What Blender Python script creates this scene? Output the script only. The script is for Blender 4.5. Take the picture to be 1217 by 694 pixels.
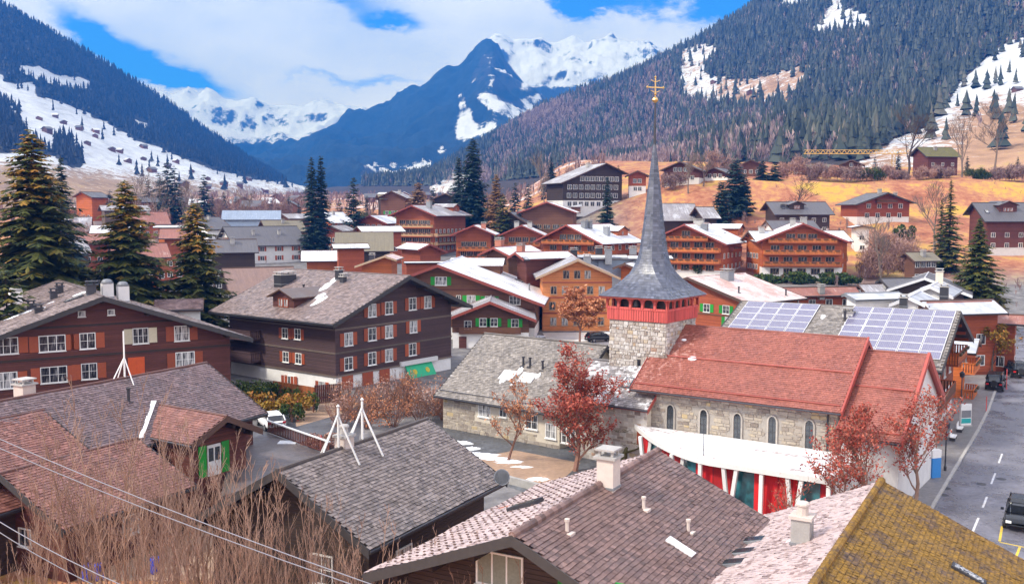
import bpy, math, random
import numpy as np
from mathutils import Vector, Matrix, noise
for o in list(bpy.data.objects): bpy.data.objects.remove(o)
SC = bpy.context.scene; COL = SC.collection
R = math.radians
# ------------------------------------------------------------------ camera
F = 1169.0; CX, CY = 608.5, 347.0; CAMZ = 20.0; TH = math.atan(97 / F)
cam = bpy.data.cameras.new('camera'); camo = bpy.data.objects.new('camera', cam); COL.objects.link(camo)
cam.sensor_width = 36; cam.lens = 36 * F / 1217; cam.clip_start = 0.5; cam.clip_end = 40000
camo.location = (0, 0, CAMZ); camo.rotation_euler = (math.pi / 2 - TH, 0, 0)
SC.camera = camo
# ------------------------------------------------------------------ world, sun, exposure
SUN_EL, SUN_AZ = 44.0, -112.0          # azimuth clockwise from +Y
HAZE = 2.1e-4
W = bpy.data.worlds.new('World'); SC.world = W; W.use_nodes = True
nt = W.node_tree; nt.nodes.clear()
def wn(t, **k):
    n = nt.nodes.new(t)
    for a, b in k.items(): setattr(n, a, b)
    return n
def wm(op, a, b=None, c=None, clamp=False):
    n = wn('ShaderNodeMath', operation=op, use_clamp=clamp)
    for i, v in enumerate((a, b, c)):
        if v is None: continue
        if isinstance(v, (int, float)): n.inputs[i].default_value = v
        else: nt.links.new(v, n.inputs[i])
    return n.outputs[0]
sky = wn('ShaderNodeTexSky', sky_type='NISHITA', sun_disc=False, sun_elevation=R(SUN_EL), sun_rotation=R(SUN_AZ))
sky.altitude = 1000; sky.air_density = 1.0; sky.dust_density = 0.4; sky.ozone_density = 3.0
tc = wn('ShaderNodeTexCoord'); sep = wn('ShaderNodeSeparateXYZ'); nt.links.new(tc.outputs['Generated'], sep.inputs[0])
az = wm('ARCTAN2', sep.outputs[0], sep.outputs[1]); el = wm('ARCSINE', sep.outputs[2])
def cloudnoise(scale, detail, rough, sx=1, sy=1, sz=2.2, off=0.0):
    mp = wn('ShaderNodeMapping'); mp.inputs['Scale'].default_value = (sx, sy, sz); mp.inputs['Location'].default_value = (off, off * .7, 0)
    nt.links.new(tc.outputs['Generated'], mp.inputs[0])
    n = wn('ShaderNodeTexNoise'); n.inputs['Scale'].default_value = scale; n.inputs['Detail'].default_value = detail; n.inputs['Roughness'].default_value = rough
    nt.links.new(mp.outputs[0], n.inputs['Vector']); return n.outputs[0]
cn1 = cloudnoise(5.5, 7, .58); cn2 = cloudnoise(14, 8, .62, off=3.1); cn3 = cloudnoise(3.0, 3, .5, off=7.7)
azw = wm('ADD', az, wm('MULTIPLY', wm('SUBTRACT', cn1, .5), .10)); elw = wm('ADD', el, wm('MULTIPLY', wm('SUBTRACT', cn2, .5), .07))
def px2ae(px, py): return math.atan((px - CX) / F), (250 - py) / F
acc = None
for (px, py, sx, sy, rot, amp) in [(150, 72, 82, 17, -22, 1.25), (225, 102, 48, 15, -8, 1.1), (40, 0, 26, 9, 0, .8), (300, -4, 60, 10, 0, .9),
        (478, 34, 30, 13, -10, .95), (430, 8, 50, 12, 0, .6), (675, 10, 50, 13, -4, 1.0), (780, 8, 60, 22, 5, .75), (870, 15, 60, 30, 10, .95), (1010, -5, 90, 40, 0, .6),
        (385, 97, 45, 7, -4, .55), (460, 104, 50, 8, 6, .55), (20, -55, 140, 24, 0, .8), (520, -60, 160, 22, 0, .7)]:
    a0, e0 = px2ae(px, py); c, s = math.cos(R(rot)), math.sin(R(rot))
    da = wm('SUBTRACT', azw, a0); de = wm('SUBTRACT', elw, e0)
    u_ = wm('DIVIDE', wm('ADD', wm('MULTIPLY', da, c), wm('MULTIPLY', de, s)), sx / F)
    v_ = wm('DIVIDE', wm('SUBTRACT', wm('MULTIPLY', de, c), wm('MULTIPLY', da, s)), sy / F)
    g = wm('MULTIPLY', wm('EXPONENT', wm('MULTIPLY', wm('ADD', wm('MULTIPLY', u_, u_), wm('MULTIPLY', v_, v_)), -.8)), amp)
    acc = g if acc is None else wm('ADD', acc, g)
# broken cloud elsewhere too
holes = wm('ADD', acc, wm('MULTIPLY', wm('SUBTRACT', cn3, .62), 2.2, clamp=True))
dens = wm('SUBTRACT', 1.12, wm('ADD', holes, wm('MULTIPLY', wm('SUBTRACT', cn2, .52), .9)))
mr = wn('ShaderNodeMapRange', interpolation_type='SMOOTHSTEP'); nt.links.new(dens, mr.inputs[0]); mr.inputs[1].default_value = .25; mr.inputs[2].default_value = .95
ccol = wn('ShaderNodeMix', data_type='RGBA'); nt.links.new(wm('MULTIPLY', wm('SUBTRACT', cn1, .36), 2.6, clamp=True), ccol.inputs[0])
ccol.inputs[6].default_value = (12.6, 12.2, 12.8, 1); ccol.inputs[7].default_value = (8.2, 8.6, 10.4, 1)
skyc = wn('ShaderNodeMix', data_type='RGBA', blend_type='MULTIPLY'); skyc.inputs[0].default_value = 1; nt.links.new(sky.outputs[0], skyc.inputs[6]); skyc.inputs[7].default_value = (.20, .85, 2.2, 1)
mixs = wn('ShaderNodeMix', data_type='RGBA'); nt.links.new(mr.outputs[0], mixs.inputs[0]); nt.links.new(skyc.outputs[2], mixs.inputs[6]); nt.links.new(ccol.outputs[2], mixs.inputs[7])
bg = wn('ShaderNodeBackground'); bg.inputs['Strength'].default_value = .10
nt.links.new(mixs.outputs[2], bg.inputs[0])
nt.links.new(bg.outputs[0], wn('ShaderNodeOutputWorld').inputs[0])
sl = bpy.data.lights.new('sun', 'SUN'); sl.energy = 3.0; sl.angle = R(9); sl.color = (1, .94, .86)
slo = bpy.data.objects.new('sun', sl); COL.objects.link(slo)
sd = Vector((math.sin(R(SUN_AZ)) * math.cos(R(SUN_EL)), math.cos(R(SUN_AZ)) * math.cos(R(SUN_EL)), math.sin(R(SUN_EL))))
slo.rotation_euler = sd.to_track_quat('Z', 'Y').to_euler(); slo.location = (0, 0, 300)
vs = SC.view_settings; vs.view_transform = 'Standard'; vs.look = 'None'; vs.gamma = 1; vs.use_curve_mapping = False; vs.exposure = .55
SC.render.engine = 'CYCLES'
# ------------------------------------------------------------------ picture <-> place
def ray(px, py):
    a = (px - CX) / F; b = (CY - py) / F
    return Vector((a, math.cos(TH) + b * math.sin(TH), -math.sin(TH) + b * math.cos(TH)))
def at(px, py, d):
    r = ray(px, py); k = d / r.y
    return Vector((0, 0, CAMZ)) + r * k
def atz(px, py, z=0.0):
    r = ray(px, py); k = (z - CAMZ) / r.z
    return Vector((0, 0, CAMZ)) + r * k
def proj(x, y, z):
    z = z - CAMZ; d = y * math.cos(TH) - z * math.sin(TH); u = y * math.sin(TH) + z * math.cos(TH)
    return CX + F * x / d, CY - F * u / d
HLx = [-60, 0, 30, 160, 240, 315, 400, 600, 1000, 1600, 2600]; HLz = [9, 7, .0, 0, 1.8, 5.2, 12, 19, 30, 45, 60]
HRx = [-60, 0, 30, 165, 230, 262, 292, 325, 347, 385, 450, 600, 1000, 1600, 2600]; HRz = [9, 7, .0, .0, 3.5, 8, 12.5, 19, 29.5, 33, 37, 48, 70, 90, 110]
def sstep(a, b, x):
    t = np.clip((x - a) / (b - a), 0, 1); return t * t * (3 - 2 * t)
def Hn(x, y):
    e = sstep(-20, 70, x); return np.interp(y, HLx, HLz) * (1 - e) + np.interp(y, HRx, HRz) * e
def H(x, y): return float(Hn(np.float64(x), np.float64(y)))
def ghit(px, py, d0=20, d1=2500):
    d = d0
    while d < d1:
        p = at(px, py, d)
        if p.z <= H(p.x, p.y): return p
        d *= 1.004
    return at(px, py, d1)
# ------------------------------------------------------------------ materials
MATS = {}
def newmat(name):
    m = bpy.data.materials.new(name); m.use_nodes = True; MATS[name] = m
    b = m.node_tree.nodes['Principled BSDF']; return m, m.node_tree, b
class NT:
    def __init__(s, t): s.t = t
    def n(s, ty, **k):
        n = s.t.nodes.new(ty)
        for a, b in k.items(): setattr(n, a, b)
        return n
    def l(s, a, b): s.t.links.new(a, b)
    def m(s, op, a, b=None, clamp=False):
        n = s.n('ShaderNodeMath', operation=op, use_clamp=clamp)
        for i, v in enumerate((a, b)):
            if v is None: continue
            if isinstance(v, (int, float)): n.inputs[i].default_value = v
            else: s.l(v, n.inputs[i])
        return n.outputs[0]
    def obj(s): return s.n('ShaderNodeTexCoord').outputs['Object']
    def noise(s, vec, scale, detail=4, rough=.55, sc=None):
        if sc:
            mp = s.n('ShaderNodeMapping'); mp.inputs['Scale'].default_value = sc; s.l(vec, mp.inputs[0]); vec = mp.outputs[0]
        n = s.n('ShaderNodeTexNoise'); n.inputs['Scale'].default_value = scale; n.inputs['Detail'].default_value = detail; n.inputs['Roughness'].default_value = rough
        s.l(vec, n.inputs['Vector']); return n.outputs[0]
    def ramp(s, f, pts):
        n = s.n('ShaderNodeValToRGB'); s.l(f, n.inputs[0]); e = n.color_ramp.elements
        while len(e) < len(pts): e.new(.5)
        for i, (p, c) in enumerate(pts): e[i].position = p; e[i].color = (*c, 1) if len(c) == 3 else c
        return n.outputs[0]
    def range(s, f, a, b, c=0.0, d=1.0, smooth=True):
        n = s.n('ShaderNodeMapRange', interpolation_type='SMOOTHSTEP' if smooth else 'LINEAR'); s.l(f, n.inputs[0])
        for i, v in enumerate((a, b, c, d)): n.inputs[i + 1].default_value = v
        return n.outputs[0]
    def mix(s, f, a, b, mode='MIX'):
        n = s.n('ShaderNodeMix', data_type='RGBA', blend_type=mode)
        for i, v in ((0, f), (6, a), (7, b)):
            if isinstance(v, (int, float)): n.inputs[i].default_value = v
            elif isinstance(v, tuple): n.inputs[i].default_value = (*v, 1)
            else: s.l(v, n.inputs[i])
        return n.outputs[2]
    def vary(s, col, amt):
        r = s.n('ShaderNodeObjectInfo').outputs['Random']; v = s.range(r, 0, 1, 1 - amt, 1 + amt, False); c = s.n('ShaderNodeCombineColor')
        for i in range(3): s.l(v, c.inputs[i])
        return s.mix(1.0, col, c.outputs[0], 'MULTIPLY')
    def bump(s, h, dist, bsdf, strength=1.0):
        n = s.n('ShaderNodeBump'); n.inputs['Distance'].default_value = dist; n.inputs['Strength'].default_value = strength; s.l(h, n.inputs['Height']); s.l(n.outputs[0], bsdf.inputs['Normal'])
    def attr(s, name): return s.n('ShaderNodeAttribute', attribute_name=name)
def dk(c, k): return tuple(x * k for x in c)
def plain(name, c, rough=.6, var=.25, scale=3.0, metal=0.0, spec=.5, bump=.01):
    m, t, b = newmat(name); N = NT(t); o = N.obj()
    n = N.noise(o, scale, 5); n2 = N.noise(o, scale * 9, 3)
    f = N.m('ADD', N.m('MULTIPLY', n, .7), N.m('MULTIPLY', n2, .3))
    N.l(N.vary(N.ramp(f, [(.25, dk(c, 1 - var)), (.75, dk(c, 1 + var * .6))]), .18), b.inputs['Base Color'])
    b.inputs['Roughness'].default_value = rough; b.inputs['Metallic'].default_value = metal; b.inputs['Specular IOR Level'].default_value = spec
    if bump: N.bump(n2, bump, b)
    return m
def wood(name, c, plank=.19, rough=.7, worn=.3, vertical=False):
    m, t, b = newmat(name); N = NT(t); o = N.obj(); sp = N.n('ShaderNodeSeparateXYZ'); N.l(o, sp.inputs[0])
    if vertical: zz = N.m('DIVIDE', N.m('ADD', sp.outputs[0], sp.outputs[1]), plank)
    else: zz = N.m('DIVIDE', sp.outputs[2], plank)
    fr = N.m('FRACT', zz); fl = N.m('FLOOR', zz)
    wnz = N.n('ShaderNodeTexWhiteNoise', noise_dimensions='1D'); N.l(fl, wnz.inputs['W'])
    gap = N.range(N.m('ABSOLUTE', N.m('SUBTRACT', fr, .5)), .40, .5, 1, .35)
    st = N.noise(o, 2.2, 6, .62, sc=(1, 1, 9) if not vertical else (9, 9, 1))
    big = N.noise(o, .45, 3)
    f = N.m('ADD', N.m('ADD', N.m('MULTIPLY', st, .55), N.m('MULTIPLY', wnz.outputs[0], .22)), N.m('MULTIPLY', big, .3))
    col = N.ramp(f, [(.25, dk(c, .55)), (.55, c), (.85, tuple(x * (1 + worn) + .02 * worn for x in c))])
    cm = N.n('ShaderNodeCombineColor')
    for i in range(3): N.l(gap, cm.inputs[i])
    N.l(N.vary(N.mix(.8, col, cm.outputs[0], 'MULTIPLY'), .22), b.inputs['Base Color'])
    b.inputs['Roughness'].default_value = rough; N.bump(gap, .03, b)
    return m
def tiles(name, c, frost=0.0, moss=0.0, frostcol=(.62, .55, .54), mosscol=(.16, .10, .012), rough=.5, var=.55, frsc=.5, stain=.5, brick=None):
    """roof covering: 'tone' is stored on every tile; brick=(w,h) draws far-off tiles in relief instead"""
    m, t, b = newmat(name); N = NT(t); o = N.obj()
    n = N.noise(o, .55, 5, .6); n2 = N.noise(o, 3.5, 5, .65)
    if brick:
        sp = N.n('ShaderNodeSeparateXYZ'); N.l(o, sp.inputs[0]); row = N.m('FRACT', N.m('DIVIDE', sp.outputs[2], .13)); lines = N.range(row, .0, .22, .0, 1.0)
        streak = N.noise(o, 1.0, 6, .7, sc=(.25, 3.2, .25)); tone = N.m('MULTIPLY', N.m('ADD', N.m('MULTIPLY', N.noise(o, 5, 2), .35), N.m('MULTIPLY', streak, .65)), N.m('ADD', N.m('MULTIPLY', lines, .35), .75))
    else: tone = N.attr('tone').outputs['Fac']
    f = N.m('ADD', N.m('MULTIPLY', tone, var), N.m('ADD', N.m('MULTIPLY', n, stain * .7), N.m('MULTIPLY', n2, .3)))
    col = N.ramp(f, [(.2, dk(c, .45)), (.55, c), (.95, tuple(min(1, x * 1.7 + .02) for x in c))])
    if frost:
        fm = N.noise(o, frsc, 6, .68); fm2 = N.noise(o, 6, 4, .7)
        ff = N.m('ADD', N.m('MULTIPLY', fm, .75), N.m('MULTIPLY', fm2, .25))
        ff = N.m('ADD', ff, N.m('MULTIPLY', N.m('SUBTRACT', tone, .5), .55 if brick else .22))
        fac = N.range(ff, .78 - frost * .5, .95 - frost * .5)
        col = N.mix(fac, col, frostcol)
    if moss:
        mm = N.m('ADD', N.m('MULTIPLY', N.noise(o, 1.1, 6, .7), .7), N.m('MULTIPLY', N.noise(o, 9, 3), .3))
        col = N.mix(N.range(mm, .72 - moss * .35, .86 - moss * .35, 0, .92), col, N.ramp(N.noise(o, 7, 3), [(.3, dk(mosscol, .5)), (.7, dk(mosscol, 1.7))]))
    N.l(col, b.inputs['Base Color'])
    N.l(N.range(n, .3, .7, rough - .15, rough + .2), b.inputs['Roughness'])
    N.bump(n2, .02, b)
    return m
def seam(name, c, frost=.5):
    m, t, b = newmat(name); N = NT(t); o = N.obj(); n = N.noise(o, .5, 5, .6)
    N.l(N.mix(N.range(n, .35, .65, 0, frost), c, (.72, .74, .78)), b.inputs['Base Color']); b.inputs['Roughness'].default_value = .35; b.inputs['Metallic'].default_value = .15
    return m
def leafmat(name, cols, rough=.6, trans=True):
    m, t, b = newmat(name); N = NT(t); tone = N.attr('tone').outputs['Fac']
    pts = [(i / (len(cols) - 1), c) for i, c in enumerate(cols)]
    N.l(N.ramp(tone, pts), b.inputs['Base Color']); b.inputs['Roughness'].default_value = rough; b.inputs['Specular IOR Level'].default_value = .25
    return m
def glass(name, c=(.02, .025, .03), rough=.08):
    m, t, b = newmat(name); N = NT(t); o = N.obj(); n = N.noise(o, 1.3, 2)
    N.l(N.ramp(n, [(.3, dk(c, .6)), (.7, dk(c, 2.0))]), b.inputs['Base Color']); b.inputs['Roughness'].default_value = rough; b.inputs['Specular IOR Level'].default_value = .9
    return m
wood('wood_plum', (.072, .036, .036), worn=.5); wood('wood_redbrown', (.115, .031, .021), worn=.5); wood('wood_orange', (.58, .150, .034), worn=.35); wood('wood_amber', (.42, .098, .028), worn=.5); wood('wood_rail', (.66, .20, .05), plank=.3, vertical=True, worn=.3); wood('wood_rust', (.33, .072, .026), worn=.4)
wood('wood_brown', (.16, .065, .035)); wood('wood_dark', (.045, .026, .02)); wood('wood_honey', (.56, .20, .065), worn=.3); wood('wood_grey', (.17, .125, .10))
wood('board_red', (.60, .105, .09), plank=.22, vertical=True, worn=.15); wood('board_door', (.55, .01, .012), plank=.9, vertical=True, worn=.1); wood('fence_wood', (.36, .11, .03), plank=.25, vertical=True)
plain('shutter_red', (.36, .075, .025), .6, .2, 6); plain('shutter_green', (.015, .30, .03), .55, .2, 6); plain('shutter_cream', (.62, .55, .40), .6, .15, 6); plain('door_orange', (.68, .10, .015), .55, .15)
plain('white_plaster', (.78, .76, .74), .8, .14, 1.2); plain('cream_plaster', (.62, .55, .45), .8, .18, 1.2); plain('white_paint', (.80, .79, .77), .5, .08, 5); plain('blue_paint', (.42, .52, .66), .7, .1, 2)
plain('stone_mortar', (.40, .36, .32), .9, .25, 4); plain('concrete', (.40, .38, .36), .8, .25, 2); plain('grey_metal', (.28, .29, .31), .4, .2, 3, metal=.4); plain('dark_metal', (.055, .055, .065), .45, .25, 3, metal=.3)
plain('copper_red', (.42, .08, .06), .5, .2, 3); plain('gold', (.75, .50, .20), .3, .15, 5, metal=.9); plain('snow', (.86, .88, .92), .65, .06, 1.5, bump=.04); plain('light_soffit', (.66, .56, .50), .8, .15, 3)
plain('fascia_brown', (.10, .05, .035), .7, .25, 4); plain('fascia_red', (.27, .055, .04), .6, .2, 4); plain('fascia_tan', (.50, .34, .22), .7, .2, 4); plain('fascia_dark', (.05, .045, .045), .6, .25, 4)
plain('white_trim', (.7, .7, .72), .45, .12, 4); plain('rail_pale', (.62, .40, .22), .7, .25, 6); plain('flower_box', (.09, .06, .03), .8, .3, 6)
plain('bark_grey', (.20, .15, .12), .9, .35, 6); plain('bark_dark', (.075, .055, .045), .9, .35, 6); plain('bark_red', (.24, .12, .085), .9, .3, 6); plain('bark_shrub', (.34, .215, .16), .85, .35, 3); plain('bark_moss', (.13, .12, .04), .9, .4, 6)
plain('awning_green', (.02, .42, .20), .6, .12, 4); plain('sign_teal', (.03, .42, .42), .4, .08, 4); plain('sign_blue', (.05, .30, .75), .35, .08, 4); plain('barrel_blue', (.02, .06, .55), .35, .1, 4); plain('crane_yellow', (.62, .40, .10), .5, .15, 4)
plain('tyre', (.02, .02, .022), .8, .2, 5); plain('rim', (.35, .35, .37), .3, .1, 5, metal=.7); plain('car_white', (.82, .82, .83), .22, .03, 2, bump=0); plain('car_black', (.015, .016, .02), .18, .05, 2, bump=0); plain('lamp_red', (.55, .02, .02), .25, .1, 4, bump=0)
plain('lamp_white', (.75, .75, .72), .2, .08, 4, bump=0); plain('terracotta', (.46, .17, .11), .7, .2, 4); plain('cable', (.20, .20, .24), .5, .1, 2); plain('pole_pink', (.75, .12, .12), .5, .1, 4); plain('brass_yellow', (.62, .48, .03), .6, .2, 5)
glass('glass_dark'); glass('glass_teal', (.02, .10, .12)); glass('car_glass', (.012, .014, .018), .05)
plain('curtain', (.30, .31, .25), .9, .22, 9, bump=.02)
m, t, b = newmat('pane_pale'); N = NT(t); o = N.obj()  # glass with pale curtain streaks in its colour
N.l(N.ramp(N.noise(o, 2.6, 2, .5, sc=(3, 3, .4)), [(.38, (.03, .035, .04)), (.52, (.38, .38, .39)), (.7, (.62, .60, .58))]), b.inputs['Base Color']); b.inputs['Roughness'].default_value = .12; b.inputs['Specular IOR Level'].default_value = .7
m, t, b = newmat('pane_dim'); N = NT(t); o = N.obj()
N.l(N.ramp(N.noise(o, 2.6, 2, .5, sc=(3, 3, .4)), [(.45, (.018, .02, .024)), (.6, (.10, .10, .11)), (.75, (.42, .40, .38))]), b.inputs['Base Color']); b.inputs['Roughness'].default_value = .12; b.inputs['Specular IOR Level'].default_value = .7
m, t, b = newmat('solar_cell'); N = NT(t); o = N.obj(); bk = N.n('ShaderNodeTexBrick'); bk.offset = 0; bk.inputs['Scale'].default_value = 1; bk.inputs['Brick Width'].default_value = .16; bk.inputs['Row Height'].default_value = .16; bk.inputs['Mortar Size'].default_value = .006
bk.inputs['Color1'].default_value = (.13, .12, .20, 1); bk.inputs['Color2'].default_value = (.16, .15, .24, 1); bk.inputs['Mortar'].default_value = (.38, .38, .44, 1); N.l(o, bk.inputs[0]); N.l(bk.outputs[0], b.inputs['Base Color']); b.inputs['Roughness'].default_value = .16; b.inputs['Specular IOR Level'].default_value = .8
m, t, b = newmat('stone'); N = NT(t); o = N.obj(); tone = N.attr('tone').outputs['Fac']
col = N.ramp(tone, [(0, (.26, .20, .17)), (.25, (.42, .36, .31)), (.55, (.58, .54, .50)), (.8, (.66, .63, .60)), (.93, (.52, .40, .24)), (1, (.44, .27, .19))])
nn = N.noise(o, 4, 5, .65); N.l(N.mix(N.range(nn, .3, .7, .0, .45), col, (.26, .23, .21)), b.inputs['Base Color']); b.inputs['Roughness'].default_value = .85; N.bump(nn, .05, b)
m, t, b = newmat('stone_tan'); N = NT(t); o = N.obj(); tone = N.attr('tone').outputs['Fac']
col = N.ramp(tone, [(0, (.20, .16, .13)), (.3, (.31, .26, .21)), (.65, (.40, .35, .29)), (.88, (.47, .40, .30)), (1, (.50, .38, .20))])
nn = N.noise(o, 3, 5, .65); N.l(N.mix(N.range(nn, .3, .7, .0, .5), col, (.24, .20, .18)), b.inputs['Base Color']); b.inputs['Roughness'].default_value = .85; N.bump(nn, .05, b)
# roof coverings
tiles('tile_brown', (.130, .084, .086), frost=.16, rough=.42, frostcol=(.40, .35, .34)); tiles('tile_slate', (.135, .108, .10), frost=.24, rough=.5, var=.75, frostcol=(.42, .38, .37), moss=.12, mosscol=(.11, .10, .04))
tiles('tile_rust', (.185, .076, .058), frost=.12, rough=.45, frostcol=(.36, .26, .24)); tiles('tile_church', (.40, .135, .10), frost=.34, rough=.45, frostcol=(.48, .26, .225), var=.22, stain=.35, frsc=.12)
tiles('tile_moss', (.085, .045, .022), moss=.95, mosscol=(.20, .105, .008), rough=.7); tiles('tile_pale_sheen', (.34, .225, .205), frost=.86, rough=.5, frostcol=(.52, .40, .38), frsc=1.6, var=.3); tiles('tile_umber', (.145, .084, .072), frost=.08, moss=.14, rough=.45, frostcol=(.34, .30, .30), mosscol=(.2, .14, .02))  # pale slopes: frost plus wet sky sheen, both put into the tile colour
tiles('tile_frosty', (.25, .23, .23), frost=.62, rough=.5, frostcol=(.72, .72, .75), frsc=.45); tiles('tile_grey', (.21, .185, .165), frost=.36, rough=.5, frostcol=(.44, .41, .40), moss=.1, mosscol=(.12, .11, .05)); tiles('tile_chalet', (.20, .15, .14), frost=.30, rough=.45, frostcol=(.46, .40, .39))
tiles('slate_spire', (.085, .094, .130), frost=.14, frostcol=(.30, .32, .38), rough=.36, var=.55)
tiles('far_snow', (.27, .26, .28), frost=.88, frostcol=(.70, .71, .75), rough=.5, brick=1, frsc=.25); tiles('far_frost', (.24, .22, .23), frost=.58, frostcol=(.56, .56, .60), rough=.5, brick=1, frsc=.22)
tiles('far_dark', (.10, .095, .105), frost=.16, frostcol=(.34, .34, .37), rough=.5, brick=1); tiles('far_olive', (.17, .145, .10), frost=.15, frostcol=(.36, .34, .30), rough=.6, brick=1); tiles('far_pink', (.44, .28, .245), frost=.72, frostcol=(.72, .60, .58), rough=.5, brick=1, frsc=.3)
tiles('far_moss', (.10, .085, .035), moss=.8, mosscol=(.14, .13, .015), rough=.7, brick=1); tiles('far_rust', (.25, .10, .075), frost=.42, frostcol=(.46, .30, .27), rough=.55, brick=1)
tiles('far_rustbrown', (.20, .125, .105), frost=.28, frostcol=(.36, .29, .27), rough=.55, brick=1); tiles('far_blue', (.22, .27, .36), frost=.4, frostcol=(.42, .48, .58), rough=.45, brick=1); seam('metal_roof', (.38, .40, .45), .7); seam('metal_dark', (.16, .16, .18), .4)
# vegetation
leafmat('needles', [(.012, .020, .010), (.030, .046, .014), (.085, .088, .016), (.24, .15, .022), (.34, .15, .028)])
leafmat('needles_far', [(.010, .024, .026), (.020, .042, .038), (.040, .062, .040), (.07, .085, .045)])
leafmat('larch', [(.13, .07, .03), (.25, .13, .05), (.34, .19, .07)]); leafmat('leaf_red', [(.22, .03, .022), (.38, .07, .045), (.46, .14, .09)]); leafmat('leaf_orange', [(.36, .12, .05), (.52, .20, .09), (.58, .30, .17)])
leafmat('twig_far', [(.15, .10, .10), (.25, .16, .15), (.34, .23, .20)]); leafmat('twig_pink', [(.22, .12, .10), (.36, .21, .17), (.45, .28, .23)]); leafmat('hedge', [(.015, .04, .010), (.035, .07, .014), (.11, .12, .02)]); leafmat('hedge_gold', [(.13, .09, .012), (.26, .16, .02), (.34, .12, .03)])
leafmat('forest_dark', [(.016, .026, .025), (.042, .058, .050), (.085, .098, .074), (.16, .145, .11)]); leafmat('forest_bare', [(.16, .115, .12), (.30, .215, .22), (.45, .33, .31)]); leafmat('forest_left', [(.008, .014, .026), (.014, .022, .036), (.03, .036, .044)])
leafmat('grass', [(.16, .12, .015), (.30, .24, .02), (.10, .14, .015)]); leafmat('litter', [(.16, .06, .03), (.26, .11, .06), (.32, .18, .11)])
def MT(n): return MATS[n]
# ------------------------------------------------------------------ mesh helpers
class MB:
    def __init__(s): s.v = []; s.f = []; s.m = []; s.t = []
    def quad(s, pts, m=0, t=.5):
        n = len(s.v); s.v += [tuple(p) for p in pts]; s.f.append(tuple(range(n, n + len(pts)))); s.m.append(m); s.t.append(t)
    def box(s, x0, x1, y0, y1, z0, z1, m=0, t=.5):
        n = len(s.v); s.v += [(x0, y0, z0), (x1, y0, z0), (x1, y1, z0), (x0, y1, z0), (x0, y0, z1), (x1, y0, z1), (x1, y1, z1), (x0, y1, z1)]
        for q in ((3, 2, 1, 0), (4, 5, 6, 7), (0, 1, 5, 4), (1, 2, 6, 5), (2, 3, 7, 6), (3, 0, 4, 7)): s.f.append(tuple(n + i for i in q)); s.m.append(m); s.t.append(t)
    def hexa(s, lo, hi, m=0, t=.5, mtop=None):
        n = len(s.v); s.v += [tuple(p) for p in lo] + [tuple(p) for p in hi]
        for k, q in enumerate(((3, 2, 1, 0), (4, 5, 6, 7), (0, 1, 5, 4), (1, 2, 6, 5), (2, 3, 7, 6), (3, 0, 4, 7))): s.f.append(tuple(n + i for i in q)); s.m.append(mtop if (mtop is not None and k == 1) else m); s.t.append(t)
    def bar(s, p0, p1, w, h, m=0, t=.5, up=Vector((0, 0, 1))):
        p0, p1 = Vector(p0), Vector(p1); d = (p1 - p0).normalized()
        if abs(d.dot(up)) > .95: up = Vector((0, 1, 0))
        sx = d.cross(up).normalized(); sy = sx.cross(d)
        c = [sx * (a * w / 2) + sy * (b_ * h / 2) for a, b_ in ((-1, -1), (1, -1), (1, 1), (-1, 1))]
        s.hexa([p0 + k for k in c], [p1 + k for k in c], m, t)
    def tube(s, pts, rs, n=6, m=0, t=.5, cap=True):
        pts = [Vector(p) for p in pts]; b0 = len(s.v); k = len(pts)
        for i, p in enumerate(pts):
            d = (pts[min(i + 1, k - 1)] - pts[max(i - 1, 0)])
            d = d.normalized() if d.length > 1e-9 else Vector((0, 0, 1))
            a = d.cross(Vector((.31, .17, .93)) if abs(d.z) < .9 else Vector((1, .1, 0))).normalized(); c = d.cross(a)
            for j in range(n):
                th = 2 * math.pi * j / n; s.v.append(tuple(p + a * (math.cos(th) * rs[i]) + c * (math.sin(th) * rs[i])))
        for i in range(k - 1):
            for j in range(n):
                s.f.append((b0 + i * n + j, b0 + i * n + (j + 1) % n, b0 + (i + 1) * n + (j + 1) % n, b0 + (i + 1) * n + j)); s.m.append(m); s.t.append(t)
        if cap:
            s.f.append(tuple(b0 + j for j in reversed(range(n)))); s.m.append(m); s.t.append(t)
            s.f.append(tuple(b0 + (k - 1) * n + j for j in range(n))); s.m.append(m); s.t.append(t)
    def lathe(s, prof, c=(0, 0, 0), n=12, m=0, t=.5): s.tube([(c[0], c[1], c[2] + z) for r, z in prof], [max(r, .001) for r, z in prof], n, m, t)
    def prism(s, poly, y0, y1, m=0, t=.5):
        """poly in (x,z), extruded along y"""
        n = len(s.v); k = len(poly); s.v += [(x, y0, z) for x, z in poly] + [(x, y1, z) for x, z in poly]
        s.f.append(tuple(n + i for i in range(k))); s.f.append(tuple(n + k + i for i in reversed(range(k))))
        for i in range(k): s.f.append((n + (i + 1) % k, n + i, n + k + i, n + k + (i + 1) % k))
        s.m += [m] * (k + 2); s.t += [t] * (k + 2)
    def mesh(s, mats, smooth=False, tone=False):
        me = bpy.data.meshes.new('mesh'); me.from_pydata(s.v, [], s.f)
        for q in mats: me.materials.append(MT(q))
        if len(mats) > 1: me.polygons.foreach_set('material_index', s.m)
        if smooth: me.polygons.foreach_set('use_smooth', [True] * len(s.f))
        if tone:
            a = me.attributes.new('tone', 'FLOAT', 'FACE'); a.data.foreach_set('value', s.t)
        me.update(); return me
    def obj(s, name, mats, parent=None, smooth=False, tone=False, loc=None, rz=0, kind=None):
        return mkobj(name, s.mesh([mats] if isinstance(mats, str) else mats, smooth, tone), parent, loc, rz, kind)
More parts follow.
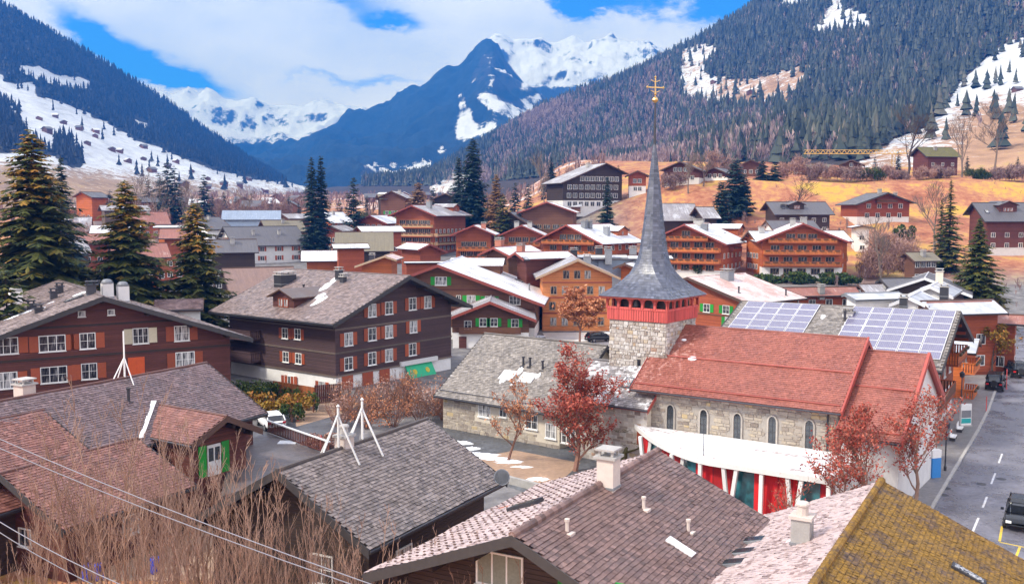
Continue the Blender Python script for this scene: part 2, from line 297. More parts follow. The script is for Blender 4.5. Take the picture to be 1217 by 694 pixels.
def npmesh(v, f, mats, tone=None, smooth=False, midx=None):
    me = bpy.data.meshes.new('mesh'); v = np.asarray(v, np.float32); f = np.asarray(f, np.int32); k = f.shape[1]
    me.vertices.add(len(v)); me.vertices.foreach_set('co', v.ravel()); me.loops.add(f.size); me.loops.foreach_set('vertex_index', f.ravel())
    me.polygons.add(len(f)); me.polygons.foreach_set('loop_start', np.arange(0, f.size, k, dtype=np.int32))
    for q in ([mats] if isinstance(mats, str) else mats): me.materials.append(MT(q))
    if midx is not None: me.polygons.foreach_set('material_index', np.asarray(midx, np.int32))
    me.polygons.foreach_set('use_smooth', [smooth] * len(f))
    if tone is not None: me.attributes.new('tone', 'FLOAT', 'FACE').data.foreach_set('value', np.asarray(tone, np.float32))
    me.update(calc_edges=True); me.validate(); return me
def mkobj(name, me, parent=None, loc=None, rz=0, kind=None):
    o = bpy.data.objects.new(name, me); COL.objects.link(o)
    if parent is not None: o.parent = parent
    if loc is not None: o.location = loc
    if rz: o.rotation_euler[2] = rz
    if kind: o['kind'] = kind
    return o
def thing(name, label, cat, loc=(0, 0, 0), rz=0, group=None):
    o = bpy.data.objects.new(name, None); o.empty_display_size = .5; COL.objects.link(o); o.location = loc; o.rotation_euler[2] = rz
    return tag(o, label, cat, group)
def tag(o, label, cat, group=None):
    o['label'] = label; o['category'] = cat
    if group: o['group'] = group
    return o
def copytree(o, parent=None):
    c = o.copy(); COL.objects.link(c)
    if parent is not None: c.parent = parent
    for ch in list(o.children): copytree(ch, c)
    return c
RG = np.random.default_rng(5)
def tile_mesh(O, a, b, La, Lb, mat, tw=.25, te=.22, th=.035, jit=.010, seed=0, keep=None):
    """overlapping roof tiles on the plane at O, a along the eave, b up the slope"""
    g = np.random.default_rng(seed + 11); O, a, b = (np.array(q, float) for q in (O, a, b)); n = np.cross(a, b); n /= np.linalg.norm(n)
    if n[2] < 0: n = -n
    nr = int(Lb / te); nc = int(La / tw); i, j = np.meshgrid(np.arange(nc), np.arange(nr)); i = i.ravel().astype(float); j = j.ravel().astype(float)
    off = np.where(j % 2 > .5, .5, 0); x0 = np.clip((i + off) * tw, 0, La); x1 = np.clip((i + off + .96) * tw, 0, La); y0 = j * te + g.normal(0, te * .03, i.size); y1 = np.minimum((j + 1.12) * te, Lb)
    if keep is not None:
        k = keep((x0 + x1) / 2, (y0 + y1) / 2); x0, x1, y0, y1 = x0[k], x1[k], y0[k], y1[k]
    ok = x1 - x0 > .03; x0, x1, y0, y1 = x0[ok], x1[ok], y0[ok], y1[ok]; k = x0.size
    l1 = th + g.normal(0, jit, k); l2 = th + g.normal(0, jit, k)
    ph_ = g.random() * 6
    def P(x, y, h): return O + x[:, None] * a + y[:, None] * b + (np.zeros(k) + h + .045 + .03 * np.sin(x * .8 + ph_) * np.sin(y * .6 + ph_) + .015 * np.sin(x * 2.3 + y * 1.7))[:, None] * n
    V = np.stack([P(x0, y0, l1), P(x1, y0, l2), P(x1, y1, .006), P(x0, y1, .006), P(x0, y0, -.06), P(x1, y0, -.06)], 1).reshape(-1, 3)
    B0 = np.arange(k)[:, None] * 6; Fq = np.concatenate([B0 + np.array([0, 1, 2, 3]), B0 + np.array([4, 5, 1, 0]), B0 + np.array([4, 0, 3, 3]), B0 + np.array([1, 5, 2, 2])])[: 2 * k]
    tone = np.tile(np.clip(g.normal(.5, .22, k), 0, 1), 2)
    return npmesh(V, Fq, mat, tone)
def stone_mesh(Wd, Ht, mat, rh=(.22, .38), rw=(.25, .7), d=.05, seed=0, holes=(), shape=None):
    """courses of dressed rubble standing proud of the plane y=0 (facing -y), 0..Wd by 0..Ht"""
    g = random.Random(seed); V = []; Fc = []; T = []; z = 0
    while z < Ht - .05:
        h = min(g.uniform(*rh), Ht - z); x = -g.uniform(0, .3)
        while x < Wd:
            w = g.uniform(*rw); x0, x1 = max(x, 0), min(x + w, Wd); x += w
            if x1 - x0 < .08: continue
            if any(x1 > hx0 and x0 < hx1 and z + h > hz0 and z < hz1 for hx0, hx1, hz0, hz1 in holes): continue
            if shape and not shape((x0 + x1) / 2, z + h): continue
            gp = .012; e = .03; dd = d * g.uniform(.5, 1.3); n = len(V); j = lambda s_: g.uniform(-s_, s_)
            for (xx, zz) in ((x0 + gp, z + gp), (x1 - gp, z + gp), (x1 - gp, z + h - gp), (x0 + gp, z + h - gp)): V.append((xx + j(.02), 0.004, zz + j(.02)))
            for (xx, zz) in ((x0 + e, z + e), (x1 - e, z + e), (x1 - e, z + h - e), (x0 + e, z + h - e)): V.append((xx + j(.035), -dd + j(.02), zz + j(.035)))
            Fc += [(n + 4, n + 5, n + 6, n + 7), (n, n + 1, n + 5, n + 4), (n + 1, n + 2, n + 6, n + 5), (n + 2, n + 3, n + 7, n + 6), (n + 3, n, n + 4, n + 7)]; T += [min(1, max(0, g.gauss(.5, .24)))] * 5
        z += h
    return npmesh(V, Fc, mat, T)
# ------------------------------------------------------------------ windows, shutters, balconies (shared meshes)
CACHE = {}
def win_meshes(w, h, cols, rows, frame, pane):
    k = ('w', round(w, 2), round(h, 2), cols, rows, frame, pane)
    if k not in CACHE:
        f = MB(); fw = .07
        for x0, x1, z0, z1 in ((-w / 2 - fw, w / 2 + fw, -h / 2 - fw, -h / 2), (-w / 2 - fw, w / 2 + fw, h / 2, h / 2 + fw), (-w / 2 - fw, -w / 2, -h / 2, h / 2), (w / 2, w / 2 + fw, -h / 2, h / 2)): f.box(x0, x1, -.07, .03, z0, z1)
        for i in range(1, cols): x = -w / 2 + w * i / cols; f.box(x - .03, x + .03, -.055, .01, -h / 2, h / 2)
        for i in range(1, rows): z = -h / 2 + h * i / rows; f.box(-w / 2, w / 2, -.045, .008, z - .016, z + .016)
        p = MB(); p.box(-w / 2, w / 2, -.02, .03, -h / 2, h / 2)
        s = MB(); s.box(-w / 2 - .12, w / 2 + .12, -.15, .02, -h / 2 - .14, -h / 2 - fw - .002)
        c = MB(); c.box(-w / 2, w / 2, -.02, .03, -h / 2, h / 2, 0)
        CACHE[k] = (f.mesh([frame]), p.mesh([pane]), s.mesh([frame]))
    return CACHE[k]
def far_win_mesh(w, h, cols, frame, pane):
    k = ('fw', round(w, 2), round(h, 2), cols, frame, pane)
    if k not in CACHE:
        f = MB(); fw = .08; f.box(-w / 2, w / 2, -.02, .03, -h / 2, h / 2, 1)
        for x0, x1, z0, z1 in ((-w / 2 - fw, w / 2 + fw, -h / 2 - fw, -h / 2), (-w / 2 - fw, w / 2 + fw, h / 2, h / 2 + fw), (-w / 2 - fw, -w / 2, -h / 2, h / 2), (w / 2, w / 2 + fw, -h / 2, h / 2)): f.box(x0, x1, -.07, .03, z0, z1)
        for i in range(1, cols): x = -w / 2 + w * i / cols; f.box(x - .035, x + .035, -.05, .01, -h / 2, h / 2)
        CACHE[k] = f.mesh([frame, pane])
    return CACHE[k]
def shutter_mesh(w, h, mat):
    k = ('s', round(w, 2), round(h, 2), mat)
    if k not in CACHE:
        s = MB(); s.box(-w / 2, w / 2, -.055, -.015, -h / 2, h / 2)
        for z in (-h / 2, -.03, h / 2 - .08): s.box(-w / 2, w / 2, -.075, -.055, z, z + .08)
        s.box(-w / 2, -w / 2 + .07, -.073, -.055, -h / 2 + .08, h / 2 - .08); s.box(w / 2 - .07, w / 2, -.073, -.055, -h / 2 + .08, h / 2 - .08)
        n = 7
        for i in range(n): z = -h / 2 + .1 + (h - .2) * i / n; s.box(-w / 2 + .07, w / 2 - .07, -.066, -.055, z, z + (h - .2) / n * .6)
        CACHE[k] = s.mesh([mat])
    return CACHE[k]
def balcony_mesh(w, d, rail, mat, railmat, solid=True, flowers=True):
    k = ('b', round(w, 2), round(d, 2), rail, mat, railmat, solid, flowers)
    if k not in CACHE:
        b = MB(); b.box(-w / 2, w / 2, -d, 0, -.18, 0, 0)
        b.box(-w / 2, w / 2, -d - .04, -d + .04, rail, rail + .09, 0); b.box(-w / 2, w / 2, -d - .03, -d + .03, .06, .14, 0)
        step = .2 if solid else .28; n = int(w / step)
        for i in range(n):
            x = -w / 2 + (i + .5) * w / n; q = step * (.43 if solid else .17); b.box(x - q, x + q, -d - .015, -d + .015, .14, rail, 1)
        for sx in (-1, 1):
            x = sx * (w / 2 - .04); b.box(x - .05, x + .05, -d + .05, 0, rail, rail + .085, 0)
            for i in range(max(2, int(d / .22))): y = -d + (i + .7) * d / max(2, int(d / .22)); b.box(x - .02, x + .02, y - .08, y + .08, 0, rail, 1)
        if flowers:
            for i in range(max(1, int(w / 1.6))):
                x = -w / 2 + (i + .5) * w / max(1, int(w / 1.6)); b.box(x - .55, x + .55, -d - .24, -d - .045, rail - .22, rail + .02, 2)
        CACHE[k] = b.mesh([mat, railmat, 'flower_box'])
    return CACHE[k]
def chimney_obj(parent, loc, w=.8, d=.7, h=1.6, mat='concrete', cap='slab', capmat='concrete'):
    c = MB(); c.box(-w / 2, w / 2, -d / 2, d / 2, -1.0, h, 0); c.box(-w / 2 - .04, w / 2 + .04, -d / 2 - .04, d / 2 + .04, h * .12 - .1, h * .12, 1)
    ch = c.obj('chimney', [mat, 'grey_metal'], parent, loc=loc)
    k = MB()
    if cap == 'slab':
        k.box(-w / 2 - .12, w / 2 + .12, -d / 2 - .12, d / 2 + .12, h + .002, h + .1)
        for sx in (-1, 1):
            for sy in (-1, 1): k.box(sx * w * .38 - .05, sx * w * .38 + .05, sy * d * .36 - .05, sy * d * .36 + .05, h + .1, h + .34)
        k.box(-w / 2 - .06, w / 2 + .06, -d / 2 - .06, d / 2 + .06, h + .34, h + .42)
    elif cap == 'dome':
        k.lathe([(w * .5, h + .002), (w * .5, h + .18), (w * .46, h + .3), (w * .3, h + .42), (.02, h + .46)], n=10)
        k.box(-w * .52, w * .52, -d * .52, d * .52, h + .05, h + .11)
    else:
        k.lathe([(w * .32, h + .002), (w * .30, h + .35), (w * .38, h + .37), (w * .38, h + .44), (w * .3, h + .5), (.01, h + .52)], n=10); k.box(-w / 2 - .08, w / 2 + .08, -d / 2 - .08, d / 2 + .08, h - .12, h + .001, 0)
    k.obj('chimney_cap', capmat, ch); return ch
# ------------------------------------------------------------------ chalet: gable roof over a walled block; local x across the ridge, y along it, away from the viewer
ALL = []
class Chalet:
    def __init__(s, label, x, y, ph, L, wl, wr, zr, sl, base=None, wall='wood_brown', baseh=0.0, basemat='white_plaster', roofl='far_frost', roofr=None, fascia='fascia_brown', og=1.3, oe=1.2, th=.24,
                 name='chalet', cat='chalet', group='chalets of the village', near=False, tl=None, tr=None, tw=.3, te=.26, slr=None, hip=0):
        s.ph = R(ph); s.L, s.wl, s.wr, s.zr, s.og, s.oe, s.th = L, wl, wr, zr, og, oe, th; s.sl = sl; s.sr = slr or sl
        c, sn = math.cos(s.ph), math.sin(s.ph); cx, cy = x + sn * L / 2, y + c * L / 2
        s.base = H(cx, cy) if base is None else base; s.o = Vector((x, y, s.base)); s.near = near
        ALL.append(s); s.root = thing(name, label, cat, s.o, -s.ph, group); s.inv = Matrix.Rotation(s.ph, 3, 'Z')
        s.wall_mat = wall; h = zr - s.base; s.h = h; s.faces = {}
        xl, xr = -(wl - oe), wr - oe; y0, y1 = og, L - og * .8; s.xl, s.xr, s.y0, s.y1 = xl, xr, y0, y1
        zl, zrr = h + xl * s.sl - th, h - xr * s.sr - th; s.zl, s.zrr = zl, zrr
        w = MB(); w.prism([(xl, baseh), (xr, baseh), (xr, zrr), (0, h - th), (xl, zl)], y0, y1); s.wallo = w.obj('wall', wall, s.root)
        w = MB(); w.box(xl + .06, xr - .06, y0 + .06, y1 - .06, -3.0, baseh - .002); w.obj('base_wall', basemat if baseh > 0 else wall, s.root)
        r = MB(); roofr = roofr or roofl
        r.hexa([(-wl, 0, h - wl * s.sl - th), (0, 0, h - th), (0, L, h - th), (-wl, L, h - wl * s.sl - th)], [(-wl, 0, h - wl * s.sl), (0, 0, h), (0, L, h), (-wl, L, h - wl * s.sl)], 2, mtop=0)
        r.hexa([(0, 0, h - th), (wr, 0, h - wr * s.sr - th), (wr, L, h - wr * s.sr - th), (0, L, h - th)], [(0, 0, h), (wr, 0, h - wr * s.sr), (wr, L, h - wr * s.sr), (0, L, h)], 2, mtop=1)
        s.roof = r.obj('roof', [roofl, roofr, fascia], s.root)
        for yy in (-.05, L + .002):
            e = MB(); e.hexa([(-wl - .03, yy, h - wl * s.sl - th - .12), (0, yy, h - th - .12), (0, yy + .05, h - th - .12), (-wl - .03, yy + .05, h - wl * s.sl - th - .12)], [(-wl - .03, yy, h - wl * s.sl + .05), (0, yy, h + .05), (0, yy + .05, h + .05), (-wl - .03, yy + .05, h - wl * s.sl + .05)]); e.obj('barge_board', fascia, s.roof)
            e = MB(); e.hexa([(0, yy, h - th - .12), (wr + .03, yy, h - wr * s.sr - th - .12), (wr + .03, yy + .05, h - wr * s.sr - th - .12), (0, yy + .05, h - th - .12)], [(0, yy, h + .05), (wr + .03, yy, h - wr * s.sr + .05), (wr + .03, yy + .05, h - wr * s.sr + .05), (0, yy + .05, h + .05)]); e.obj('barge_board', fascia, s.roof)
        k = MB(); k.tube([(0, -.03, h + .02), (0, L + .03, h + .02)], [.11, .11], 6); k.obj('ridge_cap', fascia if not near else (tl or roofl), s.roof)
        for gx, gz in ((-wl - .07, h - wl * s.sl - .06), (wr + .07, h - wr * s.sr - .06)): g = MB(); g.tube([(gx, -.02, gz), (gx, L + .02, gz)], [.075, .075], 6); g.obj('gutter', 'dark_metal', s.roof)
        for fx in (0, -.33, .33, -.66, .66, -.95, .95) if y0 > .6 else ():
            x_ = fx * (abs(xl) if fx < 0 else xr); zt = h - abs(x_) * (s.sl if x_ < 0 else s.sr) - th - .03; p = MB(); p.box(x_ - .11, x_ + .11, .25, y0 - .003, zt - .26 - .11 * s.sl, zt - .11 * s.sl); p.obj('purlin_end', 'wood_dark' if wall in ('wood_plum', 'wood_redbrown', 'wood_dark') else wall, s.root)
        if near:
            for side, tm in ((-1, tl), (1, tr)):
                if not tm: continue
                wd, slp = (wl, s.sl) if side < 0 else (wr, s.sr); ln = math.hypot(wd, wd * slp); bb = Vector((-side * wd, 0, wd * slp)) / ln
                me = tile_mesh((side * wd, 0, h - wd * slp), (0, 1, 0), bb, L, ln, tm, tw, te, seed=int(abs(x * 7) + side)); mkobj('roof_tiles', me, s.roof, kind='stuff')
    def rz(s, x): return s.h - abs(x) * (s.sl if x < 0 else s.sr)
    def world(s, p): return s.o + Matrix.Rotation(-s.ph, 3, 'Z') @ Vector(p)
    def hit(s, face, px, py):
        o = s.inv @ (Vector((0, 0, CAMZ)) - s.o); d = s.inv @ ray(px, py)
        if face == 'front': k = (s.y0 - o.y) / d.y
        elif face == 'right': k = (s.xr - o.x) / d.x
        elif face == 'left': k = (s.xl - o.x) / d.x
        elif face == 'roofl': n = Vector((-s.sl, 0, 1)); k = (s.h - o.dot(n)) / d.dot(n)
        elif face == 'roofr': n = Vector((s.sr, 0, 1)); k = (s.h - o.dot(n)) / d.dot(n)
        return o + d * k
    def fpos(s, face, t, z):
        return {'front': (Vector((t, s.y0, z)), 0), 'right': (Vector((s.xr, t, z)), math.pi / 2), 'left': (Vector((s.xl, t, z)), -math.pi / 2), 'back': (Vector((t, s.y1, z)), math.pi)}[face]
    def win(s, face, t, z, w=1.1, h=1.2, cols=2, rows=1, sh=None, frame='white_paint', pane='pane_pale', shw=None, detail=None):
        p, rz = s.fpos(face, t, z)
        if detail is None: detail = s.near
        if pane == 'pane_pale' and (int(abs(t * 13.7) + abs(z * 5.1)) % 5 > 1 or not s.near): pane = 'pane_dim'
        if detail:
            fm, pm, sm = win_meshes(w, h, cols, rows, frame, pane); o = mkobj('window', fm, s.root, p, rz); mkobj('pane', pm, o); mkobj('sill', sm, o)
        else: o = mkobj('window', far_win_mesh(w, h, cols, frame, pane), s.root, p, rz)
        if sh:
            sw = shw or w * .5
            for sx in (-1, 1): q = mkobj('shutter', shutter_mesh(sw, h + .08, sh), s.root, p + Matrix.Rotation(rz, 3, 'Z') @ Vector((sx * (w / 2 + .1 + sw / 2), 0, 0)), rz)
        return o
    def winpx(s, face, px, py, w=1.1, h=1.2, **k):
        q = s.hit(face, px, py); return s.win(face, q.x if face == 'front' else q.y, q.z, w, h, **k)
    def balc(s, face, t, z, w, d=1.0, rail=.95, mat=None, railmat=None, solid=True, flowers=True):
        p, rz = s.fpos(face, t, z); m = mat or s.wall_mat; mkobj('balcony', balcony_mesh(w, d, rail, m, railmat or m, solid, flowers), s.root, p, rz)
    def belts(s, zs, mat='wood_dark', faces=('front', 'right', 'left')):
        for z in zs:
            if 'front' in faces:
                x0 = max(s.xl, -(s.h - s.th - z) / s.sl) - .05; x1 = min(s.xr, (s.h - s.th - z) / s.sr) + .05; b = MB(); b.box(x0, x1, s.y0 - .07, s.y0 + .02, z, z + .2); b.obj('belt_course', mat, s.root)
            if 'right' in faces and z < s.zrr: b = MB(); b.box(s.xr - .02, s.xr + .07, s.y0 + .022, s.y1, z + .002, z + .198); b.obj('belt_course', mat, s.root)
            if 'left' in faces and z < s.zl: b = MB(); b.box(s.xl - .07, s.xl + .02, s.y0 + .022, s.y1, z + .002, z + .198); b.obj('belt_course', mat, s.root)
    def chim(s, x, y, w=.8, d=.8, h=1.5, mat='concrete', cap='slab', capmat='concrete'): return chimney_obj(s.roof, (x, y, s.rz(x) - .1), w, d, h, mat, cap, capmat)
    def chimpx(s, side, px, py, **k):
        q = s.hit('roofl' if side < 0 else 'roofr', px, py); return s.chim(q.x, q.y, **k)
    def slopeframe(s, side): sl = s.sl if side < 0 else s.sr; return math.atan(sl) * (-1 if side < 0 else 1)
    def skyl(s, side, px, py, w=.9, l=1.3, t=.14, pane='pane_pale', frame='dark_metal', open_=0):
        q = s.hit('roofl' if side < 0 else 'roofr', px, py); b = MB(); b.box(-l / 2, l / 2, -w / 2, w / 2, -.05, t); b.box(-l / 2 + .1, l / 2 - .1, -w / 2 + .1, w / 2 - .1, t + .002, t + .02, 1)
        o = b.obj('skylight', [frame, pane], s.roof, loc=(q.x, q.y, s.rz(q.x) + .02)); o.rotation_euler = (0, s.slopeframe(side) - open_ * (1 if side > 0 else -1), 0); return o
    def pipe(s, side, px, py, r=.09, h=.7, mat='terracotta'):
        q = s.hit('roofl' if side < 0 else 'roofr', px, py); b = MB(); b.lathe([(r, -.3), (r, h), (r * 1.5, h + .02), (r * 1.5, h + .12), (.01, h + .14)], n=8); b.box(-.25, .25, -.2, .2, -.18, .03, 0)
        b.obj('vent_pipe', mat, s.roof, loc=(q.x, q.y, s.rz(q.x)))
    def rail(s, side, fx, mat='grey_metal', r=.05, up=.16):
        w = s.wl if side < 0 else s.wr; x = side * w * fx; z = s.rz(x); b = MB(); b.tube([(x, .2, z + up), (x, s.L - .2, z + up)], [r, r], 5)
        for i in range(int(s.L / 1.2) + 1): y = .3 + i * 1.2; b.bar((x, y, z), (x, y, z + up), .04, .04)
        b.obj('snow_guard', mat, s.roof)
    def dormer(s, side, px, py, w=3.0, l=4.0, h=1.3, roof='far_frost', wall=None, wins=1, fascia='fascia_brown', pitch=.4):
        """a gabled dormer whose front stands at the point of the roof seen at px,py"""
        q = s.hit('roofl' if side < 0 else 'roofr', px, py); z0 = s.rz(q.x); sg = 1 if side > 0 else -1; n = MB()
        wo = bpy.data.objects.new('dormer', None)
        hw = w / 2; m = MB(); m.prism([(-hw, -.6), (hw, -.6), (hw, h), (0, h + hw * pitch), (-hw, h)], 0, l)
        d = m.obj('dormer', wall or s.wall_mat, s.root, loc=(q.x, q.y, z0), rz=math.pi / 2 * sg)
        r = MB(); e = .45; t = .14
        for k in (-1, 1):
            x1 = k * (hw + e); zl_ = h + hw * pitch + .05; zz = zl_ - (hw + e) * pitch
            a = [(0, -.6, zl_), (x1, -.6, zz), (x1, l, zz), (0, l, zl_)]
            if k < 0: a = [a[1], a[0], a[3], a[2]]
            r.hexa(a, [(p[0], p[1], p[2] + t) for p in a], 1, mtop=0)
        r.obj('dormer_roof', [roof, fascia], d)
        for i in range(wins):
            x = (i - (wins - 1) / 2) * .95; mkobj('window', far_win_mesh(.7, .85, 2, 'shutter_red', 'pane_pale'), d, (x, 0, .62))
        return d
def auto_front(c, floors, n, z0=1.6, dz=2.75, w=1.2, h=1.35, sh=None, margin=1.3, pane='pane_pale', frame='white_paint', skip=(), cols=2):
    for f in range(floors):
        z = z0 + f * dz; x0 = -min(abs(c.xl), max(0.0, (c.h - c.th - z - .9) / c.sl)) + margin; x1 = min(c.xr, max(0.0, (c.h - c.th - z - .9) / c.sr)) - margin
        if x1 - x0 < .9: continue
        k = max(1, min(n, int((x1 - x0) / max(2.1, w * 1.35)) + 1))
        for i in range(k):
            if (f, i) in skip: continue
            c.win('front', x0 + (x1 - x0) * (i + .5) / k + random.Random(i * 7 + f).uniform(-.12, .12), z, w, h, cols=cols, sh=sh, pane=pane, frame=frame)
def auto_side(c, face, floors, n, z0=1.6, dz=2.75, w=1.1, h=1.15, sh=None, pane='pane_pale', frame='white_paint'):
    for f in range(floors):
        z = z0 + f * dz
        if z + h / 2 > (c.zrr if face == 'right' else c.zl) - .1: continue
        for i in range(n): c.win(face, c.y0 + (c.y1 - c.y0) * (i + .5) / n, z, w, h, sh=sh, pane=pane, frame=frame)
def auto_balc(c, floors, z0=2.75, dz=2.75, rail='wood_orange', d=1.6, frac=.97, solid=True, flowers=True):
    for f in floors:
        z = z0 + f * dz; half = min(min(abs(c.xl), c.xr), (c.h - c.th - z - 1.0) / max(c.sl, c.sr)) * frac
        if half > 1: c.balc('front', 0, z, 2 * half, d, railmat=rail, solid=solid, flowers=flowers)
# ------------------------------------------------------------------ terrain
def attr_mat(name, fn, rough=.9):
    m, t, b = newmat(name); N = NT(t); pos = N.n('ShaderNodeNewGeometry').outputs['Position']; nrm = N.n('ShaderNodeNewGeometry').outputs['Normal']
    N.l(fn(N, pos, nrm, b), b.inputs['Base Color']); b.inputs['Roughness'].default_value = rough; b.inputs['Specular IOR Level'].default_value = .2; return m
def ground_col(N, pos, nrm, b):
    n1 = N.noise(pos, .06, 6, .6); n2 = N.noise(pos, .5, 6, .65); n3 = N.noise(pos, .018, 5, .6)
    grass = N.ramp(N.m('ADD', N.m('MULTIPLY', n1, .6), N.m('MULTIPLY', n2, .4)), [(.33, (.15, .06, .04)), (.44, (.34, .125, .07)), (.52, (.46, .21, .11)), (.60, (.54, .34, .07)), (.72, (.36, .28, .035))])
    pave = N.ramp(n2, [(.3, (.10, .095, .10)), (.55, (.19, .18, .18)), (.75, (.32, .30, .30))])
    col = N.mix(N.attr('pave').outputs['Fac'], grass, pave)
    sn = N.m('ADD', N.m('ADD', N.m('MULTIPLY', n3, .5), N.m('MULTIPLY', n2, .5)), N.m('SUBTRACT', N.attr('snow').outputs['Fac'], .5))
    col = N.mix(N.range(sn, .52, .60), col, (.84, .86, .90))
    N.bump(n2, .15, b); return col
attr_mat('ground_cover', ground_col)
def add_attr(me, name, vals): me.attributes.new(name, 'FLOAT', 'POINT').data.foreach_set('value', np.asarray(vals, np.float32).ravel())
def grid_faces(nu, nv):
    i, j = np.meshgrid(np.arange(nu - 1), np.arange(nv - 1)); a = (j * nu + i).ravel(); return np.stack([a, a + 1, a + 1 + nu, a + nu], 1)
xs = np.unique(np.concatenate([np.linspace(-5500, -700, 30), np.linspace(-700, -160, 50), np.linspace(-160, 260, 141), np.linspace(260, 800, 40), np.linspace(800, 5500, 30)]))
ys = np.unique(np.concatenate([np.linspace(-150, 20, 30), np.linspace(20, 420, 201), np.linspace(420, 1200, 80), np.linspace(1200, 7900, 80)]))
GX, GY = np.meshgrid(xs, ys); GZ = Hn(GX, GY)
GZ = GZ + (np.sin(GX * .09) * np.cos(GY * .07) + .6 * np.sin(GX * .21 + GY * .17)) * .5 * sstep(170, 300, GY) * (.3 + sstep(30, 90, GX))
me = npmesh(np.stack([GX, GY, GZ], -1).reshape(-1, 3), grid_faces(len(xs), len(ys)), 'ground_cover', smooth=True)
e_ = sstep(10, 45, GX - (GY - 250) * .1)
add_attr(me, 'pave', np.clip(sstep(52, 62, GY) * (1 - sstep(330, 420, GY)) * (1 - e_ * sstep(215, 255, GY)) * sstep(-175, -120, GX), 0, 1))
add_attr(me, 'snow', .08 + .42 * sstep(420, 700, GY) * (1 - e_) + .2 * sstep(60, 160, GX) * sstep(420, 520, GY))
ground = mkobj('ground', me, kind='structure')
PC = lambda a: np.array(a, float)
def loft(cols, rows, nu, seg):
    """cols: photo columns; rows: list of (py list, dist list) from foot to crest and over; returns grid of points"""
    u = np.linspace(cols[0], cols[-1], nu); P = []
    for py, ds in rows:
        a = np.interp(u, cols, py); d = np.interp(u, cols, ds); P.append(np.array([at(uu, aa, dd) for uu, aa, dd in zip(u, a, d)]))
    G = []
    for k in range(len(P) - 1):
        n = seg[k]
        for q in range(n): t = q / n; G.append(P[k] * (1 - t) + P[k + 1] * t)
    G.append(P[-1]); return np.array(G)
def fbm(G, scale, amp, octs, ridged=False, seed=0.0, weight=None):
    nv, nu, _ = G.shape; out = np.zeros((nv, nu))
    for j in range(nv):
        for i in range(nu):
            p = Vector((G[j, i, 0] / scale + seed, G[j, i, 1] / scale, G[j, i, 2] / scale * .6 + seed))
            out[j, i] = noise.ridged_multi_fractal(p, .9, 2.1, octs, 1.0, 2.0) - 1.1 if ridged else noise.fractal(p, .9, 2.0, octs)
    if weight is not None: out = out * weight
    G[:, :, 2] += out * amp; return G
def projn(P):
    z = P[..., 2] - CAMZ; d = P[..., 1] * math.cos(TH) - z * math.sin(TH); u = P[..., 1] * math.sin(TH) + z * math.cos(TH)
    return CX + F * P[..., 0] / d, CY - F * u / d
def inpoly(x, y, poly):
    r = np.zeros(x.shape, bool); n = len(poly)
    for i in range(n):
        x0, y0 = poly[i]; x1, y1 = poly[(i + 1) % n]
        c = ((y0 > y) != (y1 > y)) & (x < (x1 - x0) * (y - y0) / (y1 - y0 + 1e-9) + x0); r ^= c
    return r
def soft(x, y, polys, jit=6, seed=0, blur=3):
    g = np.random.default_rng(seed); a = np.zeros(x.shape)
    for k in range(10):
        dx, dy = g.normal(0, jit * .5, 2)
        a += np.any([inpoly(x + dx, y + dy, p) for p in polys], axis=0)
    return a / 10
def hill_col(snowc, bare, floor, tanmix=.0):
    def fn(N, pos, nrm, b):
        n5 = N.noise(pos, .16, 6, .8)
        n1 = N.noise(pos, .01, 6, .65); n2 = N.noise(pos, .06, 6, .7)
        f = N.m('ADD', N.m('MULTIPLY', n1, .5), N.m('MULTIPLY', n2, .5))
        cl = N.ramp(N.m('ADD', N.m('MULTIPLY', f, .5), N.m('MULTIPLY', N.noise(pos, .05, 7, .7), .5)), [(.36, dk(bare, .55)), (.47, bare), (.56, dk(bare, 1.3)), (.66, (bare[0] * 1.15, bare[1] * 1.5, bare[2] * .55))]); n4 = N.noise(pos, .035, 8, .75, sc=(1, 1, 3)); cl = N.mix(N.range(N.m('ADD', N.m('ADD', N.m('MULTIPLY', f, .5), N.m('MULTIPLY', n4, .6)), N.m('ADD', N.m('SUBTRACT', N.attr('snow').outputs['Fac'], .5), N.m('MULTIPLY', N.m('SUBTRACT', n5, .5), .9))), .48, .60), cl, N.ramp(n4, [(.35, dk(snowc, .72)), (.6, snowc)]))
        N.bump(n2, 3.0, b)
        return N.mix(N.range(N.m('ADD', N.attr('open').outputs['Fac'], N.m('MULTIPLY', N.m('SUBTRACT', n2, .5), .8)), .42, .58), floor, cl)
    return fn
attr_mat('hill_right', hill_col((.70, .72, .77), (.36, .215, .13), (.06, .05, .048))); attr_mat('hill_left', hill_col((.68, .71, .78), (.30, .20, .13), (.028, .032, .04)))
# right-hand hill
cR = [280, 370, 440, 500, 560, 620, 680, 740, 800, 860, 920, 1000, 1080, 1160, 1240, 1400, 1700]
bpy_ = PC([233, 228, 222, 222, 221, 216, 212, 210, 208, 206, 205, 204, 203, 200, 196, 190, 180]); bd = PC([2300, 2000, 1700, 1450, 1200, 1000, 850, 750, 680, 620, 580, 540, 510, 490, 470, 450, 430])
cpy = PC([240, 233, 226, 214, 180, 142, 116, 92, 63, 30, -8, -55, -90, -120, -150, -190, -230]); cd = PC([2600, 2450, 2300, 2200, 2200, 2150, 2100, 2100, 2050, 2000, 1950, 1900, 1850, 1800, 1750, 1650, 1500])
def mixrow(t, k): return (bpy_ + (cpy - bpy_) * t, bd + (cd - bd) * k)
GR_ = loft(cR, [(bpy_ + 45, bd * .94), (bpy_, bd), mixrow(.28, .30), mixrow(.42, .52), mixrow(.72, .76), (cpy, cd), (cpy + 40, cd * 1.25)], 166, [3, 14, 12, 16, 16, 6])
wgt = np.ones(GR_.shape[:2]); wgt[:6] *= .15; wgt[-12:] *= .35
